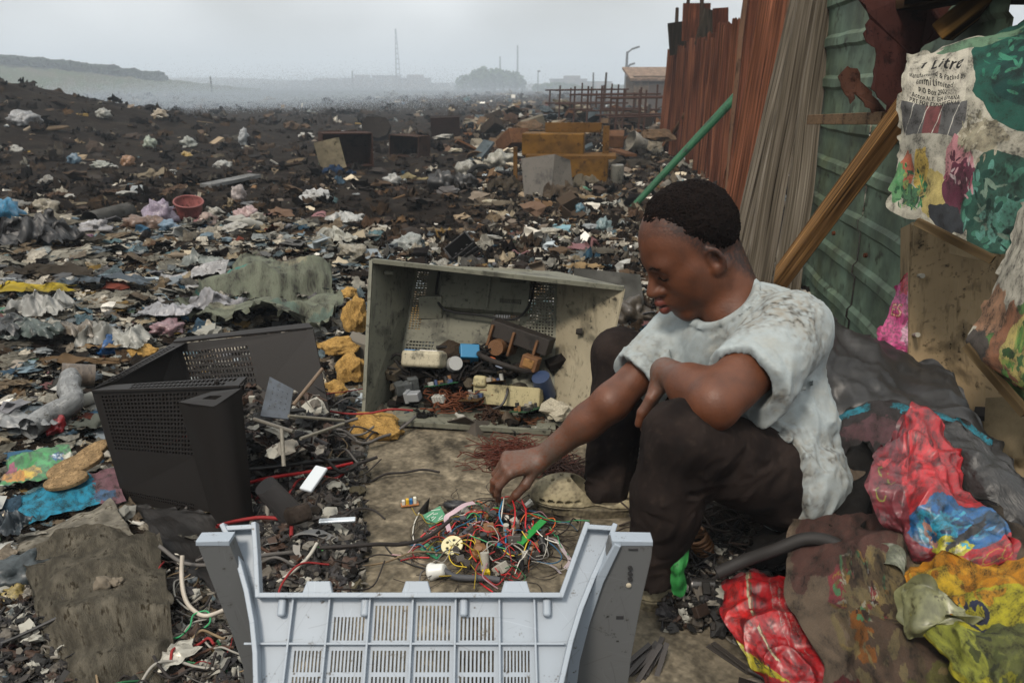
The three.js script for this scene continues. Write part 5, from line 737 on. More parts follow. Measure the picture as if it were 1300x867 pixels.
  sm('white_terminal', boxUV(merge([0, 1, 2, 3].map((k) => rbox(0.008, 0.02, 0.02, 0.001, k * 0.01, 0, 0)))), plast(0x9d9d96), 'ribbed white terminal strip in the shell', 'terminal', F(552, 506, 2.32), [0.2, -0.5, 0.3]);
  sm('round_knob', new THREE.CylinderGeometry(0.021, 0.024, 0.03, 20), plast(0x8b8c8a), 'grey round knob beside the blue box', 'knob', F(577, 462, 2.38), [1.1, 0, -0.3]);
  tangle('rusty_clump', F(578, 516, 2.33), 0.055, 0.04, 0.05, 90, 0.0018, std(0x5a3524, { roughness: 0.8 }), 'rusty brown wire clump in front of the white adapter', 'wire clump', 95);
  tangle('black_clump', F(600, 476, 2.46), 0.10, 0.05, 0.09, 110, 0.004, std(0x1d1b1a, { roughness: 0.8 }), 'sooty black cable clump behind the blue box', 'cable clump', 96);
  tangle('black_clump', F(545, 482, 2.45), 0.09, 0.05, 0.07, 70, 0.004, std(0x201e1c, { roughness: 0.8 }), 'sooty black cable clump behind the white adapter', 'cable clump', 97);
  tangle('ash_clump', F(668, 540, 2.26), 0.035, 0.02, 0.02, 50, 0.002, std(0x4a3021, { roughness: 0.9 }), 'burnt brown coil remains on the front ledge of the shell', 'wire clump', 98);
  tangle('ash_clump', F(622, 534, 2.27), 0.03, 0.022, 0.028, 60, 0.002, std(0x33261f, { roughness: 0.9 }), 'charred plug remains below the cream desk device', 'wire clump', 99);
  tangle('soot_clump', F(538, 530, 2.29), 0.025, 0.018, 0.018, 50, 0.002, std(0x161514, { roughness: 0.9 }), 'black soot clump alone on the front ledge of the shell', 'soot', 100);
  { const m = mesh('corroded_block', boxUV(lumpGeo(88, 2, 0.8, 0.6)).scale(0.085, 0.08, 0.10), grimy(0xa39f93, { map: rep(T.spots, 9), bumpScale: 0.003 })); m.position.copy(F(706, 528, 2.28)); m.rotation.y = 0.6; meta(m, 'white corroded block at the corner of the shell', 'block'); }
  for (const [px, py, D, c, ry, l] of [[560, 488, 2.33, 0x2c5a40, 0.4, 'green circuit board lying under the white adapter'], [620, 486, 2.35, 0x5c4428, -0.5, 'brown circuit board between the blue box and the cream device'], [668, 520, 2.27, 0x33503c, 0.9, 'small green circuit board by the corroded block'], [600, 506, 2.31, 0x4a3a28, 1.3, 'scorched circuit board before the cream device']]) { const b = group('circuit_board', l, 'circuit board', F(px, py, D)); b.rotation.set(-0.35, ry, 0.15); mesh('board', box(0.085, 0.002, 0.06), grimy(c, { map: rep(T.spots, 9) }), b); for (let k = 0; k < 12; k++) { const s = rr(0.006, 0.016); mesh('component', k % 3 ? rbox(s, s * 0.8, s, 0.001, rr(-0.036, 0.036), s * 0.4, rr(-0.024, 0.024)) : new THREE.CylinderGeometry(s * 0.4, s * 0.4, s * 1.4, 9).translate(rr(-0.036, 0.036), s * 0.7, rr(-0.024, 0.024)), plast(pick([0x1a1a1a, 0x3a3632, 0x7a7468, 0x6b4a2a, 0x2a3a5a, 0x8a8a84]), 0.5), b); } }
  reseed(71);
  for (let k = 0; k < 46; k++) { const px = rr(500, 715), py = rr(440, 520), s = rr(0.03, 0.075), t = k % 3; const m = mesh('shell_scrap', [boxUV(lumpGeo(k * 2 + 5, 1, 0.9, 0.7)).scale(s, s, s), rbox(s, s * 0.4, s * 0.7, 0.003), slabGeo(70 + k % 8, s * 1.4, s * 0.15, s)][t], grimy(pick([0x1b1918, 0x25211f, 0x3a322c, 0x4a4037, 0x2e2a2a, 0x5c564c]), { map: rep(T.grime, 5) })); m.position.copy(F(px, py, 2.43 - (py - 440) / 80 * 0.09)); m.position.y -= 0.02; m.rotation.set(rr(-0.5, 0.5), rr(0, 6), rr(-0.5, 0.5)); meta(m, `dark ${['lump', 'block', 'plate'][t]} of burnt scrap heaped inside the television shell`, 'scrap', `burnt ${['lumps', 'blocks', 'plates'][t]} inside the television shell`); }
}
// ---- yellow foam
{
  const foamTex = tex(256, (u, v) => { const a = tfbm(u, v, 12, 91, 5), b = tfbm(u, v, 50, 95, 3), p = clamp((b - 0.6) * 6); const x = 0.62 + 0.3 * (a - 0.5) - 0.25 * p; return [x * 1.08, x * 0.86, x * 0.50]; }), fm = std([1, 1, 1], { map: foamTex, bumpMap: rep(T.bump, 4), bumpScale: 0.006, roughness: 0.95 });
  const foam = (px, py, s, sx, sy, sz, sd, ry, label, yy = 0.01) => { const g = lumpGeo(sd, 4, 0.30, 0.72); const p = g.attributes.position; for (let i = 0; i < p.count; i++) { const k = 1 + 0.06 * fbm(p.getX(i) * 7, p.getY(i) * 7, p.getZ(i) * 7, 3); p.setXYZ(i, p.getX(i) * k, p.getY(i) * k, p.getZ(i) * k); } g.scale(s * sx, s * sy, s * sz); g.computeVertexNormals(); const uv = g.attributes.uv; for (let i = 0; i < uv.count; i++) uv.setXY(i, uv.getX(i) * 2.5 * s / 0.2, uv.getY(i) * 2.5 * s / 0.2); const m = mesh('foam_chunk', g, fm); m.position.copy(onGround(px, py, yy)); m.rotation.y = ry; meta(m, label, 'foam'); };
  foam(476, 553, 0.16, 1.0, 0.62, 0.62, 5.5, -0.15, 'rough yellow foam chunk lying on the corner of the mat');
  foam(452, 420, 0.20, 0.42, 1.0, 0.5, 9.1, 0.4, 'upright pale yellow foam chunk against the television shell', 0.06); foam(432, 448, 0.14, 0.9, 0.6, 0.6, 13.4, 0.2, 'small yellow foam chunk stacked behind the dark casing', 0.06); foam(446, 482, 0.15, 0.6, 0.9, 0.6, 17.2, 0.9, 'brownish yellow foam chunk beside the shell wall', 0.02); foam(424, 500, 0.11, 0.9, 0.5, 0.7, 21.2, 1.9, 'low yellow foam chunk between the dark casing and the shell', 0.02); foam(441, 380, 0.12, 0.8, 0.7, 0.6, 25.2, 0.5, 'yellow foam chunk beyond the television shell', 0.03); foam(535, 425, 0.2, 1.1, 0.9, 0.6, 27, 0.3, 'yellow foam block showing through the shell vents', 0.0); foam(180, 452, 0.12, 0.8, 0.5, 0.6, 31, 0.3, 'small yellow foam lump above the dark casing', 0.04);
}
{ // scrap under and beside the person
  const F = (px, py, y) => onGround(px, py, y);
  reseed(63);
  for (let k = 0; k < 80; k++) { const px = rr(835, 960), py = rr(640, 800); if (py > 740 + (px - 835) * 1.2) continue; const s = rr(0.012, 0.034), t = Math.floor(rnd() * 3); const m = mesh('scrap_bit', [rbox(s, s * 0.35, s * 0.6, 0.002), new THREE.CylinderGeometry(s * 0.2, s * 0.2, s, 9), boxUV(lumpGeo(k + 7, 1, 0.9, 0.6)).scale(s, s, s)][t], grimy(pick([0x171615, 0x22201e, 0x35302c, 0x4d4740, 0x3a2b22, 0x1b1a1a]), { roughness: 0.6, bumpScale: 0.0006 })); m.position.copy(F(px, py, 0.012 + rr(0, 0.045))); m.rotation.set(rr(-1, 1), rr(0, 6), rr(-1, 1)); meta(m, `dark ${['block', 'pin', 'lump'][t]} in the scrap under the bent legs`, 'scrap', `dark ${['blocks', 'pins', 'lumps'][t]} in the scrap under the legs`); }
  tangle('wire_heap', F(905, 720, 0.012), 0.10, 0.08, 0.06, 170, 0.0016, std(0x1a1817, { roughness: 0.6 }), 'black wire heap under the thigh beside the shiny red bag', 'wire heap', 101);
  tangle('wire_heap', F(930, 690, 0.012), 0.12, 0.08, 0.09, 170, 0.0018, std(0x2b231e, { roughness: 0.7 }), 'brown wire heap on which the person sits', 'wire heap', 102);
  { const pts = []; for (let k = 0; k <= 60; k++) { const a = k / 60 * Math.PI * 2 * 5; pts.push(V(Math.cos(a) * 0.018, k / 60 * 0.05, Math.sin(a) * 0.018)); } const m = mesh('copper_coil', tube(pts, 0.0042, 120, 7), std(0x6a4a30, { roughness: 0.4, metalness: 0.5 })); m.position.copy(F(896, 700, 0.05)); m.rotation.set(0.2, 0, 0.5); meta(m, 'brown copper spring coil in the scrap under the thigh', 'coil'); }
  { const m = mesh('green_component', cloth([[F(853, 705, 0.13), F(862, 700, 0.14), F(874, 696, 0.14)], [F(851, 730, 0.10), F(862, 728, 0.11), F(872, 722, 0.11)], [F(855, 756, 0.06), F(863, 756, 0.06), F(870, 748, 0.07)]].map((r) => r.map((p) => p.sub(F(862, 740, 0)))), { nu: 16, nv: 24, amp: 0.004, freq: 30, seed: 3, edge: 0.004 }), std(0x2c7a3e, { roughness: 0.55, map: rep(T.spots, 1) })); m.position.copy(F(862, 740, 0)); meta(m, 'bent bright green circuit flap standing by the knee', 'circuit flap'); }
  { const m = mesh('ribbed_cylinder', new THREE.LatheGeometry([[0, 0], [0.011, 0], ...Array.from({ length: 13 }, (_, k) => [k % 2 ? 0.011 : 0.0135, 0.004 + k * 0.0033]), [0.011, 0.05], [0, 0.05]].map(([a, b]) => new THREE.Vector2(a, b)), 18).rotateZ(1.5), std(0x5a5856, { roughness: 0.3, metalness: 0.8 })); m.position.copy(F(908, 744, 0.05)); meta(m, 'ribbed steel cylinder in the scrap by the red bag', 'cylinder'); }
  wire('bent_wire', [F(868, 752, 0.06), F(868, 772, 0.035), F(866, 786, 0.02), F(884, 782, 0.02), F(900, 784, 0.02), F(912, 800, 0.018), F(930, 816, 0.018)], 0.0028, std(0x6c665c, { roughness: 0.5, metalness: 0.4 }), 'stiff bent grey wire lying before the scrap');
  { const o = F(950, 852, 0.02), g = group('scissors', 'rusty scissors lying at the edge of the mat by the red bag', 'scissors', o); const tip = F(902, 818, 0.02).sub(o), mt = std(0x4c4743, { roughness: 0.45, metalness: 0.6, bumpMap: T.bump, bumpScale: 0.001 }); for (const k of [-1, 1]) { const e = tip.clone().add(V(0.004 * k, 0.003 * k, 0)); mesh('blade', beam(V(0, 0.003 * k, 0), e, 0.009, 0.0028), mt, g); mesh('grip', tube([V(0, 0.003 * k, 0), V(0.03, 0.004, 0.02 + 0.012 * k), V(0.05, 0.004, 0.035 + 0.022 * k)], 0.0045, 12, 6), mt, g); } mesh('pivot', new THREE.CylinderGeometry(0.0045, 0.0045, 0.012, 12), mt, g); }
  { const o = F(822, 838, 0.014); for (let k = 0; k < 14; k++) { const a = V(o.x - 0.035 + k * 0.004, o.y + 0.004 + (k % 3) * 0.007, o.z + 0.03 - (k % 4) * 0.006), m = mesh('metal_lamina', box(0.075, 0.003, 0.008), std(0x2a2624, { roughness: 0.5, metalness: 0.4 })); m.position.copy(a); m.rotation.set(0.1 * k % 0.5, 0.5 + 0.05 * k, 0.25); meta(m, 'dark metal strip in the bundle beside the casing column', 'metal strip', 'dark metal strips bundled beside the casing column'); } }
}
// ================================================================ sheds, boards and sacks on the right
function cloth(rows, o = {}) { // draped sheet through a net of control points
  const nu = o.nu ?? 48, nv = o.nv ?? 48, net = rows.map((r) => r.map((p) => p.isVector3 ? p : at(...p)));
  const cr = (a, b, c, d, t) => V().copy(b).multiplyScalar(2).addScaledVector(c.clone().sub(a), t).addScaledVector(a.clone().multiplyScalar(2).addScaledVector(b, -5).addScaledVector(c, 4).sub(d), t * t).addScaledVector(b.clone().multiplyScalar(3).sub(a).addScaledVector(c, -3).add(d), t * t * t).multiplyScalar(0.5);
  const line = (l, t) => { const n = l.length - 1, u = t * n, k = Math.min(n - 1, Math.floor(u)), g = (i) => l[clamp(i, 0, n)]; return cr(g(k - 1), g(k), g(k + 1), g(k + 2), u - k); };
  const cols = []; for (let i = 0; i <= nu; i++) cols.push(net.map((r) => line(r, i / nu)));
  const pos = [], uv = [], idx = [];
  for (let j = 0; j <= nv; j++) for (let i = 0; i <= nu; i++) { const p = line(cols[i], j / nv); pos.push(p.x, p.y, p.z); uv.push(i / nu, 1 - j / nv); if (i < nu && j < nv) { const q = j * (nu + 1) + i; idx.push(q, q + nu + 1, q + 1, q + 1, q + nu + 1, q + nu + 2); } }
  const g = new THREE.BufferGeometry(); g.setAttribute('position', new THREE.Float32BufferAttribute(pos, 3)); g.setAttribute('uv', new THREE.Float32BufferAttribute(uv, 2)); g.setIndex(idx); g.computeVertexNormals();
  const amp = o.amp ?? 0.012, f = o.freq ?? 9, s = o.seed ?? 1, st = o.stretch ?? [1, 1, 1], P = g.attributes.position, N = g.attributes.normal, edge = o.edge ?? 0.01;
  for (let j = 0; j <= nv; j++) for (let i = 0; i <= nu; i++) {
    const k = j * (nu + 1) + i, x = P.getX(k) * st[0], y = P.getY(k) * st[1], z = P.getZ(k) * st[2], w = n3(x * f * 0.7 + s, y * f * 0.7, z * f * 0.7);
    const r1 = 1 - Math.abs(n3(x * f * 0.5 + w * 0.5 + s, y * f * 0.5, z * f * 0.5));
    const d = amp * (0.7 * (r1 * r1 - 0.45) + 1.45 * creases(x, y, z, f * 0.5, s) + 0.5 * creases(z, x, y, f * 1.3, s + 3) + 0.04 * n3(x * f * 8, y * f * 8, z * f * 8));
    const bx = (i === 0 || i === nu || j === 0 || j === nv) ? edge : 0;
    P.setXYZ(k, P.getX(k) + N.getX(k) * d + bx * n3(x * 30, y * 30, s), P.getY(k) + N.getY(k) * d + bx * n3(x * 30 + 5, y * 30, s), P.getZ(k) + N.getZ(k) * d);
  }
  g.computeVertexNormals(); return g;
}
function canvasTex(w, h, draw, dirt = 0, warp = 1) {
  const c = document.createElement('canvas'); c.width = w; c.height = h; const x = c.getContext('2d'); draw(x, w, h);
  if (dirt) { // print worn along the weave: ragged edges, rubbed patches, ground-in dirt
    const im = x.getImageData(0, 0, w, h), s = new Uint8ClampedArray(im.data), d = im.data, k1 = 512 / w;
    for (let j = 0; j < h; j++) for (let i = 0; i < w; i++) {
      const u = i * k1, v = j * k1, a = fbm(u * 0.017, v * 0.017, dirt, 4), b = n3(u * 0.12, v * 0.12, dirt * 2), e = n3(u * 0.5, v * 0.5, dirt);
      const si = clamp(Math.round(i + (9 * n3(u * 0.03, v * 0.03, dirt + 3) * warp + 4 * b * warp + 1.5 * e * warp) / k1), 0, w - 1), sj = clamp(Math.round(j + (9 * n3(u * 0.03, v * 0.03, dirt + 8) * warp + 4 * n3(u * 0.12, v * 0.12, dirt + 5) * warp + 1.5 * e * warp) / k1), 0, h - 1), q = (sj * w + si) * 4, k = (j * w + i) * 4;
      const rub = clamp(0.16 + 0.45 * a + 0.3 * b + 0.1 * e) * (warp < 0.2 ? 0.34 : 0.5 + 0.3 * warp), m = (1 - 0.30 * clamp(a + 0.3)) * (1 - 0.30 * clamp((0.7 * a + 0.45 * b + 0.2 * e - 0.26) * 3)) * (1 + 0.12 * e);
      d[k] = lerp(s[q], 92, rub) * m; d[k + 1] = lerp(s[q + 1], 86, rub) * m; d[k + 2] = lerp(s[q + 2], 78, rub) * m;
    }
    x.putImageData(im, 0, 0);
  }
  const t = new THREE.CanvasTexture(c); t.colorSpace = THREE.SRGBColorSpace; return t;
}
const blob = (x, cx, cy, rx, ry, s, col) => { x.fillStyle = col; x.beginPath(); for (let i = 0; i <= 40; i++) { const a = i / 40 * Math.PI * 2, r = 1 + 0.22 * n3(Math.cos(a) * 1.5 + s, Math.sin(a) * 1.5, s); x.lineTo(cx + Math.cos(a) * rx * r, cy + Math.sin(a) * ry * r); } x.fill(); };
const leafy = (x, cx, cy, R, cols, n, s) => { for (let k = 0; k < n; k++) { const a = hash2(k, s, 1) * 6.28, q = Math.sqrt(hash2(k, s, 2)) * R; x.save(); x.translate(cx + Math.cos(a) * q, cy + Math.sin(a) * q * 0.8); x.rotate(hash2(k, s, 3) * 6.28); x.fillStyle = cols[Math.floor(hash2(k, s, 4) * cols.length)]; x.beginPath(); x.ellipse(0, 0, 8 + hash2(k, s, 5) * R * 0.16, 3 + hash2(k, s, 6) * R * 0.06, 0, 0, 7); x.fill(); x.restore(); } };
const wood = (c, o = {}) => std(c, { map: T.wood, bumpMap: T.wood, bumpScale: 0.0018, roughness: 0.92, ...o });
const weave = (m, o = {}) => std([0.62, 0.62, 0.62], { map: m, bumpMap: rep(T.weave, 3), bumpScale: 0.0012, roughness: 0.75, ...o });

{ // green ribbed sheet wall
  const a = V(1.15, 0, -1.98), b = V(1.40, 0, -3.85), L = a.distanceTo(b), dir = b.clone().sub(a).normalize(), nrm = V(-dir.z, 0, dir.x).multiplyScalar(-1); if (nrm.x > 0) nrm.negate();
  const g = group('ribbed_sheet_wall', 'faded green ribbed metal sheet wall of a shack behind the wooden prop', 'wall', a.clone().lerp(b, 0.5));
  const sheets = [[0, 0.5], [0.5, 1]], gm = grimy(0x6b8473, { roughness: 0.62, map: rep(T.grime, 1.4), bumpScale: 0.002 });
  sheets.forEach(([s0, s1], k) => {
    const prof = []; for (let y = -0.02; y < 2.35; y += 0.165) prof.push([y, 0], [y + 0.105, 0], [y + 0.118, 0.013], [y + 0.150, 0.013]);
    const pos = [], uv = [], idx = [], n = 26;
    prof.forEach(([y, d], j) => { for (let i = 0; i <= n; i++) { const t = lerp(s0, s1, i / n) * L, w = 0.004 * fbm(t * 2.3, y * 2, 5 + k, 2) + k * 0.006; const p = dir.clone().multiplyScalar(t - L / 2).addScaledVector(nrm, d + w); pos.push(p.x, y + 0.004 * n3(t * 3, y, 1), p.z); uv.push(t, y); if (i < n && j < prof.length - 1) { const q = j * (n + 1) + i; idx.push(q, q + 1, q + n + 1, q + 1, q + n + 2, q + n + 1); } } });
    let ge = new THREE.BufferGeometry(); ge.setAttribute('position', new THREE.Float32BufferAttribute(pos, 3)); ge.setAttribute('uv', new THREE.Float32BufferAttribute(uv, 2)); ge.setIndex(idx); ge = toCreasedNormals(ge, 0.25);
    colorize(ge, (c, x, y, z) => { const q = fbm(x * 3, y * 3, z * 3, 4), r = fbm(x * 14, y * 14, z * 14, 3); c.set('#ffffff').lerp(C('#c9b08a'), clamp(0.35 + 0.9 * q) * 0.85).lerp(C('#6a3a22'), clamp(r - 0.42) * 1.6); });
    mesh('metal_sheet', ge, Object.assign(gm.clone(), { vertexColors: true }), g);
  });
  for (const t of [0.18, 0.42, 0.66]) for (const y of [0.30, 0.96]) mesh('bolt', new THREE.CylinderGeometry(0.008, 0.009, 0.01, 8).rotateZ(Math.PI / 2).translate(...dir.clone().multiplyScalar((t - 0.5) * L).addScaledVector(nrm, 0.02).setY(y * 0.825 + 0.115).toArray()), std(0x53301f, { roughness: 0.9 }), g);
}
// ragged sheet: outline with thickness, bent
function ragged(pts, D, t, bend = 0.03, s = 1) {
  const c = at(pts.reduce((a, p) => a + p[0], 0) / pts.length, pts.reduce((a, p) => a + p[1], 0) / pts.length, D), k = D / FOCAL, px0 = pts[0][0], py0 = pts[0][1], out = [];
  for (let i = 0; i < pts.length; i++) { const a = pts[i], b = pts[(i + 1) % pts.length], n = Math.max(1, Math.round(Math.hypot(b[0] - a[0], b[1] - a[1]) / 7)); for (let j = 0; j < n; j++) { const f = j / n, x = lerp(a[0], b[0], f), y = lerp(a[1], b[1], f); out.push(new THREE.Vector2(x + 3.5 * n3(x * 0.15, y * 0.15, s), y + 3.5 * n3(x * 0.15, y * 0.15, s + 9))); } }
  const q = out.map((p) => at(p.x, p.y, D).sub(c)), sh = new THREE.Shape(q.map((p) => new THREE.Vector2(p.x, p.y)));
  const g = new THREE.ExtrudeGeometry(sh, { depth: t, bevelEnabled: false }), P = g.attributes.position;
  for (let i = 0; i < P.count; i++) { const x = P.getX(i), y = P.getY(i); P.setZ(i, P.getZ(i) - y * sp / cp + bend * (fbm(x * 7 + s, y * 7, s, 3) + Math.sin(x * 16 + s) * 0.4)); }
  g.computeVertexNormals(); return [boxUV(g), c];
}
const rustDark = grimy(0x3b2422, { roughness: 0.85, map: rep(T.spots, 5), bumpScale: 0.003 });
{
  const [g, c] = ragged([[1072, -20], [1100, 22], [1098, 52], [1112, 62], [1106, 95], [1104, 112], [1120, 130], [1128, 148], [1146, 138], [1160, 108], [1172, 60], [1200, 42], [1215, 8], [1222, -20]], 2.18, 0.004, 0.03, 3);
  const m = mesh('torn_sheet', g, rustDark); m.position.copy(c); meta(m, 'torn dark maroon metal sheet hanging over the green wall', 'metal sheet');
  const l0 = at(1030, 152, 3.05), l1 = at(1126, 150, 2.22), l = mesh('rusty_ledge', beam(V(), l1.clone().sub(l0), 0.03, 0.035), grimy(0x6a5745, { roughness: 0.9, map: rep(T.spots, 4) })); l.position.copy(l0); meta(l, 'narrow rusty ledge strip fixed across the green wall', 'metal strip');
  const [g2, c2] = ragged([[1064, 98], [1074, 84], [1086, 88], [1094, 104], [1112, 128], [1130, 142], [1122, 150], [1100, 138], [1084, 118], [1080, 132], [1072, 118]], 2.3, 0.004, 0.02, 8);
  const f = mesh('torn_flap', g2, grimy(0x4a332b, { roughness: 0.85, map: rep(T.spots, 5) })); f.position.copy(c2); meta(f, 'curled brown flap torn from the maroon sheet', 'metal sheet');
}
for (const [a, b, w, t, c, l] of [[[1150, 2, 2.2], [1330, -34, 1.7], 0.09, 0.05, 0x4a3a2c, 'dark roof timber running over the torn maroon sheet'], [[1196, 42, 2.05], [1262, -10, 1.95], 0.07, 0.05, 0x7a6038, 'short mossy brown timber above the draped sack'], [[1150, -6, 2.06], [1400, -6, 1.9], 0.16, 0.03, 0x2a2523, 'added black backdrop board filling the dark under the roof edge']]) { const p = at(...a), q = at(...b), m = mesh('roof_timber', beam(V(), q.clone().sub(p), w, t), wood(c)); m.position.copy(p); meta(m, l, 'timber'); }  // the black one is an added backdrop for the dark above the sack
{ // timber prop
  const a = at(992, 352, 2.62), b = at(1190, 84, 2.02), g = beam(a, b, 0.088, 0.048, V(0.8, 0.35, 0.5)); const c = a.clone().setY(a.y); g.translate(-c.x, -c.y, -c.z);
  { const n = g.attributes.uv; for (let i = 0; i < n.count; i++) n.setXY(i, n.getX(i) * 3, n.getY(i) * 0.9); }
  const m = mesh('timber_prop', g, wood(0xa8845a, {})); m.position.copy(c); meta(m, 'rough brown squared timber leaning diagonally against the green wall', 'timber');
}
// boards: long warped planks
function plank(top, bot, w0, w1, t, s, wave = 0.012) { // top, bottom points; half widths
  const n = 30, L = top.distanceTo(bot), g = new THREE.BoxGeometry(1, 1, t, 8, n, 1), p = g.attributes.position, uv = g.attributes.uv, dir = top.clone().sub(bot), x = V(1, 0, -0.18).normalize();
  for (let i = 0; i < p.count; i++) { const u = p.getX(i) * 2, v = p.getY(i) + 0.5, w = lerp(w1, w0, v) * (1 + 0.05 * n3(v * 3, s, u > 0 ? 5 : 1)); const q = bot.clone().addScaledVector(dir, v).addScaledVector(x, u * w + wave * 0.5 * fbm(v * 1.2, s, 1, 2)); const cor = 0; q.z += p.getZ(i) + cor + wave * n3(v * 2, s * 3, 2); uv.setXY(i, u * w * 2.6 + s * 0.37, v * L * 0.5); if (v > 0.98) q.y += 0.02 * n3(u * 6, s, 3); p.setXYZ(i, q.x, q.y, q.z); }
  g.computeVertexNormals(); g.translate(-bot.x, -bot.y, -bot.z); return g;
}
const greyWood = wood([0.25, 0.235, 0.215]), redPaint = wood(0x8f604d), redPaint2 = wood(0x784e40), dkWood = wood(0x4c3f36);
const boards = [
  [[1054, -30], [1002, 338], 3.50, 0.046, 0.066, greyWood, 'weathered_board', 'weathered grey board standing against the green wall'],
  [[1030, -30], [966, 338], 3.58, 0.046, 0.070, greyWood, 'weathered_board', 'broad weathered grey board with its foot by the head'],
  [[1022, -30], [946, 300], 3.95, 0.045, 0.062, greyWood, 'weathered_board', 'narrow weathered grey board splitting away from the broad grey one'],
  [[988, -30], [938, 262], 4.6, 0.085, 0.092, redPaint, 'painted_board', 'wide red-brown board with a pale streak down it'],
  [[960, -30], [930, 240], 5.1, 0.035, 0.040, redPaint2, 'painted_board', 'slim red-brown board standing beside the dark gap'],
  [[972, 180], [966, 300], 4.3, 0.05, 0.06, redPaint2, 'painted_board', 'short red-brown board showing low between the two grey boards'],
  [[944, 150], [921, 245], 5.6, 0.03, 0.05, redPaint, 'painted_board', 'thin red-brown lath at the end of the rust fence'],
];
boards.forEach(([t, b, D, w0, w1, m, name, label], k) => { const top = at(t[0], t[1], D), bot = at(b[0], b[1], D + 0.06); const gy = ground_y(bot.x, bot.z); if (bot.y > gy) { const f = (bot.y - gy + 0.02) / (top.y - bot.y); bot.addScaledVector(top.clone().sub(bot), -f); } const o = mesh(name, plank(top, bot, w0, w1, 0.022, k * 3.3 + 1), m); o.position.copy(bot); meta(o, label, 'board'); });
{ // added brown sheet that fills the dark gaps between the boards
  const g = plank(at(985, -40, 5.4), at(950, 300, 5.4).setY(0), 0.22, 0.2, 0.01, 9), o = mesh('added_backing', g, grimy(0x5f4a3d, { roughness: 0.9, map: rep(T.spots, 1.2) })); o.position.copy(at(950, 300, 5.4).setY(0)); meta(o, 'added brown sheet filling the dark gaps behind the leaning boards', 'sheet');
}
{ // rust-red fence of upright sheets, far
  const g = group('rust_fence', 'tall rust-red fence of overlapping upright boards with jagged top', 'fence', onGround(880, 214).setY(0)), o = g.position;
  const N = 13; for (let k = 0; k < N; k++) {
    const f = k / (N - 1), px = lerp(853, 936, Math.pow(f, 0.9)), D = lerp(10.6, 6.4, f), topPx = lerp(62, 26, f) + 16 * n3(k * 1.7, 3, 1), bot = at(px, 0, D); bot.y = 0; const top = at(px + 1.5 * n3(k, 2, 2), topPx, D); const w = 0.062 + 0.02 * n3(k * 2.1, 1, 1);
    bot.x += 0.05 * n3(k * 3.3, 4, 4); const q = mesh('fence_board', plank(top, bot, w * (D / 9), w * (D / 9) * 1.1, 0.016, k * 2.2 + 20, 0.02), [redPaint, redPaint2][k % 2], g); q.position.copy(bot).sub(o);
  }
  for (const [px, py, w, h, D, c] of [[864, 48, 0.30, 0.38, 10, 0x3c362f], [884, 28, 0.34, 0.42, 9.6, 0x7a4a35], [898, 36, 0.2, 0.4, 9.2, 0x4a443c], [915, 30, 0.16, 0.3, 8.2, 0x6b3d2b]]) mesh('patch_board', boxUV(box(w, h, 0.03, ...at(px, py, D).sub(o).toArray(), 0, 0.2, rr(-0.25, 0.25))), wood(c), g);
  for (const [px, a, b, D] of [[858, 10, 60, 10.2], [872, 0, 60, 9.8], [890, -25, 60, 9.5]]) mesh('stake', between(at(px, b, D).sub(o), at(px + 2, a, D).sub(o), 0.03, 0.022, 6), dkWood, g);
}
{ // green pole and stick propped on the fence
  const a = onGround(797, 270, 0.02), b = at(936, 121, 6.2), o = a.clone(); let g = merge([between(V(0, 0, 0), b.clone().sub(a), 0.024, 0.036, 10, true)]);
  const m = mesh('green_pole', boxUV(g), grimy(0x1a5236, { roughness: 0.6, map: rep(T.spots, 2) })); m.position.copy(o); meta(m, 'long green painted pole propped against the rust fence', 'pole');
  const a2 = onGround(836, 198, 0.02), b2 = at(896, 106, 9.0); const m2 = mesh('wooden_stick', boxUV(between(V(), b2.clone().sub(a2), 0.03, 0.03, 7, true)), wood(0x8d6a4a)); m2.position.copy(a2); meta(m2, 'pale brown wooden stick leaning on the rust fence beyond the green pole', 'stick');
}
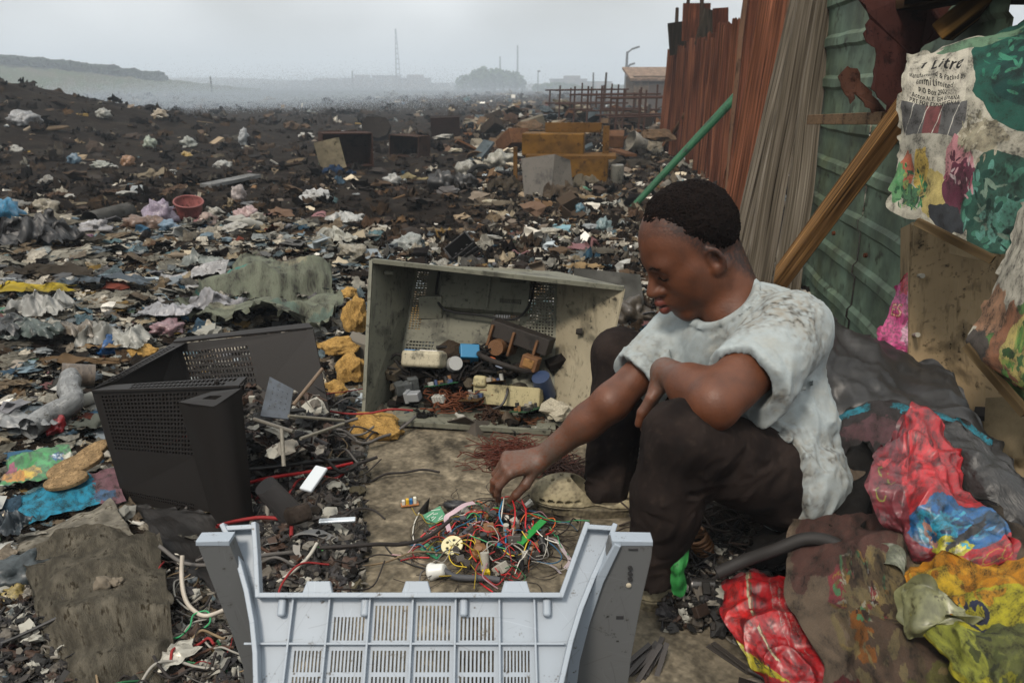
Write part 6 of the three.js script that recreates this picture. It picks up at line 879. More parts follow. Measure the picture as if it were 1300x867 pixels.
// ---- printed sacks
const txtSack = canvasTex(1024, 1024, (x, w, h) => {
  x.fillStyle = '#a9a596'; x.fillRect(0, 0, w, h);
  x.fillStyle = '#b8b3a4'; x.fillRect(60, 40, 470, 480);
  blob(x, 860, 240, 330, 330, 3, '#1f4d42'); blob(x, 900, 330, 200, 220, 5, '#173a36'); blob(x, 620, 60, 330, 46, 7, '#5f7d64');
  x.fillStyle = '#5a5a5a'; x.beginPath(); x.ellipse(290, 520, 260, 130, 0, 0, Math.PI); x.fill(); x.fillRect(30, 430, 520, 92); x.fillStyle = '#6b3f3f'; x.fillRect(230, 430, 130, 150);
  x.strokeStyle = '#b9b6ac'; x.lineWidth = 6; for (const k of [110, 220, 340, 470]) { x.beginPath(); x.moveTo(k + 30, 430); x.lineTo(k - 50, 640); x.stroke(); }
  x.fillStyle = '#9c998c'; x.beginPath(); x.ellipse(270, 640, 250, 60, 0, 0, Math.PI * 2); x.fill();
  blob(x, 120, 790, 70, 110, 9, '#a8614a'); blob(x, 250, 770, 55, 120, 11, '#b39a50'); blob(x, 60, 860, 60, 110, 13, '#5d8a5f'); blob(x, 190, 900, 70, 60, 15, '#476e50'); blob(x, 360, 860, 90, 110, 14, '#a99a62');
  blob(x, 520, 720, 100, 120, 17, '#a8757a'); blob(x, 560, 820, 120, 120, 19, '#5a2f3e'); blob(x, 480, 930, 130, 60, 23, '#2f3236'); blob(x, 760, 850, 180, 170, 21, '#2c4d42'); blob(x, 830, 900, 90, 80, 25, '#4a7a6c'); blob(x, 640, 610, 120, 70, 27, '#8d8672'); blob(x, 960, 760, 70, 70, 29, '#7d3a40');
  leafy(x, 860, 250, 230, ['#1c4a3e', '#2a6a56', '#12332e', '#3a7a62'], 90, 3); leafy(x, 170, 860, 150, ['#4f8a58', '#2f5f3e', '#6a9a62', '#8a9a5a', '#35503a'], 60, 5); leafy(x, 760, 860, 170, ['#22423a', '#3f6f5e', '#55867a', '#16302a', '#6a7f70'], 90, 7); leafy(x, 540, 760, 110, ['#8a4a5a', '#b58a8f', '#4a2833', '#a8989a'], 30, 9); leafy(x, 640, 610, 130, ['#6a6452', '#8f8a76', '#a8a28e'], 40, 11);
  x.fillStyle = '#161514'; x.save(); x.translate(300, 222); x.rotate(0.05); x.font = 'italic bold 112px sans-serif'; x.textAlign = 'center'; x.fillText('1 Litre', 20, 0); x.font = 'bold 34px sans-serif'; x.fillText('Manufactured & Packed by', 0, 56); x.font = 'bold 42px sans-serif'; x.fillText('Emmi Limited', -10, 100); x.font = 'bold 36px sans-serif'; x.fillText('P O Box 2902', -20, 142); x.fillText('Accra N.T. GH GHANA', 10, 180); x.fillText('PRT FOR EXPORT GHAN', 10, 214); x.restore();
}, 5, 0.12);
{
  const g = cloth([[[1152, 74, 1.90], [1200, 56, 1.86], [1262, 44, 1.80], [1350, 12, 1.74]], [[1146, 110, 1.82], [1196, 112, 1.74], [1258, 100, 1.68], [1360, 80, 1.62]], [[1138, 190, 1.80], [1186, 196, 1.70], [1252, 195, 1.64], [1360, 190, 1.58]], [[1130, 262, 1.78], [1176, 284, 1.70], [1240, 318, 1.64], [1350, 330, 1.60]]], { nu: 70, nv: 64, amp: 0.011, freq: 8, seed: 4 });
  const o = at(1240, 325, 1.64); g.translate(-o.x, -o.y, -o.z); const m = mesh('printed_sack', g, weave(txtSack)); m.position.copy(o); meta(m, 'dirty printed white and green sack draped at the shack corner, reading 1 Litre', 'sack');
  const t2 = canvasTex(512, 512, (x, w, h) => { x.fillStyle = '#9a978b'; x.fillRect(0, 0, w, h); blob(x, 330, 360, 260, 170, 3, '#4c6b3c'); blob(x, 210, 330, 90, 120, 6, '#7b5540'); blob(x, 260, 300, 80, 70, 8, '#a1945a'); blob(x, 60, 250, 90, 60, 9, '#8d6c55'); blob(x, 60, 350, 70, 60, 12, '#45403c'); blob(x, 300, 90, 110, 90, 15, '#5d3c40'); blob(x, 420, 60, 120, 60, 16, '#8a7c4c'); blob(x, 470, 300, 80, 100, 18, '#33442f'); leafy(x, 340, 370, 160, ['#55803f', '#2f4a28', '#7a8a4a', '#3c5f38', '#8a8a50'], 120, 13); leafy(x, 330, 120, 110, ['#6a4a48', '#9a8a5c', '#3a2c2e'], 40, 15); }, 11, 0.5);
  const g2 = cloth([[[1296, 262, 1.62], [1330, 250, 1.58], [1370, 240, 1.55]], [[1266, 350, 1.60], [1310, 360, 1.54], [1370, 360, 1.5]], [[1226, 428, 1.60], [1290, 470, 1.52], [1360, 480, 1.48]], [[1232, 440, 1.61], [1296, 512, 1.54], [1360, 560, 1.5]]], { nu: 44, nv: 54, amp: 0.010, freq: 9, seed: 14 });
  const o2 = at(1300, 500, 1.55); g2.translate(-o2.x, -o2.y, -o2.z); const m2 = mesh('printed_sack', g2, weave(t2)); m2.position.copy(o2); meta(m2, 'green and yellow printed sack corner hanging below the large draped sack', 'sack');
  // wooden strips sewn in the hems
  for (const [a, b, l] of [[at(1164, 281, 1.69), at(1262, 330, 1.61), 'thin wooden batten in the hem of the large draped sack'], [at(1228, 438, 1.60), at(1304, 526, 1.52), 'thin wooden batten along the hem of the lower sack']]) { const q = mesh('hem_batten', beam(V(), b.clone().sub(a), 0.020, 0.016), wood(0x8b7d66)); q.position.copy(a); meta(q, l, 'batten'); }
}
{ // plywood box behind the sacks
  const z = [1156, 288, 1.98], A = at(1152, 560, 1.96), o = A.clone().setY(0.0), g = group('plywood_box', 'stained brown plywood box standing behind the hanging sacks', 'box', o), ply = grimy(0x8a7a62, { map: rep(T.spots, 0.7), bumpMap: rep(T.wood, 1.2), bumpScale: 0.0012 }), ply2 = grimy(0xa8977a, { map: rep(T.grime, 1.3) });
  const P = (x, y, D) => at(x, y, D), loc = (q) => q.translate(-o.x, -o.y, -o.z);
  const a = P(1158, 286, 1.95), b = P(1300, 250, 1.86), c = P(1152, 560, 1.95), d = P(1300, 640, 1.80); c.y = Math.max(c.y, 0.1); 
  const f = panel(c, d, b, a, 0.018); f.attributes.uv.array.forEach((v, i, r) => { r[i] = v * 3.2; });
  mesh('front_panel', loc(f), ply, g);
  mesh('edge_strip', loc(boxUV(beam(P(1155, 575, 1.955).setY(0.05), P(1161, 282, 1.955), 0.009, 0.016), 2)), ply2, g);
  mesh('side_panel', loc(panel(P(1141, 575, 2.16), P(1152, 575, 1.96), P(1156, 284, 1.96), P(1144, 290, 2.16), 0.012)), ply, g);
  mesh('cover_board', loc(panel(P(1206, 322, 1.885), P(1262, 334, 1.835), P(1262, 298, 1.835), P(1206, 300, 1.885), 0.008)), ply2, g);
  for (const [x, y] of [[1166, 350], [1160, 425]]) mesh('screw', loc(between(P(x, y, 1.95), P(x + 6, y, 1.90), 0.004, 0.006, 8)), std(0x8a867a, { roughness: 0.5, metalness: 0.6 }), g);
  mesh('bottom_shelf', loc(panel(P(1236, 528, 1.80), P(1300, 528, 1.76), P(1300, 512, 1.86), P(1240, 512, 1.9), 0.012)), std(0x1d1b1a), g);
  mesh('lower_panel', loc(panel(P(1246, 640, 1.72), P(1330, 660, 1.60), P(1330, 500, 1.62), P(1252, 505, 1.74), 0.014)), ply2, g);
}
{ // pink plastic bag wedged in front of the box
  const t = canvasTex(256, 512, (x, w, h) => { x.fillStyle = '#c2437f'; x.fillRect(0, 0, w, h); blob(x, 190, 60, 130, 90, 2, '#b5343f'); x.font = 'bold 120px sans-serif'; x.fillStyle = '#d9b391'; x.fillText('ES', 30, 290); x.lineWidth = 7; x.strokeStyle = '#b5343f'; x.strokeText('ES', 30, 290); blob(x, 225, 170, 40, 60, 6, '#cf8fae'); blob(x, 215, 380, 40, 70, 9, '#cf8fae'); }, 21);
  const g = cloth([[[1142, 362, 2.02], [1150, 352, 2.0], [1160, 346, 1.985]], [[1128, 392, 2.02], [1142, 396, 1.99], [1159, 396, 1.975]], [[1112, 438, 2.02], [1132, 444, 1.99], [1158, 450, 1.97]]], { nu: 24, nv: 34, amp: 0.008, freq: 14, seed: 5 }), o = at(1135, 440, 2); g.translate(-o.x, -o.y, -o.z);
  const m = mesh('pink_bag', g, std([0.75, 0.75, 0.75], { map: t, roughness: 0.45 })); m.position.copy(o); meta(m, 'bright pink plastic bag with pale letters tucked beside the plywood box', 'bag');
}
const tarpM = grimy(0x2b2a2a, { roughness: 0.5, map: rep(T.grime, 2.5), bumpScale: 0.004 });
{
  const g = cloth([[[1040, 392, 1.98], [1090, 416, 1.98], [1160, 452, 1.95], [1205, 474, 1.88], [1238, 528, 1.80]], [[1046, 450, 1.80], [1096, 468, 1.80], [1160, 492, 1.78], [1210, 512, 1.74], [1262, 560, 1.70]], [[1050, 520, 1.74], [1100, 520, 1.72], [1160, 528, 1.68], [1215, 545, 1.64], [1280, 592, 1.58]], [[1050, 610, 1.72], [1100, 600, 1.68], [1160, 600, 1.62], [1220, 620, 1.56], [1300, 660, 1.48]]], { nu: 80, nv: 60, amp: 0.016, freq: 8, seed: 2 });
  boxUV; const o = at(1150, 600, 1.66).setY(0.02); g.translate(-o.x, -o.y, -o.z); const uv = g.attributes.uv; for (let i = 0; i < uv.count; i++) uv.setXY(i, uv.getX(i) * 0.5, uv.getY(i) * 0.4);
  const m = mesh('black_tarpaulin', g, tarpM); m.position.copy(o); meta(m, 'crumpled black plastic tarpaulin rising behind the person', 'tarpaulin');
  const g2 = cloth([[[1060, 532, 1.66], [1095, 512, 1.68], [1150, 512, 1.66], [1215, 530, 1.6], [1262, 562, 1.54]], [[1060, 560, 1.60], [1100, 546, 1.61], [1150, 548, 1.59], [1205, 566, 1.54], [1262, 606, 1.48]], [[1060, 640, 1.56], [1100, 620, 1.55], [1150, 620, 1.52], [1205, 640, 1.48], [1280, 690, 1.40]]], { nu: 70, nv: 44, amp: 0.012, freq: 10, seed: 22 });
  g2.translate(-o.x, -o.y, -o.z); const bt = canvasTex(512, 256, (x, w, h) => { x.fillStyle = '#383435'; x.fillRect(0, 0, w, h); x.fillStyle = '#2f7f93'; x.fillRect(0, 6, 150, 46); x.fillRect(220, 4, 292, 34); blob(x, 180, 120, 150, 40, 4, '#5b4246'); }, 31);
  const m2 = mesh('striped_blanket', g2, weave(bt, { bumpMap: rep(T.weave, 6) })); m2.position.copy(o); meta(m2, 'dark grey blanket with a teal border heaped below the tarpaulin', 'blanket');
}
{ // heap of sacks in front
  const place = (name, rows, opt, mat, label, cat, base) => { const g = cloth(rows, opt), o = base.clone(); g.translate(-o.x, -o.y, -o.z); const m = mesh(name, g, mat); m.position.copy(o); return meta(m, label, cat); };
  const base = at(1150, 860, 1.2).setY(0.01);
  const olive = canvasTex(1024, 1024, (x, w, h) => { x.fillStyle = '#6a5c4e'; x.fillRect(0, 0, w, h); blob(x, 250, 260, 230, 200, 2, '#5a403a'); blob(x, 560, 520, 300, 200, 3, '#7a6b4c'); blob(x, 480, 700, 280, 160, 5, '#56463a'); blob(x, 300, 520, 110, 60, 7, '#6f5a34'); blob(x, 760, 800, 260, 180, 9, '#5d5a32'); blob(x, 360, 420, 46, 34, 13, '#4f7553'); blob(x, 400, 450, 30, 40, 15, '#8a8f8c'); blob(x, 430, 480, 26, 22, 17, '#a3925a'); blob(x, 260, 480, 70, 70, 18, '#7d3c40'); blob(x, 330, 640, 60, 90, 20, '#7a4d26'); blob(x, 200, 900, 150, 120, 22, '#5c2427'); leafy(x, 350, 480, 130, ['#6a5a3c', '#8a6a3a', '#4f7553', '#7a3c3c', '#8f8a7a', '#3c2c26'], 110, 51); leafy(x, 560, 650, 360, ['#5d4f3c', '#6f6348', '#4a3d32', '#7a6a46'], 160, 53); }, 41, 0.6);
  place('woven_sack', [[[1010, 640, 1.46], [1080, 596, 1.50], [1160, 620, 1.48], [1240, 640, 1.44], [1330, 660, 1.40]], [[1000, 720, 1.34], [1070, 660, 1.38], [1140, 690, 1.30], [1230, 720, 1.24], [1340, 720, 1.22]], [[1010, 780, 1.26], [1070, 760, 1.24], [1140, 780, 1.18], [1230, 800, 1.12], [1350, 800, 1.1]], [[1050, 860, 1.16], [1090, 860, 1.12], [1150, 880, 1.06], [1230, 900, 1.02], [1360, 900, 1.0]], [[1080, 980, 1.10], [1110, 990, 1.06], [1160, 1000, 1.02], [1240, 1020, 0.97], [1370, 1020, 0.96]]], { nu: 150, nv: 150, amp: 0.02, freq: 8.5, seed: 6 }, weave(olive, { bumpMap: rep(T.weave, 7), bumpScale: 0.002 }), 'large drab olive-brown woven sack heaped beside the mat', 'sack', base);
  const redA = canvasTex(512, 768, (x, w, h) => { x.fillStyle = '#b3242c'; x.fillRect(0, 0, w, h); x.fillStyle = '#7f3039'; x.fillRect(0, 0, 190, h); blob(x, 300, 200, 120, 120, 3, '#c9333a'); x.strokeStyle = '#97963f'; x.lineWidth = 7; for (const [a, b, r] of [[90, 200, 26], [130, 250, 18], [80, 300, 22]]) { x.beginPath(); x.arc(a, b, r, 0.4, 4.6); x.stroke(); } blob(x, 360, 490, 190, 120, 4, '#1f5f9a'); blob(x, 290, 480, 90, 70, 6, '#1b8fb0'); blob(x, 300, 570, 80, 50, 7, '#b9b32a'); blob(x, 250, 500, 26, 60, 9, '#a8776a'); blob(x, 460, 500, 50, 60, 11, '#123a5a'); x.strokeStyle = '#b08a36'; x.lineWidth = 6; for (let k = 0; k < 5; k++) { x.beginPath(); x.ellipse(250 + k * 55, 690, 26, 38, 0.6, 0, 5); x.stroke(); } leafy(x, 350, 490, 110, ['#1b4f86', '#2f7fae', '#143a66', '#3c9cb8'], 40, 21); leafy(x, 300, 572, 56, ['#c9c24a', '#9a8f20'], 14, 23); leafy(x, 240, 120, 200, ['#8f1d26', '#c8434a', '#a02a33'], 40, 25); x.strokeStyle = '#1a1514'; x.lineWidth = 2; for (let k = 0; k < 26; k++) { x.beginPath(); x.moveTo(470 - k * 2, 455 + k * 3); x.quadraticCurveTo(390 - k * 3, 500 + k * 2, 300 - k * 3, 560 + k * 3); x.stroke(); } }, 51, 0.5);
  place('red_bag', [[[1125, 560, 1.42], [1150, 534, 1.45], [1168, 518, 1.46], [1190, 540, 1.45]], [[1108, 600, 1.34], [1140, 590, 1.33], [1178, 580, 1.34], [1222, 600, 1.37]], [[1116, 660, 1.30], [1150, 650, 1.27], [1196, 640, 1.25], [1250, 640, 1.30]], [[1140, 700, 1.28], [1170, 700, 1.23], [1220, 695, 1.20], [1288, 668, 1.24]], [[1170, 720, 1.26], [1200, 722, 1.21], [1245, 722, 1.18], [1290, 712, 1.20]]], { nu: 120, nv: 150, amp: 0.015, freq: 13, seed: 8 }, std([0.56, 0.56, 0.56], { map: redA, roughness: 0.42 }), 'peaked red plastic sack with blue and yellow print on the heap', 'sack', base);
  const yel = canvasTex(512, 512, (x, w, h) => { x.fillStyle = '#a8a02e'; x.fillRect(0, 0, w, h); x.fillStyle = '#b57a22'; x.fillRect(0, 0, w, 120); blob(x, 130, 130, 120, 80, 3, '#bb9a2c'); blob(x, 350, 330, 130, 110, 5, '#5d6238'); blob(x, 160, 330, 120, 110, 7, '#8f9440'); blob(x, 380, 460, 120, 70, 9, '#8a8a2a'); x.fillStyle = '#2e3247'; x.font = 'bold 130px serif'; x.save(); x.translate(120, 190); x.rotate(0.5); x.fillText('r', 60, -20); x.fillText('2', 120, -20); x.beginPath(); x.arc(0, -50, 17, 0, 7); x.arc(20, 0, 20, 0, 7); x.fill(); x.restore(); leafy(x, 350, 340, 120, ['#4c5230', '#6a6f3c', '#3c4030'], 50, 31); leafy(x, 200, 60, 190, ['#c08a2a', '#a86a1c', '#c9a03a'], 40, 33); }, 61, 0.5);
  place('yellow_sack', [[[1156, 720, 1.235], [1205, 708, 1.19], [1256, 712, 1.15], [1330, 690, 1.18]], [[1150, 760, 1.16], [1200, 770, 1.12], [1262, 770, 1.07], [1340, 760, 1.09]], [[1168, 800, 1.10], [1215, 820, 1.05], [1270, 830, 1.01], [1350, 830, 1.02]], [[1200, 850, 1.05], [1240, 890, 0.99], [1290, 920, 0.95], [1360, 930, 0.95]]], { nu: 110, nv: 120, amp: 0.014, freq: 13, seed: 18 }, weave(yel, { bumpMap: rep(T.weave, 5) }), 'yellow woven sack with dark blue lettering spilling over the heap', 'sack', base);
  place('plastic_scrap', [[[1148, 764, 1.16], [1180, 742, 1.13], [1225, 770, 1.08]], [[1145, 800, 1.12], [1180, 790, 1.08], [1236, 796, 1.06]], [[1152, 812, 1.11], [1185, 806, 1.09], [1224, 800, 1.07]]], { nu: 24, nv: 24, amp: 0.01, freq: 14, seed: 28, edge: 0.02 }, std([0.24, 0.25, 0.13], { roughness: 0.4, map: rep(T.grime, 1) }), 'torn pale yellow-green plastic scrap lying on the olive sack', 'plastic scrap', base);
  place('plastic_scrap', [[[1108, 695, 1.29], [1135, 690, 1.27], [1152, 715, 1.24]], [[1112, 712, 1.27], [1138, 722, 1.24], [1150, 730, 1.23]]], { nu: 18, nv: 12, amp: 0.008, freq: 14, seed: 29, edge: 0.01 }, std([0.18, 0.2, 0.15], { roughness: 0.5, map: rep(T.grime, 1) }), 'small grey-green plastic strip on the olive sack below the red peak', 'plastic scrap', base);
  const redB = canvasTex(512, 512, (x, w, h) => { x.fillStyle = '#a5161d'; x.fillRect(0, 0, w, h); blob(x, 90, 160, 70, 140, 2, '#c4201f'); x.strokeStyle = '#b9b08c'; x.lineWidth = 12; x.beginPath(); x.moveTo(130, 0); x.quadraticCurveTo(150, 150, 215, 330); x.stroke(); x.strokeStyle = '#4a5a3a'; x.lineWidth = 5; x.beginPath(); x.moveTo(142, 0); x.quadraticCurveTo(162, 150, 226, 330); x.stroke(); x.strokeStyle = '#a88f86'; x.lineWidth = 2.5; for (let k = 0; k < 6; k++) { x.beginPath(); x.moveTo(230 + k * 34, 20 + k * 8); x.quadraticCurveTo(270 + k * 34, 130, 330 + k * 26, 290 - k * 6); x.stroke(); } x.fillStyle = '#b5a81e'; x.beginPath(); x.moveTo(0, 300); x.lineTo(0, 390); x.lineTo(230, 400); x.closePath(); x.fill(); x.fillStyle = '#222'; x.font = 'bold 50px sans-serif'; x.fillText('Afri', 60, 375); x.fillStyle = '#9a9a92'; x.fillRect(110, 430, 402, 90); blob(x, 170, 480, 70, 40, 7, '#ad9a1c'); leafy(x, 260, 180, 220, ['#8f1218', '#b82a2c', '#7a1015'], 40, 41); x.fillStyle = '#a88f86'; x.font = '15px sans-serif'; for (let k = 0; k < 9; k++) { x.save(); x.translate(250 + k * 24, 60 + k * 6); x.rotate(1.25); x.fillText('IIIIII IIII IIIII IIII IIIIII', 0, 0); x.restore(); } }, 71, 0.5);
  place('red_bag', [[[922, 730, 1.42], [960, 728, 1.42], [1010, 736, 1.40], [1046, 760, 1.36]], [[914, 770, 1.34], [956, 764, 1.31], [1006, 772, 1.30], [1056, 800, 1.28]], [[925, 800, 1.30], [966, 812, 1.25], [1012, 820, 1.23], [1068, 830, 1.22]], [[960, 845, 1.25], [990, 858, 1.20], [1030, 868, 1.17], [1080, 880, 1.15]], [[1000, 900, 1.2], [1020, 910, 1.16], [1050, 920, 1.13], [1090, 930, 1.11]]], { nu: 120, nv: 120, amp: 0.013, freq: 14, seed: 10 }, std([0.56, 0.56, 0.56], { map: redB, roughness: 0.4 }), 'shiny red plastic bag with white lines and a yellow strip by the mat', 'bag', base);
  place('black_bin_bag', [[[1190, 540, 1.46], [1215, 536, 1.46], [1250, 560, 1.42], [1300, 600, 1.36]], [[1200, 580, 1.40], [1235, 580, 1.38], [1275, 610, 1.34], [1330, 650, 1.28]], [[1230, 640, 1.36], [1260, 640, 1.32], [1300, 670, 1.28], [1350, 720, 1.2]]], { nu: 50, nv: 40, amp: 0.014, freq: 10, seed: 38 }, tarpM, 'wrinkled black plastic sheet bulging beside the red peaked sack', 'plastic sheet', base);
  place('dark_rag', [[[1000, 640, 1.60], [1040, 600, 1.62], [1080, 570, 1.6], [1110, 560, 1.52]], [[960, 680, 1.52], [1010, 660, 1.48], [1060, 630, 1.46], [1110, 620, 1.42]], [[940, 720, 1.46], [990, 715, 1.40], [1040, 700, 1.38], [1100, 680, 1.36]]], { nu: 50, nv: 40, amp: 0.016, freq: 9, seed: 48 }, grimy(0x1b1918, { roughness: 0.8, bumpScale: 0.004 }), 'sooty black rag heaped behind the person by the sacks', 'rag', base);
  // thick hose emerging from the scrap
  const pts = [at(910, 728, 1.40), at(945, 712, 1.40), at(985, 698, 1.375), at(1025, 684, 1.36), at(1060, 690, 1.35), at(1090, 716, 1.33)], hb = pts[0].clone(); const hm = mesh('rubber_hose', tube(pts.map((p) => p.sub(hb)), 0.0115, 40, 10), std(0x242221, { roughness: 0.65 })); hm.position.copy(hb); meta(hm, 'thick black rubber hose curving out behind the shiny red bag', 'hose');
}
// ================================================================ larger litter, one by one
{
  reseed(101);
  const gy = (p, lift = 0) => { p.y = ground_y(p.x, p.z) + lift; return p; };
  const fab = (c, o = {}) => std(c, { map: T.grime, bumpMap: rep(T.weave, 6), bumpScale: 0.001, roughness: 0.9, ...o });
  const film = (c, o = {}) => { const m = std(c, { map: rep(T.grime, 2), roughness: 0.42, ...o }); if (m.color.getHSL({}).l > 0.45) { m.transmission = 0.3; m.roughness = 0.5; } return m; };
  let sd = 200;
  const put = (name, geo, mat, px, py, sz, label, cat, rot = [0, rr(0, 6.28), 0], lift = 0, grp) => { const p = gy(onGround(px, py, ground_y(0, -4) * 0 + 0.0), lift), m = mesh(name, geo, mat); m.position.copy(p); if (Array.isArray(sz)) m.scale.set(...sz); else m.scale.setScalar(sz); m.rotation.set(...rot); return meta(m, label, cat, grp); };
  const wpx = (px, py, n) => n * onGround(px, py).distanceTo(camera.position) / FOCAL; // size in metres of a thing so many pixels wide there
  const rag = (px, py, w, d, h, c, label, cat = 'rag', n = 26, mat) => put(cat.replace(/ /g, '_'), ragGeo(wpx(px, py, w), wpx(px, py, d), wpx(px, py, h), sd += 3.3, n, n === 44 ? 0.42 : 1), mat ?? fab(c), px, py, 1, label, cat, [0, 0, 0], 0.026);
  const bag = (px, py, w, h, c, label, cat = 'plastic bag', mat) => { if (w >= 45 && cat === 'plastic bag') return rag(px, py, w * 1.15, w * 0.7, h * 1.15, c, label, cat, 44, mat ?? film(c)); const s = wpx(px, py, w); return put(cat.replace(/ /g, '_'), lumpGeo(sd += 2.7, 4, cat === 'bin bag' ? 0.7 : 0.95, 0.9 * h / w * 1.6), mat ?? film(c), px, py, [s, s, s * 0.8], label, cat); };
  // ---- green-grey sacking heap with clear plastic
  const sackT = canvasTex(512, 512, (x, w, h) => { x.fillStyle = '#6f7464'; x.fillRect(0, 0, w, h); for (let k = 0; k < 9; k++) blob(x, rr(0, w), rr(0, h), rr(30, 90), rr(12, 30), k * 3, pick(['#3f7a70', '#7f7f6c', '#5a6a60', '#86826c'])); }, 81);
  const cl = (name, rows, opt, mat, label, cat) => { const o = at(...rows[rows.length - 1][1]), g = cloth(rows, opt); g.translate(-o.x, -o.y, -o.z); const m = mesh(name, g, mat); m.position.copy(o); return meta(m, label, cat); };
  const Gd = (px, py, y) => { const p = onGround(px, py, y); return p; };
  cl('sacking', [[[286, 352, 3.75], [320, 324, 3.9], [372, 328, 3.9], [414, 352, 3.75]], [[262, 372, 3.4], [316, 352, 3.5], [368, 356, 3.5], [428, 380, 3.4]], [[240, 388, 3.2], [306, 382, 3.2], [366, 388, 3.2], [424, 402, 3.15]], [[222, 394, 3.12], [300, 408, 3.02], [366, 420, 2.95], [418, 414, 3.02]]], { nu: 80, nv: 64, amp: 0.06, freq: 3.4, seed: 3, edge: 0.03 }, weave(sackT, { bumpMap: rep(T.weave, 9) }), 'heap of green-grey woven sacking behind the dark casing', 'sacking');
  cl('plastic_sheet', [[[212, 352, 3.6], [250, 340, 3.65], [292, 332, 3.7]], [[206, 376, 3.35], [240, 368, 3.4], [280, 360, 3.5]], [[202, 390, 3.2], [236, 388, 3.22], [262, 380, 3.3]]], { nu: 40, nv: 36, amp: 0.024, freq: 6, seed: 9, edge: 0.02 }, film([0.36, 0.36, 0.38], { roughness: 0.35 }), 'milky clear plastic sheet beside the green-grey sacking', 'plastic sheet');
  bag(275, 418, 70, 26, 0x8f9098, 'pale plastic bag peeping out under the green-grey sacking'); bag(262, 372, 50, 22, 0x87908f, 'grey plastic bag under the edge of the milky sheet');
  // ---- left field
  rag(56, 352, 90, 60, 58, 0, 'large black bin bag bulging in the litter', 'bin bag', 44, film(0x17171a, { roughness: 0.5 })); rag(20, 350, 90, 60, 30, 0x2c2c30, 'flat black plastic spread beside the black bin bag', 'plastic sheet');
  bag(8, 308, 42, 22, 0x1f7fae, 'bright blue plastic bag at the edge of the litter field');
  rag(105, 322, 120, 36, 10, 0x6a675f, 'flat grey sheet lying beyond the black bin bag', 'sheet'); rag(70, 300, 80, 20, 8, 0x7c7970, 'pale grey slab of card beside the blue bag', 'card'); rag(92, 345, 100, 30, 10, 0x3c3934, 'dark grey carpet piece behind the bin bag', 'carpet piece');
  { const a = gy(onGround(118, 312), 0.05), b = gy(onGround(166, 294), 0.06), m = mesh('pipe', boxUV(between(V(), b.clone().sub(a), 0.055, 0.055, 16, true)), grimy(0x5f5f5e)); m.position.copy(a); meta(m, 'grey pipe lying in the litter before the pink bucket', 'pipe'); }
  { const p = gy(onGround(243, 297), 0.0), g = group('bucket', 'faded pink plastic bucket tipped in the litter', 'bucket', p), m = film(0xa0605f, { roughness: 0.6, side: THREE.DoubleSide }); g.rotation.set(0.35, 0.4, -0.15); mesh('body', new THREE.LatheGeometry([[0, 0.002], [0.062, 0], [0.066, 0.006], [0.088, 0.125], [0.086, 0.127], [0.062, 0.012], [0, 0.012]].map(([a, b]) => new THREE.Vector2(a, b)), 30), m, g); mesh('rim', new THREE.TorusGeometry(0.09, 0.006, 8, 36).rotateX(Math.PI / 2).translate(0, 0.127, 0), m, g); }
  bag(206, 305, 36, 22, 0x9b8fa8, 'lilac and white bag before the pink bucket'); bag(210, 300, 24, 12, 0x6a2440, 'maroon cloth lump beside the lilac bag', 'cloth'); bag(186, 316, 36, 16, 0x7d6558, 'brown paper lump beyond the grey pipe', 'paper'); bag(128, 326, 38, 12, 0xb0b0b8, 'white film scrap on the grey sheet'); bag(217, 320, 26, 10, 0x6d8aa6, 'blue and white film scrap right of the brown paper');
  bag(316, 302, 30, 14, 0xb59a9c, 'pinkish white foam piece beyond the sacking', 'foam'); bag(266, 314, 20, 12, 0xa8928a, 'pale rosy paper ball before the pinkish foam', 'paper'); bag(330, 308, 20, 8, 0xa9a59b, 'flat white scrap beside the pinkish foam', 'scrap'); bag(273, 296, 22, 10, 0xa9a8a0, 'white scrap beside the pink bucket', 'scrap');
  bag(402, 270, 40, 12, 0xc4c6c8, 'bright white crumpled bag in the black field'); bag(304, 270, 18, 14, 0xa89fa0, 'pale mauve bag standing in the black field'); bag(294, 274, 10, 8, 0x8a7a5a, 'tan lump beside the pale mauve bag', 'lump');
  { const a = gy(onGround(262, 252), 0.03), b = gy(onGround(326, 244), 0.10), m = mesh('grey_strip', boxUV(beam(V(), b.clone().sub(a), 0.16, 0.03)), grimy(0x7d8084)); m.position.copy(a); meta(m, 'long grey panel strip lying in the black field', 'panel'); }
  rag(198, 227, 64, 14, 12, 0x8b8272, 'cream tarpaulin piece spread in the black field', 'tarpaulin'); bag(38, 196, 32, 12, 0xb5bac2, 'white bag on the slope of the dark mound'); bag(136, 186, 18, 8, 0xa5a8a4, 'white scrap near the foot of the dark mound', 'scrap'); bag(240, 194, 16, 9, 0xb4bbb6, 'small white bag beyond the cream tarpaulin'); bag(310, 188, 12, 14, 0xb8c0c8, 'upright white scrap in the middle of the black field', 'scrap'); bag(283, 214, 20, 7, 0xb9bbb8, 'flat white scrap before the upright one', 'scrap'); bag(192, 198, 16, 10, 0xa3b0a4, 'pale greenish bag behind the cream tarpaulin'); bag(95, 214, 14, 8, 0x4f6f88, 'blue bag low on the dark mound'); bag(130, 218, 24, 6, 0x9aa09a, 'flat pale scrap beside the blue bag', 'scrap'); bag(163, 214, 16, 9, 0x9a7350, 'tan scrap left of the cream tarpaulin', 'scrap'); bag(207, 180, 20, 8, 0x9c8f78, 'sandy scrap far in the black field', 'scrap'); bag(62, 288, 26, 12, 0x9a9484, 'pale stone by the blue bag', 'stone'); bag(24, 286, 26, 8, 0x6f6c64, 'flat grey stone by the blue bag', 'stone'); bag(62, 240, 22, 8, 0x7c7a74, 'grey scrap in the black field below the mound', 'scrap');
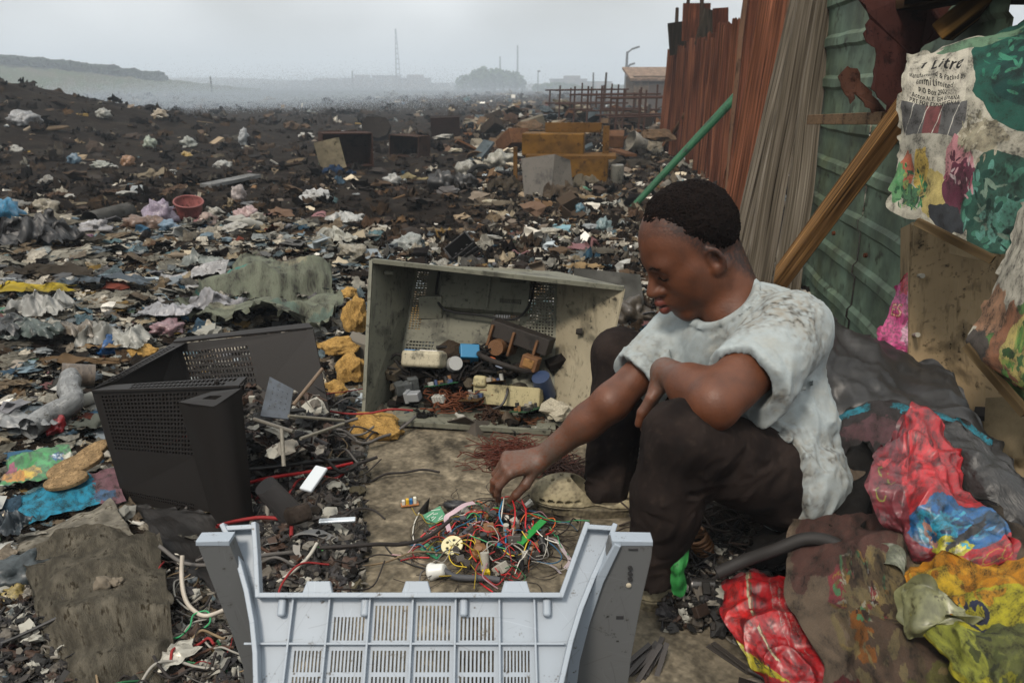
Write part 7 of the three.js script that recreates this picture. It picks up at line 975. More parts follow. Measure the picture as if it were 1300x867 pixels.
  // ---- near left
  rag(138, 404, 120, 30, 20, 0x5c6773, 'blue-grey cloth lying in folds before the bin bag', 'cloth'); rag(70, 388, 110, 40, 14, 0x423d37, 'dark grey sheet of felt behind the yellow cloth strip', 'felt'); { const t = canvasTex(256, 256, (x, w, h) => { x.fillStyle = '#a58f24'; x.fillRect(0, 0, w, h); for (let k = 0; k < 4; k++) blob(x, 40 + k * 60, rr(60, 200), 30, 24, k, '#7a2f24'); }, 87); rag(45, 412, 110, 34, 10, 0, 'yellow cloth strip with red patches', 'cloth', 26, weave(t)); }
  bag(58, 440, 60, 34, 0xb5b8b8, 'white plastic carrier bag behind the crumpled duct'); bag(148, 462, 84, 40, 0x9d9f9c, 'torn white bag with blue print'); bag(145, 464, 34, 16, 0x1b5a9c, 'blue plastic wrapper on the torn white bag', 'wrapper'); bag(102, 462, 60, 26, 0x7a7268, 'brownish clear bag beside the torn white bag'); bag(216, 428, 60, 16, 0xa2a4ae, 'flat white film behind the dark casing'); bag(215, 440, 40, 12, 0x9a7a84, 'pinkish film scrap by the flat white film'); bag(45, 470, 70, 30, 0x4d5a58, 'dark green plastic lump left of the duct');
  { const pts = [Gd(32, 548, 0.05), Gd(62, 528, 0.06), Gd(86, 516, 0.07), Gd(84, 498, 0.09), Gd(86, 482, 0.10)], o = pts[0].clone(), g = tube(pts.map((p) => p.sub(o)), 0.030, 60, 18), P = g.attributes.position; for (let i = 0; i < P.count; i++) { const k = 0.008 * ridge(P.getX(i) * 22, P.getY(i) * 22, P.getZ(i) * 22, 2); P.setXYZ(i, P.getX(i) + k, P.getY(i) + k, P.getZ(i) - k); } g.computeVertexNormals(); const m = mesh('crumpled_duct', g, film(0x8d9195, { roughness: 0.4 })); m.position.copy(o); meta(m, 'crumpled grey foil duct bent in the litter beside the dark casing', 'duct'); }
  { const m = put('tin_can', new THREE.CylinderGeometry(0.036, 0.036, 0.09, 22, 1, true).rotateZ(1.35), grimy(0x6a5f55, { side: THREE.DoubleSide, roughness: 0.5 }), 104, 510, 1, 'open rusty tin can lying by the crumpled duct', 'can', [0, 0.5, 0], 0.05); }
  rag(105, 490, 110, 26, 12, 0x6a5844, 'brown flat card under the torn white bag', 'card'); rag(130, 470, 60, 14, 6, 0x8a7458, 'light brown lath piece by the torn bag', 'lath');
  // snack packaging, sandals, blue cloth
  { const t = canvasTex(512, 256, (x, w, h) => { x.fillStyle = '#2f7a3e'; x.fillRect(0, 0, w, h); blob(x, 130, 160, 120, 70, 1, '#a8742c'); blob(x, 240, 170, 60, 50, 3, '#b59a3c'); blob(x, 330, 110, 60, 60, 5, '#3f8f52'); blob(x, 400, 80, 40, 30, 7, '#2a5f96'); blob(x, 60, 90, 60, 40, 9, '#8a3f58'); blob(x, 470, 150, 50, 80, 11, '#b0b0a0'); x.strokeStyle = '#c9d4dc'; x.lineWidth = 7; x.beginPath(); x.ellipse(395, 80, 28, 18, 0.4, 0, 7); x.stroke(); }, 83);
    cl('snack_packet', [[[10, 590, 1.98], [40, 574, 2.03], [86, 562, 2.06]], [[4, 606, 1.92], [44, 594, 1.95], [92, 582, 1.98]], [[0, 622, 1.88], [42, 612, 1.89], [90, 604, 1.91]]], { nu: 40, nv: 24, amp: 0.012, freq: 13, seed: 5, edge: 0.006 }, std([0.8, 0.8, 0.8], { map: t, roughness: 0.35 }), 'green and orange printed food packet near the pale wooden slices', 'packet'); }
  { const w1 = grimy(0xa08868, { map: rep(T.grime, 4) }); for (const [px, py, s, ry, l] of [[96, 592, 0.085, 0.5, 'larger pale wooden slice on the food packet'], [84, 612, 0.065, 0.2, 'smaller brown wooden slice under the larger one'], [116, 576, 0.06, 0.9, 'thin pale wooden slice behind the others']]) { const sh = new THREE.Shape(); sh.absellipse(0, 0, s * 0.72, s * 0.36, 0, Math.PI * 2); const m = mesh('wooden_slice', boxUV(new THREE.ExtrudeGeometry(sh, { depth: 0.008, bevelEnabled: true, bevelSize: 0.003, bevelThickness: 0.002, bevelSegments: 2 }).rotateX(-Math.PI / 2), 3), w1); m.position.copy(onGround(px, py, 0.075 - (py - 575) * 0.0006)); m.rotation.set(0.25, ry, 0.12); meta(m, l, 'wood'); } }
  { const t = canvasTex(512, 256, (x, w, h) => { x.fillStyle = '#2b87a6'; x.fillRect(0, 0, w, h); x.fillStyle = '#7a5a62'; x.fillRect(380, 0, 132, h); blob(x, 400, 180, 60, 40, 3, '#4f6a8a'); x.strokeStyle = '#1f6f8c'; x.lineWidth = 10; for (const k of [120, 230, 300]) { x.beginPath(); x.moveTo(k, 0); x.lineTo(k - 30, h); x.stroke(); } }, 85);
    cl('blue_cloth', [[[14, 630, 1.84], [60, 614, 1.87], [104, 604, 1.89], [148, 594, 1.91]], [[20, 648, 1.80], [64, 634, 1.82], [110, 624, 1.84], [154, 614, 1.86]], [[30, 668, 1.76], [74, 656, 1.77], [116, 644, 1.79], [160, 640, 1.80]]], { nu: 56, nv: 30, amp: 0.012, freq: 10, seed: 15, edge: 0.006 }, weave(t), 'turquoise cloth with a mauve end before the wooden slices', 'cloth'); }
  cl('white_sack', [[[20, 692, 1.70], [80, 664, 1.75], [140, 634, 1.80]], [[24, 702, 1.67], [86, 680, 1.70], [158, 660, 1.74]], [[30, 712, 1.66], [90, 694, 1.68], [170, 680, 1.70]]], { nu: 50, nv: 24, amp: 0.010, freq: 11, seed: 25, edge: 0.004 }, fab(0x8d8a82, { bumpMap: rep(T.weave, 3) }), 'pale grey woven sack edge showing above the felt sheet', 'sack');
  cl('felt_sheet', [[[34, 700, 1.63], [88, 676, 1.67], [150, 664, 1.69], [196, 668, 1.68]], [[36, 745, 1.47], [84, 716, 1.53], [150, 706, 1.55], [206, 716, 1.55]], [[52, 800, 1.39], [90, 766, 1.42], [152, 760, 1.43], [214, 772, 1.42]], [[80, 880, 1.28], [110, 850, 1.29], [160, 840, 1.29], [220, 850, 1.28]], [[100, 960, 1.19], [130, 940, 1.19], [170, 920, 1.19], [230, 930, 1.17]]], { nu: 70, nv: 80, amp: 0.02, freq: 7, seed: 35, edge: 0.008 }, fab(0x6b675e, { map: rep(T.grime, 2), bumpMap: rep(T.fine, 5), bumpScale: 0.004 }), 'dark grey felt sheet draped over rubbish before the dark casing', 'felt sheet');
  cl('rubber_sheet', [[[168, 640, 1.80], [230, 650, 1.76], [300, 668, 1.72]], [[188, 670, 1.72], [240, 690, 1.66], [300, 716, 1.58]], [[214, 704, 1.64], [252, 736, 1.54], [296, 780, 1.42]]], { nu: 36, nv: 36, amp: 0.012, freq: 6, seed: 45 }, grimy(0x23201f, { roughness: 0.55 }), 'black rubber sheet under the dark casing', 'rubber sheet');
  { const m = mesh('bone_socket', boxUV(merge([lumpGeo(71, 3, 0.5, 0.7).scale(0.034, 0.04, 0.028), lumpGeo(73, 2, 0.5, 0.7).scale(0.02, 0.024, 0.02).translate(0.022, 0.006, -0.004)])), grimy(0x857d72)); m.position.copy(onGround(132, 748, 0.055)); meta(m, 'pale broken plug lying on the felt sheet', 'plug'); }
  wire('black_lead', [onGround(170, 735, 0.05), onGround(150, 730, 0.06), onGround(135, 745, 0.06), onGround(90, 775, 0.055), onGround(40, 800, 0.04), onGround(-10, 822, 0.03)], 0.0032, plast(0x1b1a19), 'long black lead crossing the felt sheet', 'wire');
  bag(6, 470, 70, 30, 0x35393c, 'dark grey plastic lump at the litter edge'); rag(20, 560, 100, 40, 22, 0x7e8084, 'grey white film lying by the food packet', 'film', 26, film(0x8d9298)); bag(70, 556, 26, 16, 0xa5232a, 'small red wrapper by the wooden slices', 'wrapper'); rag(128, 556, 80, 26, 12, 0x5b605c, 'grey card leaning at the foot of the dark casing', 'card'); bag(16, 745, 60, 24, 0x3f4a50, 'blue-grey rag beside the felt sheet', 'rag'); bag(10, 690, 50, 34, 0x3d4852, 'dark blue plastic at the litter edge by the felt sheet'); bag(20, 760, 34, 14, 0xa5945c, 'yellowish paper piece beside the felt sheet', 'paper'); bag(60, 762, 24, 10, 0x9c9c96, 'small white fitting by the yellowish paper', 'fitting');
  // ---- middle field
  const crate = (px, py, w, h, d, c, label, ry, open = true) => { const W = wpx(px, py, w), H = wpx(px, py, h), Dd = wpx(px, py, d), g = group('metal_box', label, 'box', gy(onGround(px, py))), m = grimy(c, { roughness: 0.85, map: rep(T.spots, 2) }); g.rotation.set(rr(-0.06, 0.06), ry, rr(-0.06, 0.06)); mesh('back_panel', boxUV(box(W, H, 0.01, 0, H / 2, -Dd / 2)), m, g); for (const s of [-1, 1]) mesh('side_panel', boxUV(box(0.012, H * 0.99, Dd, s * W / 2, H / 2 * 0.99, 0)), m, g); mesh('bottom_panel', boxUV(box(W * 0.98, 0.012, Dd * 0.98, 0, 0.01, 0)), m, g); if (!open) mesh('front_panel', boxUV(box(W * 0.985, H * 0.985, 0.01, 0, H / 2, Dd / 2 - 0.008)), m, g); mesh('top_panel', boxUV(box(W * 0.97, 0.012, Dd * 0.97, 0, H - 0.012, 0)), m, g); return g; };
  crate(440, 213, 58, 40, 40, 0x3a2924, 'rusty dark box with a pale board leaning on it', 0.35); { const m = put('pale_board', boxUV(box(wpx(430, 214, 30), wpx(430, 214, 36), 0.03)).translate(0, wpx(430, 214, 17), 0), grimy(0x77705f), 424, 217, 1, 'pale stone board leaning against the rusty dark box', 'board', [-0.25, 0.1, 0.25]); }
  crate(566, 182, 34, 26, 24, 0x241a18, 'small black-brown box standing alone in the field', 0.1, false); crate(520, 203, 40, 26, 30, 0x3a2c26, 'low rusty box beside the tilted slab', -0.4); { put('tilted_slab', slabGeo(5, wpx(478, 176, 42), wpx(478, 176, 12), wpx(478, 176, 30)).rotateX(0.9), grimy(0x2d2825), 478, 178, 1, 'dark tilted slab far in the field', 'slab', [0, 0.2, 0], 0.12); }
  for (const [px, py, l] of [[405, 158, 'first dark pointed lump on the hazy field edge'], [420, 159, 'second dark pointed lump on the hazy field edge']]) put('dark_lump', new THREE.ConeGeometry(wpx(px, py, 7), wpx(px, py, 14), 6).translate(0, wpx(px, py, 6), 0), grimy(0x3a3431), px, py, 1, l, 'lump');
  // yellow cabinet and grey sheet
  { const p = gy(onGround(722, 238)), k = wpx(722, 238, 1), g = group('yellow_cabinet', 'battered orange-yellow metal cabinet lying among the scrap', 'cabinet', p), y1 = grimy(0x75541d, { map: rep(T.grime, 1.1), roughness: 0.75 }), y2 = grimy(0x5c4322, { map: rep(T.spots, 1.5) }); g.rotation.y = -0.12; mesh('body', boxUV(rbox(k * 96, k * 30, k * 60, 0.015, 0, k * 15, -k * 20)), y1, g); mesh('body', boxUV(rbox(k * 78, k * 28, k * 44, 0.015, -k * 22, k * 43, -k * 40)), y1, g); mesh('shelf', boxUV(rbox(k * 110, k * 4, k * 60, 0.004, 2 * k, k * 30.5, -k * 20)), y2, g); mesh('upper_frame', boxUV(rbox(k * 72, k * 12, k * 4, 0.004, k * 2, k * 63, -k * 50)), y2, g); mesh('door_frame', boxUV(rbox(k * 8, k * 40, k * 6, 0.004, k * 44, k * 46, -k * 30)), y2, g); mesh('side_post', boxUV(rbox(k * 5, k * 44, k * 5, 0.004, -k * 66, k * 20, k * 6)), y2, g); }
  { const p = gy(onGround(694, 252)), k = wpx(694, 252, 1), g = group('bent_sheet', 'bent dark grey metal sheet standing before the yellow cabinet', 'metal sheet', p), m = grimy(0x4a4743, { roughness: 0.6, map: rep(T.spots, 1.5) }); mesh('panel', boxUV(panel(V(-k * 28, 0, 0.05), V(k * 4, -k * 2, 0.10), V(k * 10, k * 50, -0.1), V(-k * 32, k * 44, -0.15), 0.012)), m, g); mesh('panel', boxUV(panel(V(k * 4, -k * 2, 0.10), V(k * 34, k * 2, 0.0), V(k * 30, k * 42, -0.15), V(k * 10, k * 50, -0.1), 0.012)), m, g); mesh('foot_panel', boxUV(panel(V(-k * 28, 0.01, 0.3), V(k * 20, 0.01, 0.3), V(k * 24, 0.012, 0.0), V(-k * 28, 0.012, 0.05), 0.01)), m, g); }
  put('metal_can', new THREE.LatheGeometry([[0, 0], [0.9, 0], [1, 0.1], [1, 1.9], [0.9, 2.05], [0.0, 2.05]].map(([a, b]) => new THREE.Vector2(a * wpx(783, 240, 8), b * wpx(783, 240, 11))), 20), std(0x6f6f6a, { roughness: 0.4, metalness: 0.5, map: T.spots }), 783, 241, 1, 'grey metal can standing right of the yellow cabinet', 'can');
  rag(800, 222, 80, 26, 14, 0x3f3b36, 'dark sheet spread before the rust fence', 'sheet'); { const m = put('white_pot', new THREE.LatheGeometry([[0.0, 0], [0.8, 0], [1, 1.6], [0.95, 1.6], [0.75, 0.1], [0, 0.1]].map(([a, b]) => new THREE.Vector2(a * wpx(818, 206, 13), b * wpx(818, 206, 12))), 20).rotateZ(1.2), film(0x9a968c, { side: THREE.DoubleSide }), 816, 206, 1, 'white pot lying on its side near the rust fence', 'pot', [0, 0.3, 0], 0.1); }
  put('tyre_piece', new THREE.TorusGeometry(wpx(610, 226, 16), wpx(610, 226, 3), 8, 24, 3.6), plast(0x191818, 0.8), 610, 228, 1, 'black tyre half sticking out of the litter', 'tyre', [0, 0.3, 0.1]);
  { const p = gy(onGround(600, 336)), k = wpx(600, 336, 1), g = group('black_crate', 'black slatted plastic crate tipped behind the television shell', 'crate', p), m = plast(0x1b1a1a, 0.6); g.rotation.set(0.3, 0.4, 0.55); const sl = k * 34; for (let j = 0; j < 5; j++) mesh('slat', rbox(sl, k * 3, k * 2, 0.002, 0, k * (4 + j * 7), k * 14), m, g); for (let j = 0; j < 5; j++) mesh('post', rbox(k * 2.4, k * 36, k * 2.5, 0.002, -sl / 2 + j * sl / 4, k * 18, k * 13.2), m, g); for (const s of [-1, 1]) mesh('side_panel', rbox(k * 2, k * 36, k * 28, 0.002, s * sl / 2, k * 18, 0), m, g); mesh('back_panel', rbox(sl, k * 35, k * 2, 0.002, 0, k * 17.5, -k * 14), m, g); }
  put('yellow_ball', lumpGeo(3, 3, 0.12, 0.95), film(0xb39a2e), 801, 381, wpx(801, 381, 13), 'small yellow fruit lying by the shell corner', 'fruit', [0, 0, 0], 0.05);
  { const m = put('leaning_sheet', panel(V(-0.16, 0, 0.1), V(0.12, 0, 0.12), V(0.14, 0.17, -0.1), V(-0.14, 0.2, -0.12), 0.008), grimy(0x5c5d5c), 776, 408, 1, 'grey plastic panel leaning behind the television shell', 'panel', [0, 0.1, 0]); }
  bag(800, 412, 46, 26, 0x5a534b, 'grey-brown bag lump by the raised knee', 'bag'); rag(742, 356, 60, 20, 10, 0x9a8566, 'tan card piece on top of the shell corner', 'card');
  rag(430, 226, 46, 18, 16, 0x2c4160, 'crumpled blue jeans cloth before the rusty dark box', 'cloth'); bag(500, 240, 20, 12, 0xa9adae, 'white bag beside the pale boards'); rag(522, 230, 54, 12, 8, 0x8d8468, 'long pale board lying in the middle field', 'board'); bag(594, 226, 26, 16, 0x9f9f98, 'white carton lump in the middle field', 'carton'); bag(636, 218, 34, 16, 0xa8a89f, 'pale bag near the bent grey sheet'); bag(660, 176, 16, 10, 0xb4b4ae, 'white ball of film far in the field', 'film'); bag(438, 300, 50, 16, 0xa9adaf, 'white plastic lump behind the sacking'); bag(424, 326, 56, 18, 0xa6a79f, 'flattened white plastic behind the sacking'); bag(450, 342, 30, 12, 0x9c9789, 'pale paper crumple left of the shell top', 'paper'); bag(520, 322, 40, 16, 0x99a0a0, 'greyish film lump above the shell top'); bag(700, 300, 34, 7, 0xa8a598, 'pale disc lying on the dark litter', 'disc'); bag(735, 280, 18, 12, 0x5f8aa0, 'light blue cup in the dark litter', 'cup'); bag(766, 298, 22, 14, 0x7f9aa2, 'pale blue bottle lying in the litter', 'bottle'); rag(745, 262, 90, 14, 8, 0x8a7a62, 'long tan board before the metal can', 'board'); rag(630, 268, 80, 16, 8, 0x6a6358, 'grey-brown mat piece in the middle litter', 'mat piece'); rag(560, 302, 70, 14, 10, 0x7a6f60, 'brown board above the shell', 'board'); rag(758, 330, 90, 22, 10, 0x55524c, 'grey slab beyond the raised knee', 'slab'); bag(590, 240, 30, 16, 0x24221f, 'black bag lump in the middle litter'); bag(560, 246, 30, 20, 0x1f1d1b, 'black rounded lump in the middle litter', 'lump'); bag(846, 318, 26, 16, 0x6c645a, 'grey stone beside the head', 'stone');
  for (const [px, py, w, c, l2] of [[676, 246, 44, 0x4a4038, 'brown rag heaped against the side of the yellow cabinet'], [742, 246, 50, 0x6a6458, 'grey rag heaped at the foot of the yellow cabinet'], [768, 250, 36, 0x3c352f, 'dark rag beside the metal can'], [712, 262, 60, 0x5a5046, 'drab cloth before the bent grey sheet'], [640, 248, 54, 0x4d463d, 'brown cloth left of the bent grey sheet']]) rag(px, py, w, w * 0.5, w * 0.42, c, l2, 'rag');
  // many more mid-sized scraps, each on its own
  const kinds = [ // name, shape, material, colours with their words, label start, category, how many, proportions
    ['crumpled_bag', G.lumps, film, [['greyish white', 0x9b9b96], ['white', 0xaaa9a4], ['bluish white', 0x8a9298], ['cream', 0xb2a98f]], 'crumpled plastic bag', 'plastic bag', 150, [0.8, 0.35, 0.6]],
    ['dark_bag', G.lumps, film, [['black', 0x232120], ['charcoal', 0x2d2a28], ['dark brown', 0x3a3029]], 'crumpled plastic bag', 'plastic bag', 26, [0.9, 0.45, 0.8]],
    ['rag_piece', G.rags, fab, [['tan', 0x5c5348], ['dark grey', 0x46443f], ['pale grey', 0x6c665b], ['blue-grey', 0x57606a], ['brown', 0x5f4f45]], 'rag lying flat', 'rag', 100, [1.3, 0.8, 1.1]],
    ['board_piece', G.slabs, grimy, [['brown', 0x5b4a39], ['light brown', 0x6b5c49], ['grey', 0x7a705f], ['dark brown', 0x3f3630]], 'broken board piece', 'board', 80, [1.2, 1, 1]],
    ['rubble_stone', G.stones, grimy, [['grey', 0x5a554d], ['pale grey', 0x6b655b], ['dark grey', 0x443f3a]], 'rubble stone', 'stone', 16, [0.45, 0.4, 0.4]],
    ['flat_sheet', G.rags, fab, [['grey', 0x75736b], ['pale grey', 0x8d8b84], ['dark grey', 0x5d5b55], ['whitish', 0x9c9a92], ['blue-grey', 0x65707a], ['brown', 0x766a5b]], 'large flattened sheet', 'sheet', 150, [2.2, 0.45, 1.5]],
    ['coloured_scrap', G.lumps, film, [['blue', 0x2f6a92], ['red', 0x8a2f2a], ['green', 0x2f7a5a], ['yellow', 0xa88a2a], ['purple', 0x7a4a6a]], 'small plastic scrap', 'plastic scrap', 24, [0.4, 0.3, 0.35]],
  ];
  const where = (px, py) => py < 215 ? 'far out on the dump' : py < 290 ? (px < 330 ? 'in the black field by the pink bucket' : px < 600 ? 'in the field before the rusty boxes' : 'in the litter before the yellow cabinet') : px > 450 ? 'in the litter behind the television shell' : px > 200 ? 'around the green-grey sacking' : py < 430 ? 'by the black bin bag' : 'near the crumpled duct';
  for (const [name, shapes, mat, cols, what, cat, n, sc] of kinds) {
    const ms = cols.map(([w, c]) => [w, mat(c)]), flat = name === 'flat_sheet';
    for (let k = 0; k < n; k++) {
      const px = flat ? rr(-30, 460) : rr(-20, 860), py = flat ? rr(300, 600) : 165 + Math.pow(rnd(), 1.25) * 400; if (flat && px > 0 && px < 165 && py > 545) continue; if (px > 445 && px < 790 && py > 325) continue; if (px > 110 && px < 450 && py > 430) continue; if (px > 780 && py > 240) continue; if (px < 600 && py < 290 && rnd() < 0.55) continue; if (px > 200 && px < 430 && py > 320) continue;
      const s = wpx(px, py, rr(16, 40)) * (py < 300 ? 0.8 : 0.9), [word, m0] = pick(ms), place = where(px, py), tl = flat ? 0.4 : 1;
      put(name, pick(shapes), m0, px, py, [s * sc[0], s * sc[1], s * sc[2]], `${word} ${what} ${place}`, cat, [rr(-0.2, 0.2) * tl, rr(0, 6.28), rr(-0.2, 0.2) * tl], 0.011, `${word} ${what}s ${place}`);
    }
  }
}
// ================================================================ far things: racks, lamps, masts, trees, buildings
{
  reseed(404);
  const dk = std(0x3b3633, { roughness: 0.8 }), steel = std(0x55585a, { roughness: 0.7 });
  const foot = (px, D) => { const p = at(px, 300, D); const q = at(px, 112, D); return V(q.x, ground_y(q.x, q.z), q.z); };
  // iron rack frames before the rust fence
  for (const [px, D, w, d, h, l] of [[752, 15.5, 1.3, 1.0, 0.62, 'rusty iron rack frame farthest from the fence'], [790, 13.5, 1.2, 1.0, 0.62, 'rusty iron rack frame in the middle of the three'], [828, 12, 1.1, 0.9, 0.66, 'rusty iron rack frame nearest to the fence']]) {
    const g = group('iron_rack', l, 'rack', foot(px, D)), m = std(0x3a2a24, { roughness: 0.9 }); g.rotation.y = 0.15;
    for (let i = 0; i <= 3; i++) for (const s of [0, 1]) mesh('leg', between(V(-w / 2 + w * i / 3, 0, -d * s), V(-w / 2 + w * i / 3 + 0.02, h * rr(0.95, 1.25), -d * s), 0.018, 0.016, 6), m, g);
    for (const s of [0, 1]) for (const y of [0.55, 0.96]) mesh('rail', between(V(-w / 2 - 0.08, h * y, -d * s), V(w / 2 + 0.08, h * y + 0.02, -d * s), 0.017, 0.017, 6), m, g);
  }
  for (const [px, D, a, b, l] of [[822, 13.5, 196, 132, 'bent wooden post leaning by the racks'], [805, 15, 168, 118, 'thin wooden post standing by the racks'], [767, 17, 150, 92, 'thin upright post far behind the racks']]) { const p = foot(px, D), q = at(px + 3, b, D), m = mesh('thin_post', between(V(), q.sub(p), 0.03, 0.022, 6), dk); m.position.copy(p); meta(m, l, 'post'); }
  // heap of crates and boards around the racks
  for (let k = 0; k < 130; k++) { const px = rr(590, 852), D = rr(9.5, 22), p = foot(px, D), s = rr(0.10, 0.32), t = k % 3; const m = mesh('heap_piece', [boxUV(rbox(s * 1.4, s * 0.7, s, 0.01)), pick(G.lumps), boxUV(box(s * 2.4, 0.03, s * 0.6))][t], grimy(pick([0x6a4a32, 0x4a3a30, 0x7a7468, 0x8a8478, 0x3c342e, 0x6d5a48, 0x556068]))); if (t === 1) m.scale.set(s * 1.3, s * 0.8, s * 1.1); m.position.copy(p).add(V(0, rr(0.03, 0.26) * sstep(560, 700, px), 0)); m.rotation.set(rr(-0.5, 0.5), rr(0, 6), rr(-0.5, 0.5)); meta(m, ['brown box in the distant heap around the racks', 'crumpled bundle in the distant heap around the racks', 'loose board in the distant heap around the racks'][t], ['box', 'bundle', 'board'][t], ['boxes', 'bundles', 'loose boards'][t] + ' in the distant heap'); }
  // low shed beyond the fence
  { const p = foot(848, 40), g = group('low_shed', 'low shed with pale roof beyond the rust fence', 'shed', p); mesh('wall', boxUV(box(4.2, 1.5, 3, 0.4, 0.75, -1.5)), grimy(0x7a6a5a), g); mesh('roof', boxUV(box(4.6, 0.12, 3.4, 0.4, 1.62, -1.5, 0.18, 0, 0)), grimy(0x9a8474), g); mesh('door', box(0.7, 1.2, 0.06, -0.6, 0.6, 0.02), std(0x3f3630), g); }
  // street lamp with two arms
  { const D = 70, p = foot(794, D), top = at(794, 66, D).y - p.y, g = group('street_lamp', 'double-headed street lamp standing above the racks', 'street lamp', p); mesh('pole', between(V(), V(0.05, top, 0), 0.15, 0.10, 8), steel, g); mesh('arm', between(V(0.05, top - 0.1, 0), V(0.45, top + 0.2, 0), 0.09, 0.07, 6), steel, g); mesh('arm', between(V(0.05, top - 1.3, 0), V(0.35, top - 1.1, 0), 0.09, 0.07, 6), steel, g); mesh('lamp_head', rbox(0.7, 0.16, 0.3, 0.04, 0.75, top + 0.3, 0, 0, 0, 0.3), steel, g); mesh('lamp_head', rbox(0.5, 0.16, 0.3, 0.04, 0.5, top - 1.02, 0, 0, 0, 0.3), steel, g); }
  { const D = 160, p = foot(683, D), top = at(683, 91, D).y - p.y, g = group('street_lamp', 'small distant street lamp right of the big tree', 'street lamp', p); mesh('pole', between(V(), V(0, top, 0), 0.12, 0.08, 8), steel, g); mesh('lamp_head', rbox(0.6, 0.3, 0.3, 0.08, 0.15, top + 0.1, 0), steel, g); }
  for (const [px, t, D, l] of [[753, 92, 60, 'thin distant pole between the lamp and the tree'], [268, 97, 70, 'lone dark pole standing in the smoke of the field'], [448, 90, 300, 'faint pole in the haze left of the tall mast'], [635, 72, 300, 'short antenna rising behind the tree'], [657, 58, 300, 'tall thin antenna rising behind the tree']]) { const p = foot(px, D), top = at(px, t, D).y - p.y, m = mesh('pole', between(V(), V(0, top, 0), D / 700, D / 1100, 7), steel); m.position.copy(p); meta(m, l, 'pole'); }
  { const D = 330, p = foot(505, D), top = at(505, 38, D).y - p.y, g = group('lattice_mast', 'tall lattice mast fading in the haze', 'mast', p); for (let k = 0; k < 3; k++) { const a = k * 2.094; mesh('mast_leg', between(V(Math.cos(a) * 1.4, 0, Math.sin(a) * 1.4), V(Math.cos(a) * 0.16, top, Math.sin(a) * 0.16), 0.15, 0.12, 5), steel, g); } for (let j = 1; j < 12; j++) { const r = lerp(1.4, 0.16, j / 12), y = top * j / 12; for (let k = 0; k < 3; k++) { const a = k * 2.094, b = a + 2.094; mesh('brace', between(V(Math.cos(a) * r, y, Math.sin(a) * r), V(Math.cos(b) * r * 0.95, y + top / 24, Math.sin(b) * r * 0.95), 0.08, 0.08, 4), steel, g); } } }
  // buildings on the horizon
  const cols = [0x9a958c, 0x8f857a, 0xa79f94, 0x8a8c8e, 0x9c8878];
  for (const [px, w, t, D, l] of [[405, 70, 103, 420, 'long low building far left of the mast'], [455, 40, 100, 406, 'stepped pale building left of the mast'], [490, 34, 97, 413, 'blocky pale building under the tall mast'], [522, 46, 100, 399, 'wide building right of the tall mast'], [556, 26, 106, 392, 'small gabled house before the big tree'], [348, 60, 106, 437, 'faint low building in the smoke'], [722, 46, 101, 291, 'pale flat building right of the big tree'], [760, 34, 104, 274, 'small pale building behind the thin pole'], [690, 26, 108, 305, 'low house beside the distant lamp'], [834, 30, 103, 70, 'pinkish house before the rust fence']]) {
    const p = foot(px, D), W = w * D / FOCAL, Hh = at(px, t, D).y - p.y, g = group('distant_building', l, 'building', p), m = grimy(pick(cols), { map: rep(T.grime, 0.05) }); mesh('wall', boxUV(box(W, Hh, W * 0.5, 0, Hh / 2, -W * 0.25)), m, g); mesh('roof', boxUV(box(W * 1.04, Hh * 0.08, W * 0.54, 0, Hh * 1.04, -W * 0.25)), grimy(0x77706a), g); if (w > 38) mesh('upper_storey', boxUV(box(W * 0.45, Hh * 0.3, W * 0.3, W * 0.1, Hh * 1.22, -W * 0.25)), m, g);
    const n = Math.max(3, Math.round(w / 8)); for (let i = 0; i < n; i++) mesh('window', box(W / n * 0.42, Hh * 0.22, 0.1, -W / 2 + W * (i + 0.5) / n, Hh * 0.66, 0.05), std(0x4a4d50), g);
  }
  // trees: trunk, limbs and many small leaf faces
  const leaf = new THREE.PlaneGeometry(1, 0.7);
  const tree = (px, D, wpx, topPx, label, sd, name = 'broad_tree') => {
    reseed(sd); const p = foot(px, D), R = wpx * D / FOCAL / 2, Ht = at(px, topPx, D).y - p.y, g = group(name, label, 'tree', p); const limbs = [between(V(), V(0.1 * R, Ht * 0.5, 0), R * 0.09, R * 0.05, 8)]; const cs = [];
    for (let k = 0; k < 60; k++) { const a = rr(0, 6.28), q = Math.sqrt(rnd()) * 0.84, y = Ht * (0.10 + 0.80 * Math.sqrt(Math.max(0, 1 - q * q)) * Math.pow(rnd(), 0.6)); const c = V(Math.cos(a) * q * R, y, Math.sin(a) * q * R); cs.push([c, R * rr(0.16, 0.27)]); if (k < 9) limbs.push(between(V(0.05 * R, Ht * 0.35, 0), c, R * 0.035, R * 0.012, 5)); }
    mesh('trunk', merge(limbs), grimy(0x3f362e), g); const N = 5200, pos = [], nor = [], idx = [], col = []; const c = new THREE.Color();
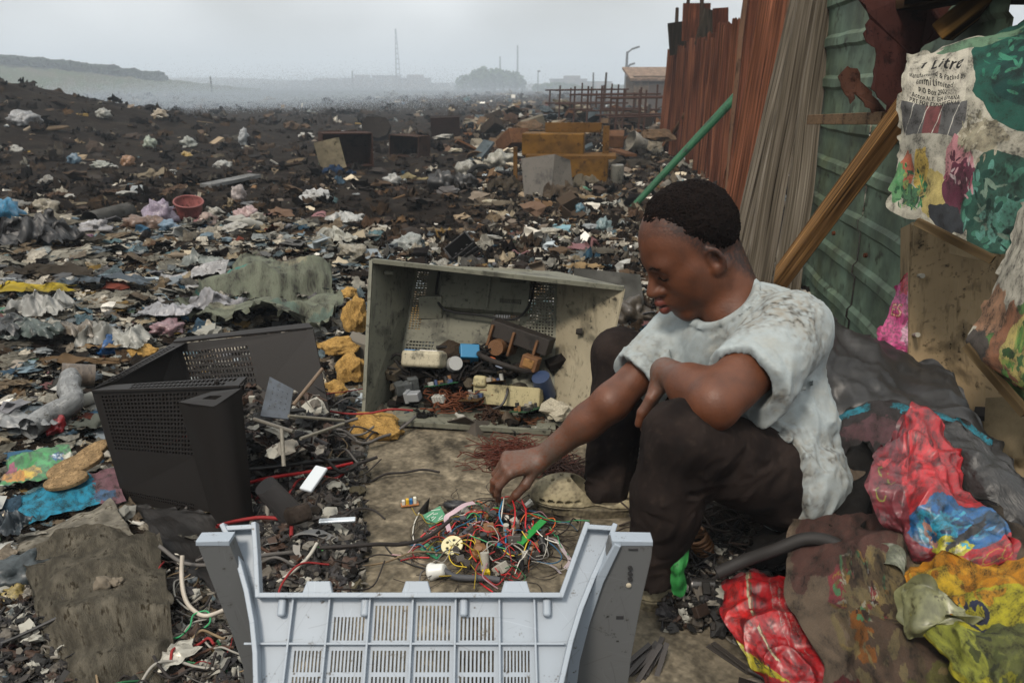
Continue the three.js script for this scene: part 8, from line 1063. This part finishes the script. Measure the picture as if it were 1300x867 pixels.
    for (let k = 0; k < N; k++) { const [cc, r] = pick(cs), d = V(rr(-1, 1), rr(-1, 1), rr(-1, 1)).normalize().multiplyScalar(r * Math.cbrt(rr(0.25, 1))), o = cc.clone().add(d.multiply(V(1, 0.75, 1))), s = R * rr(0.025, 0.05), u = V(rr(-1, 1), rr(-0.6, 0.6), rr(-1, 1)).normalize(), v = V(rr(-1, 1), rr(-1, 1), rr(-1, 1)).cross(u).normalize(), n = u.clone().cross(v), b = pos.length / 3; c.setRGB(0.05, 0.075, 0.032).multiplyScalar(rr(0.7, 1.3)); for (const [x, y] of [[-1, -0.6], [1, -0.5], [0.9, 0.6], [-0.8, 0.7]]) { const q = o.clone().addScaledVector(u, x * s).addScaledVector(v, y * s); pos.push(q.x, q.y, q.z); nor.push(n.x, n.y, n.z); col.push(c.r, c.g, c.b); } idx.push(b, b + 1, b + 2, b, b + 2, b + 3); }
    const ge = new THREE.BufferGeometry(); ge.setAttribute('position', new THREE.Float32BufferAttribute(pos, 3)); ge.setAttribute('normal', new THREE.Float32BufferAttribute(nor, 3)); ge.setAttribute('color', new THREE.Float32BufferAttribute(col, 3)); ge.setIndex(idx); mesh('crown', ge, std([1, 1, 1], { vertexColors: true, roughness: 0.9 }), g);
  };
  tree(625, 250, 92, 88, 'big dome-shaped tree rising in the haze', 5); tree(705, 220, 60, 108, 'low spreading tree right of the big one', 6, 'low_tree'); tree(735, 210, 44, 110, 'smaller low tree beside the distant lamp', 7, 'low_tree'); tree(780, 240, 40, 110, 'hazy low tree behind the street lamp', 8, 'low_tree');
  { const im = new THREE.InstancedMesh(lumpGeo(11, 2, 0.9, 0.8), std(0x1f261a, { roughness: 1 }), 170), m = new THREE.Matrix4(), q = new THREE.Quaternion(); reseed(9); for (let k = 0; k < 170; k++) { const px = rr(-120, 200), D = rr(136, 150), cy = px < 0 ? lerp(70, 75, (px + 120) / 120) : px < 70 ? lerp(75, 82, px / 70) : px < 130 ? lerp(82, 88, (px - 70) / 60) : lerp(88, 97, (px - 130) / 60), p = at(px, cy + 5, D), s = rr(0.8, 2.6); q.setFromEuler(new THREE.Euler(0, rr(0, 6), 0)); m.compose(p, q, V(s * 1.5, s, s)); im.setMatrixAt(k, m); } im.name = 'shrubbery'; stuff(im); im.userData.label = 'dark scrub along the embankment crest'; scene.add(im); }
}
renderer.render(scene, camera);
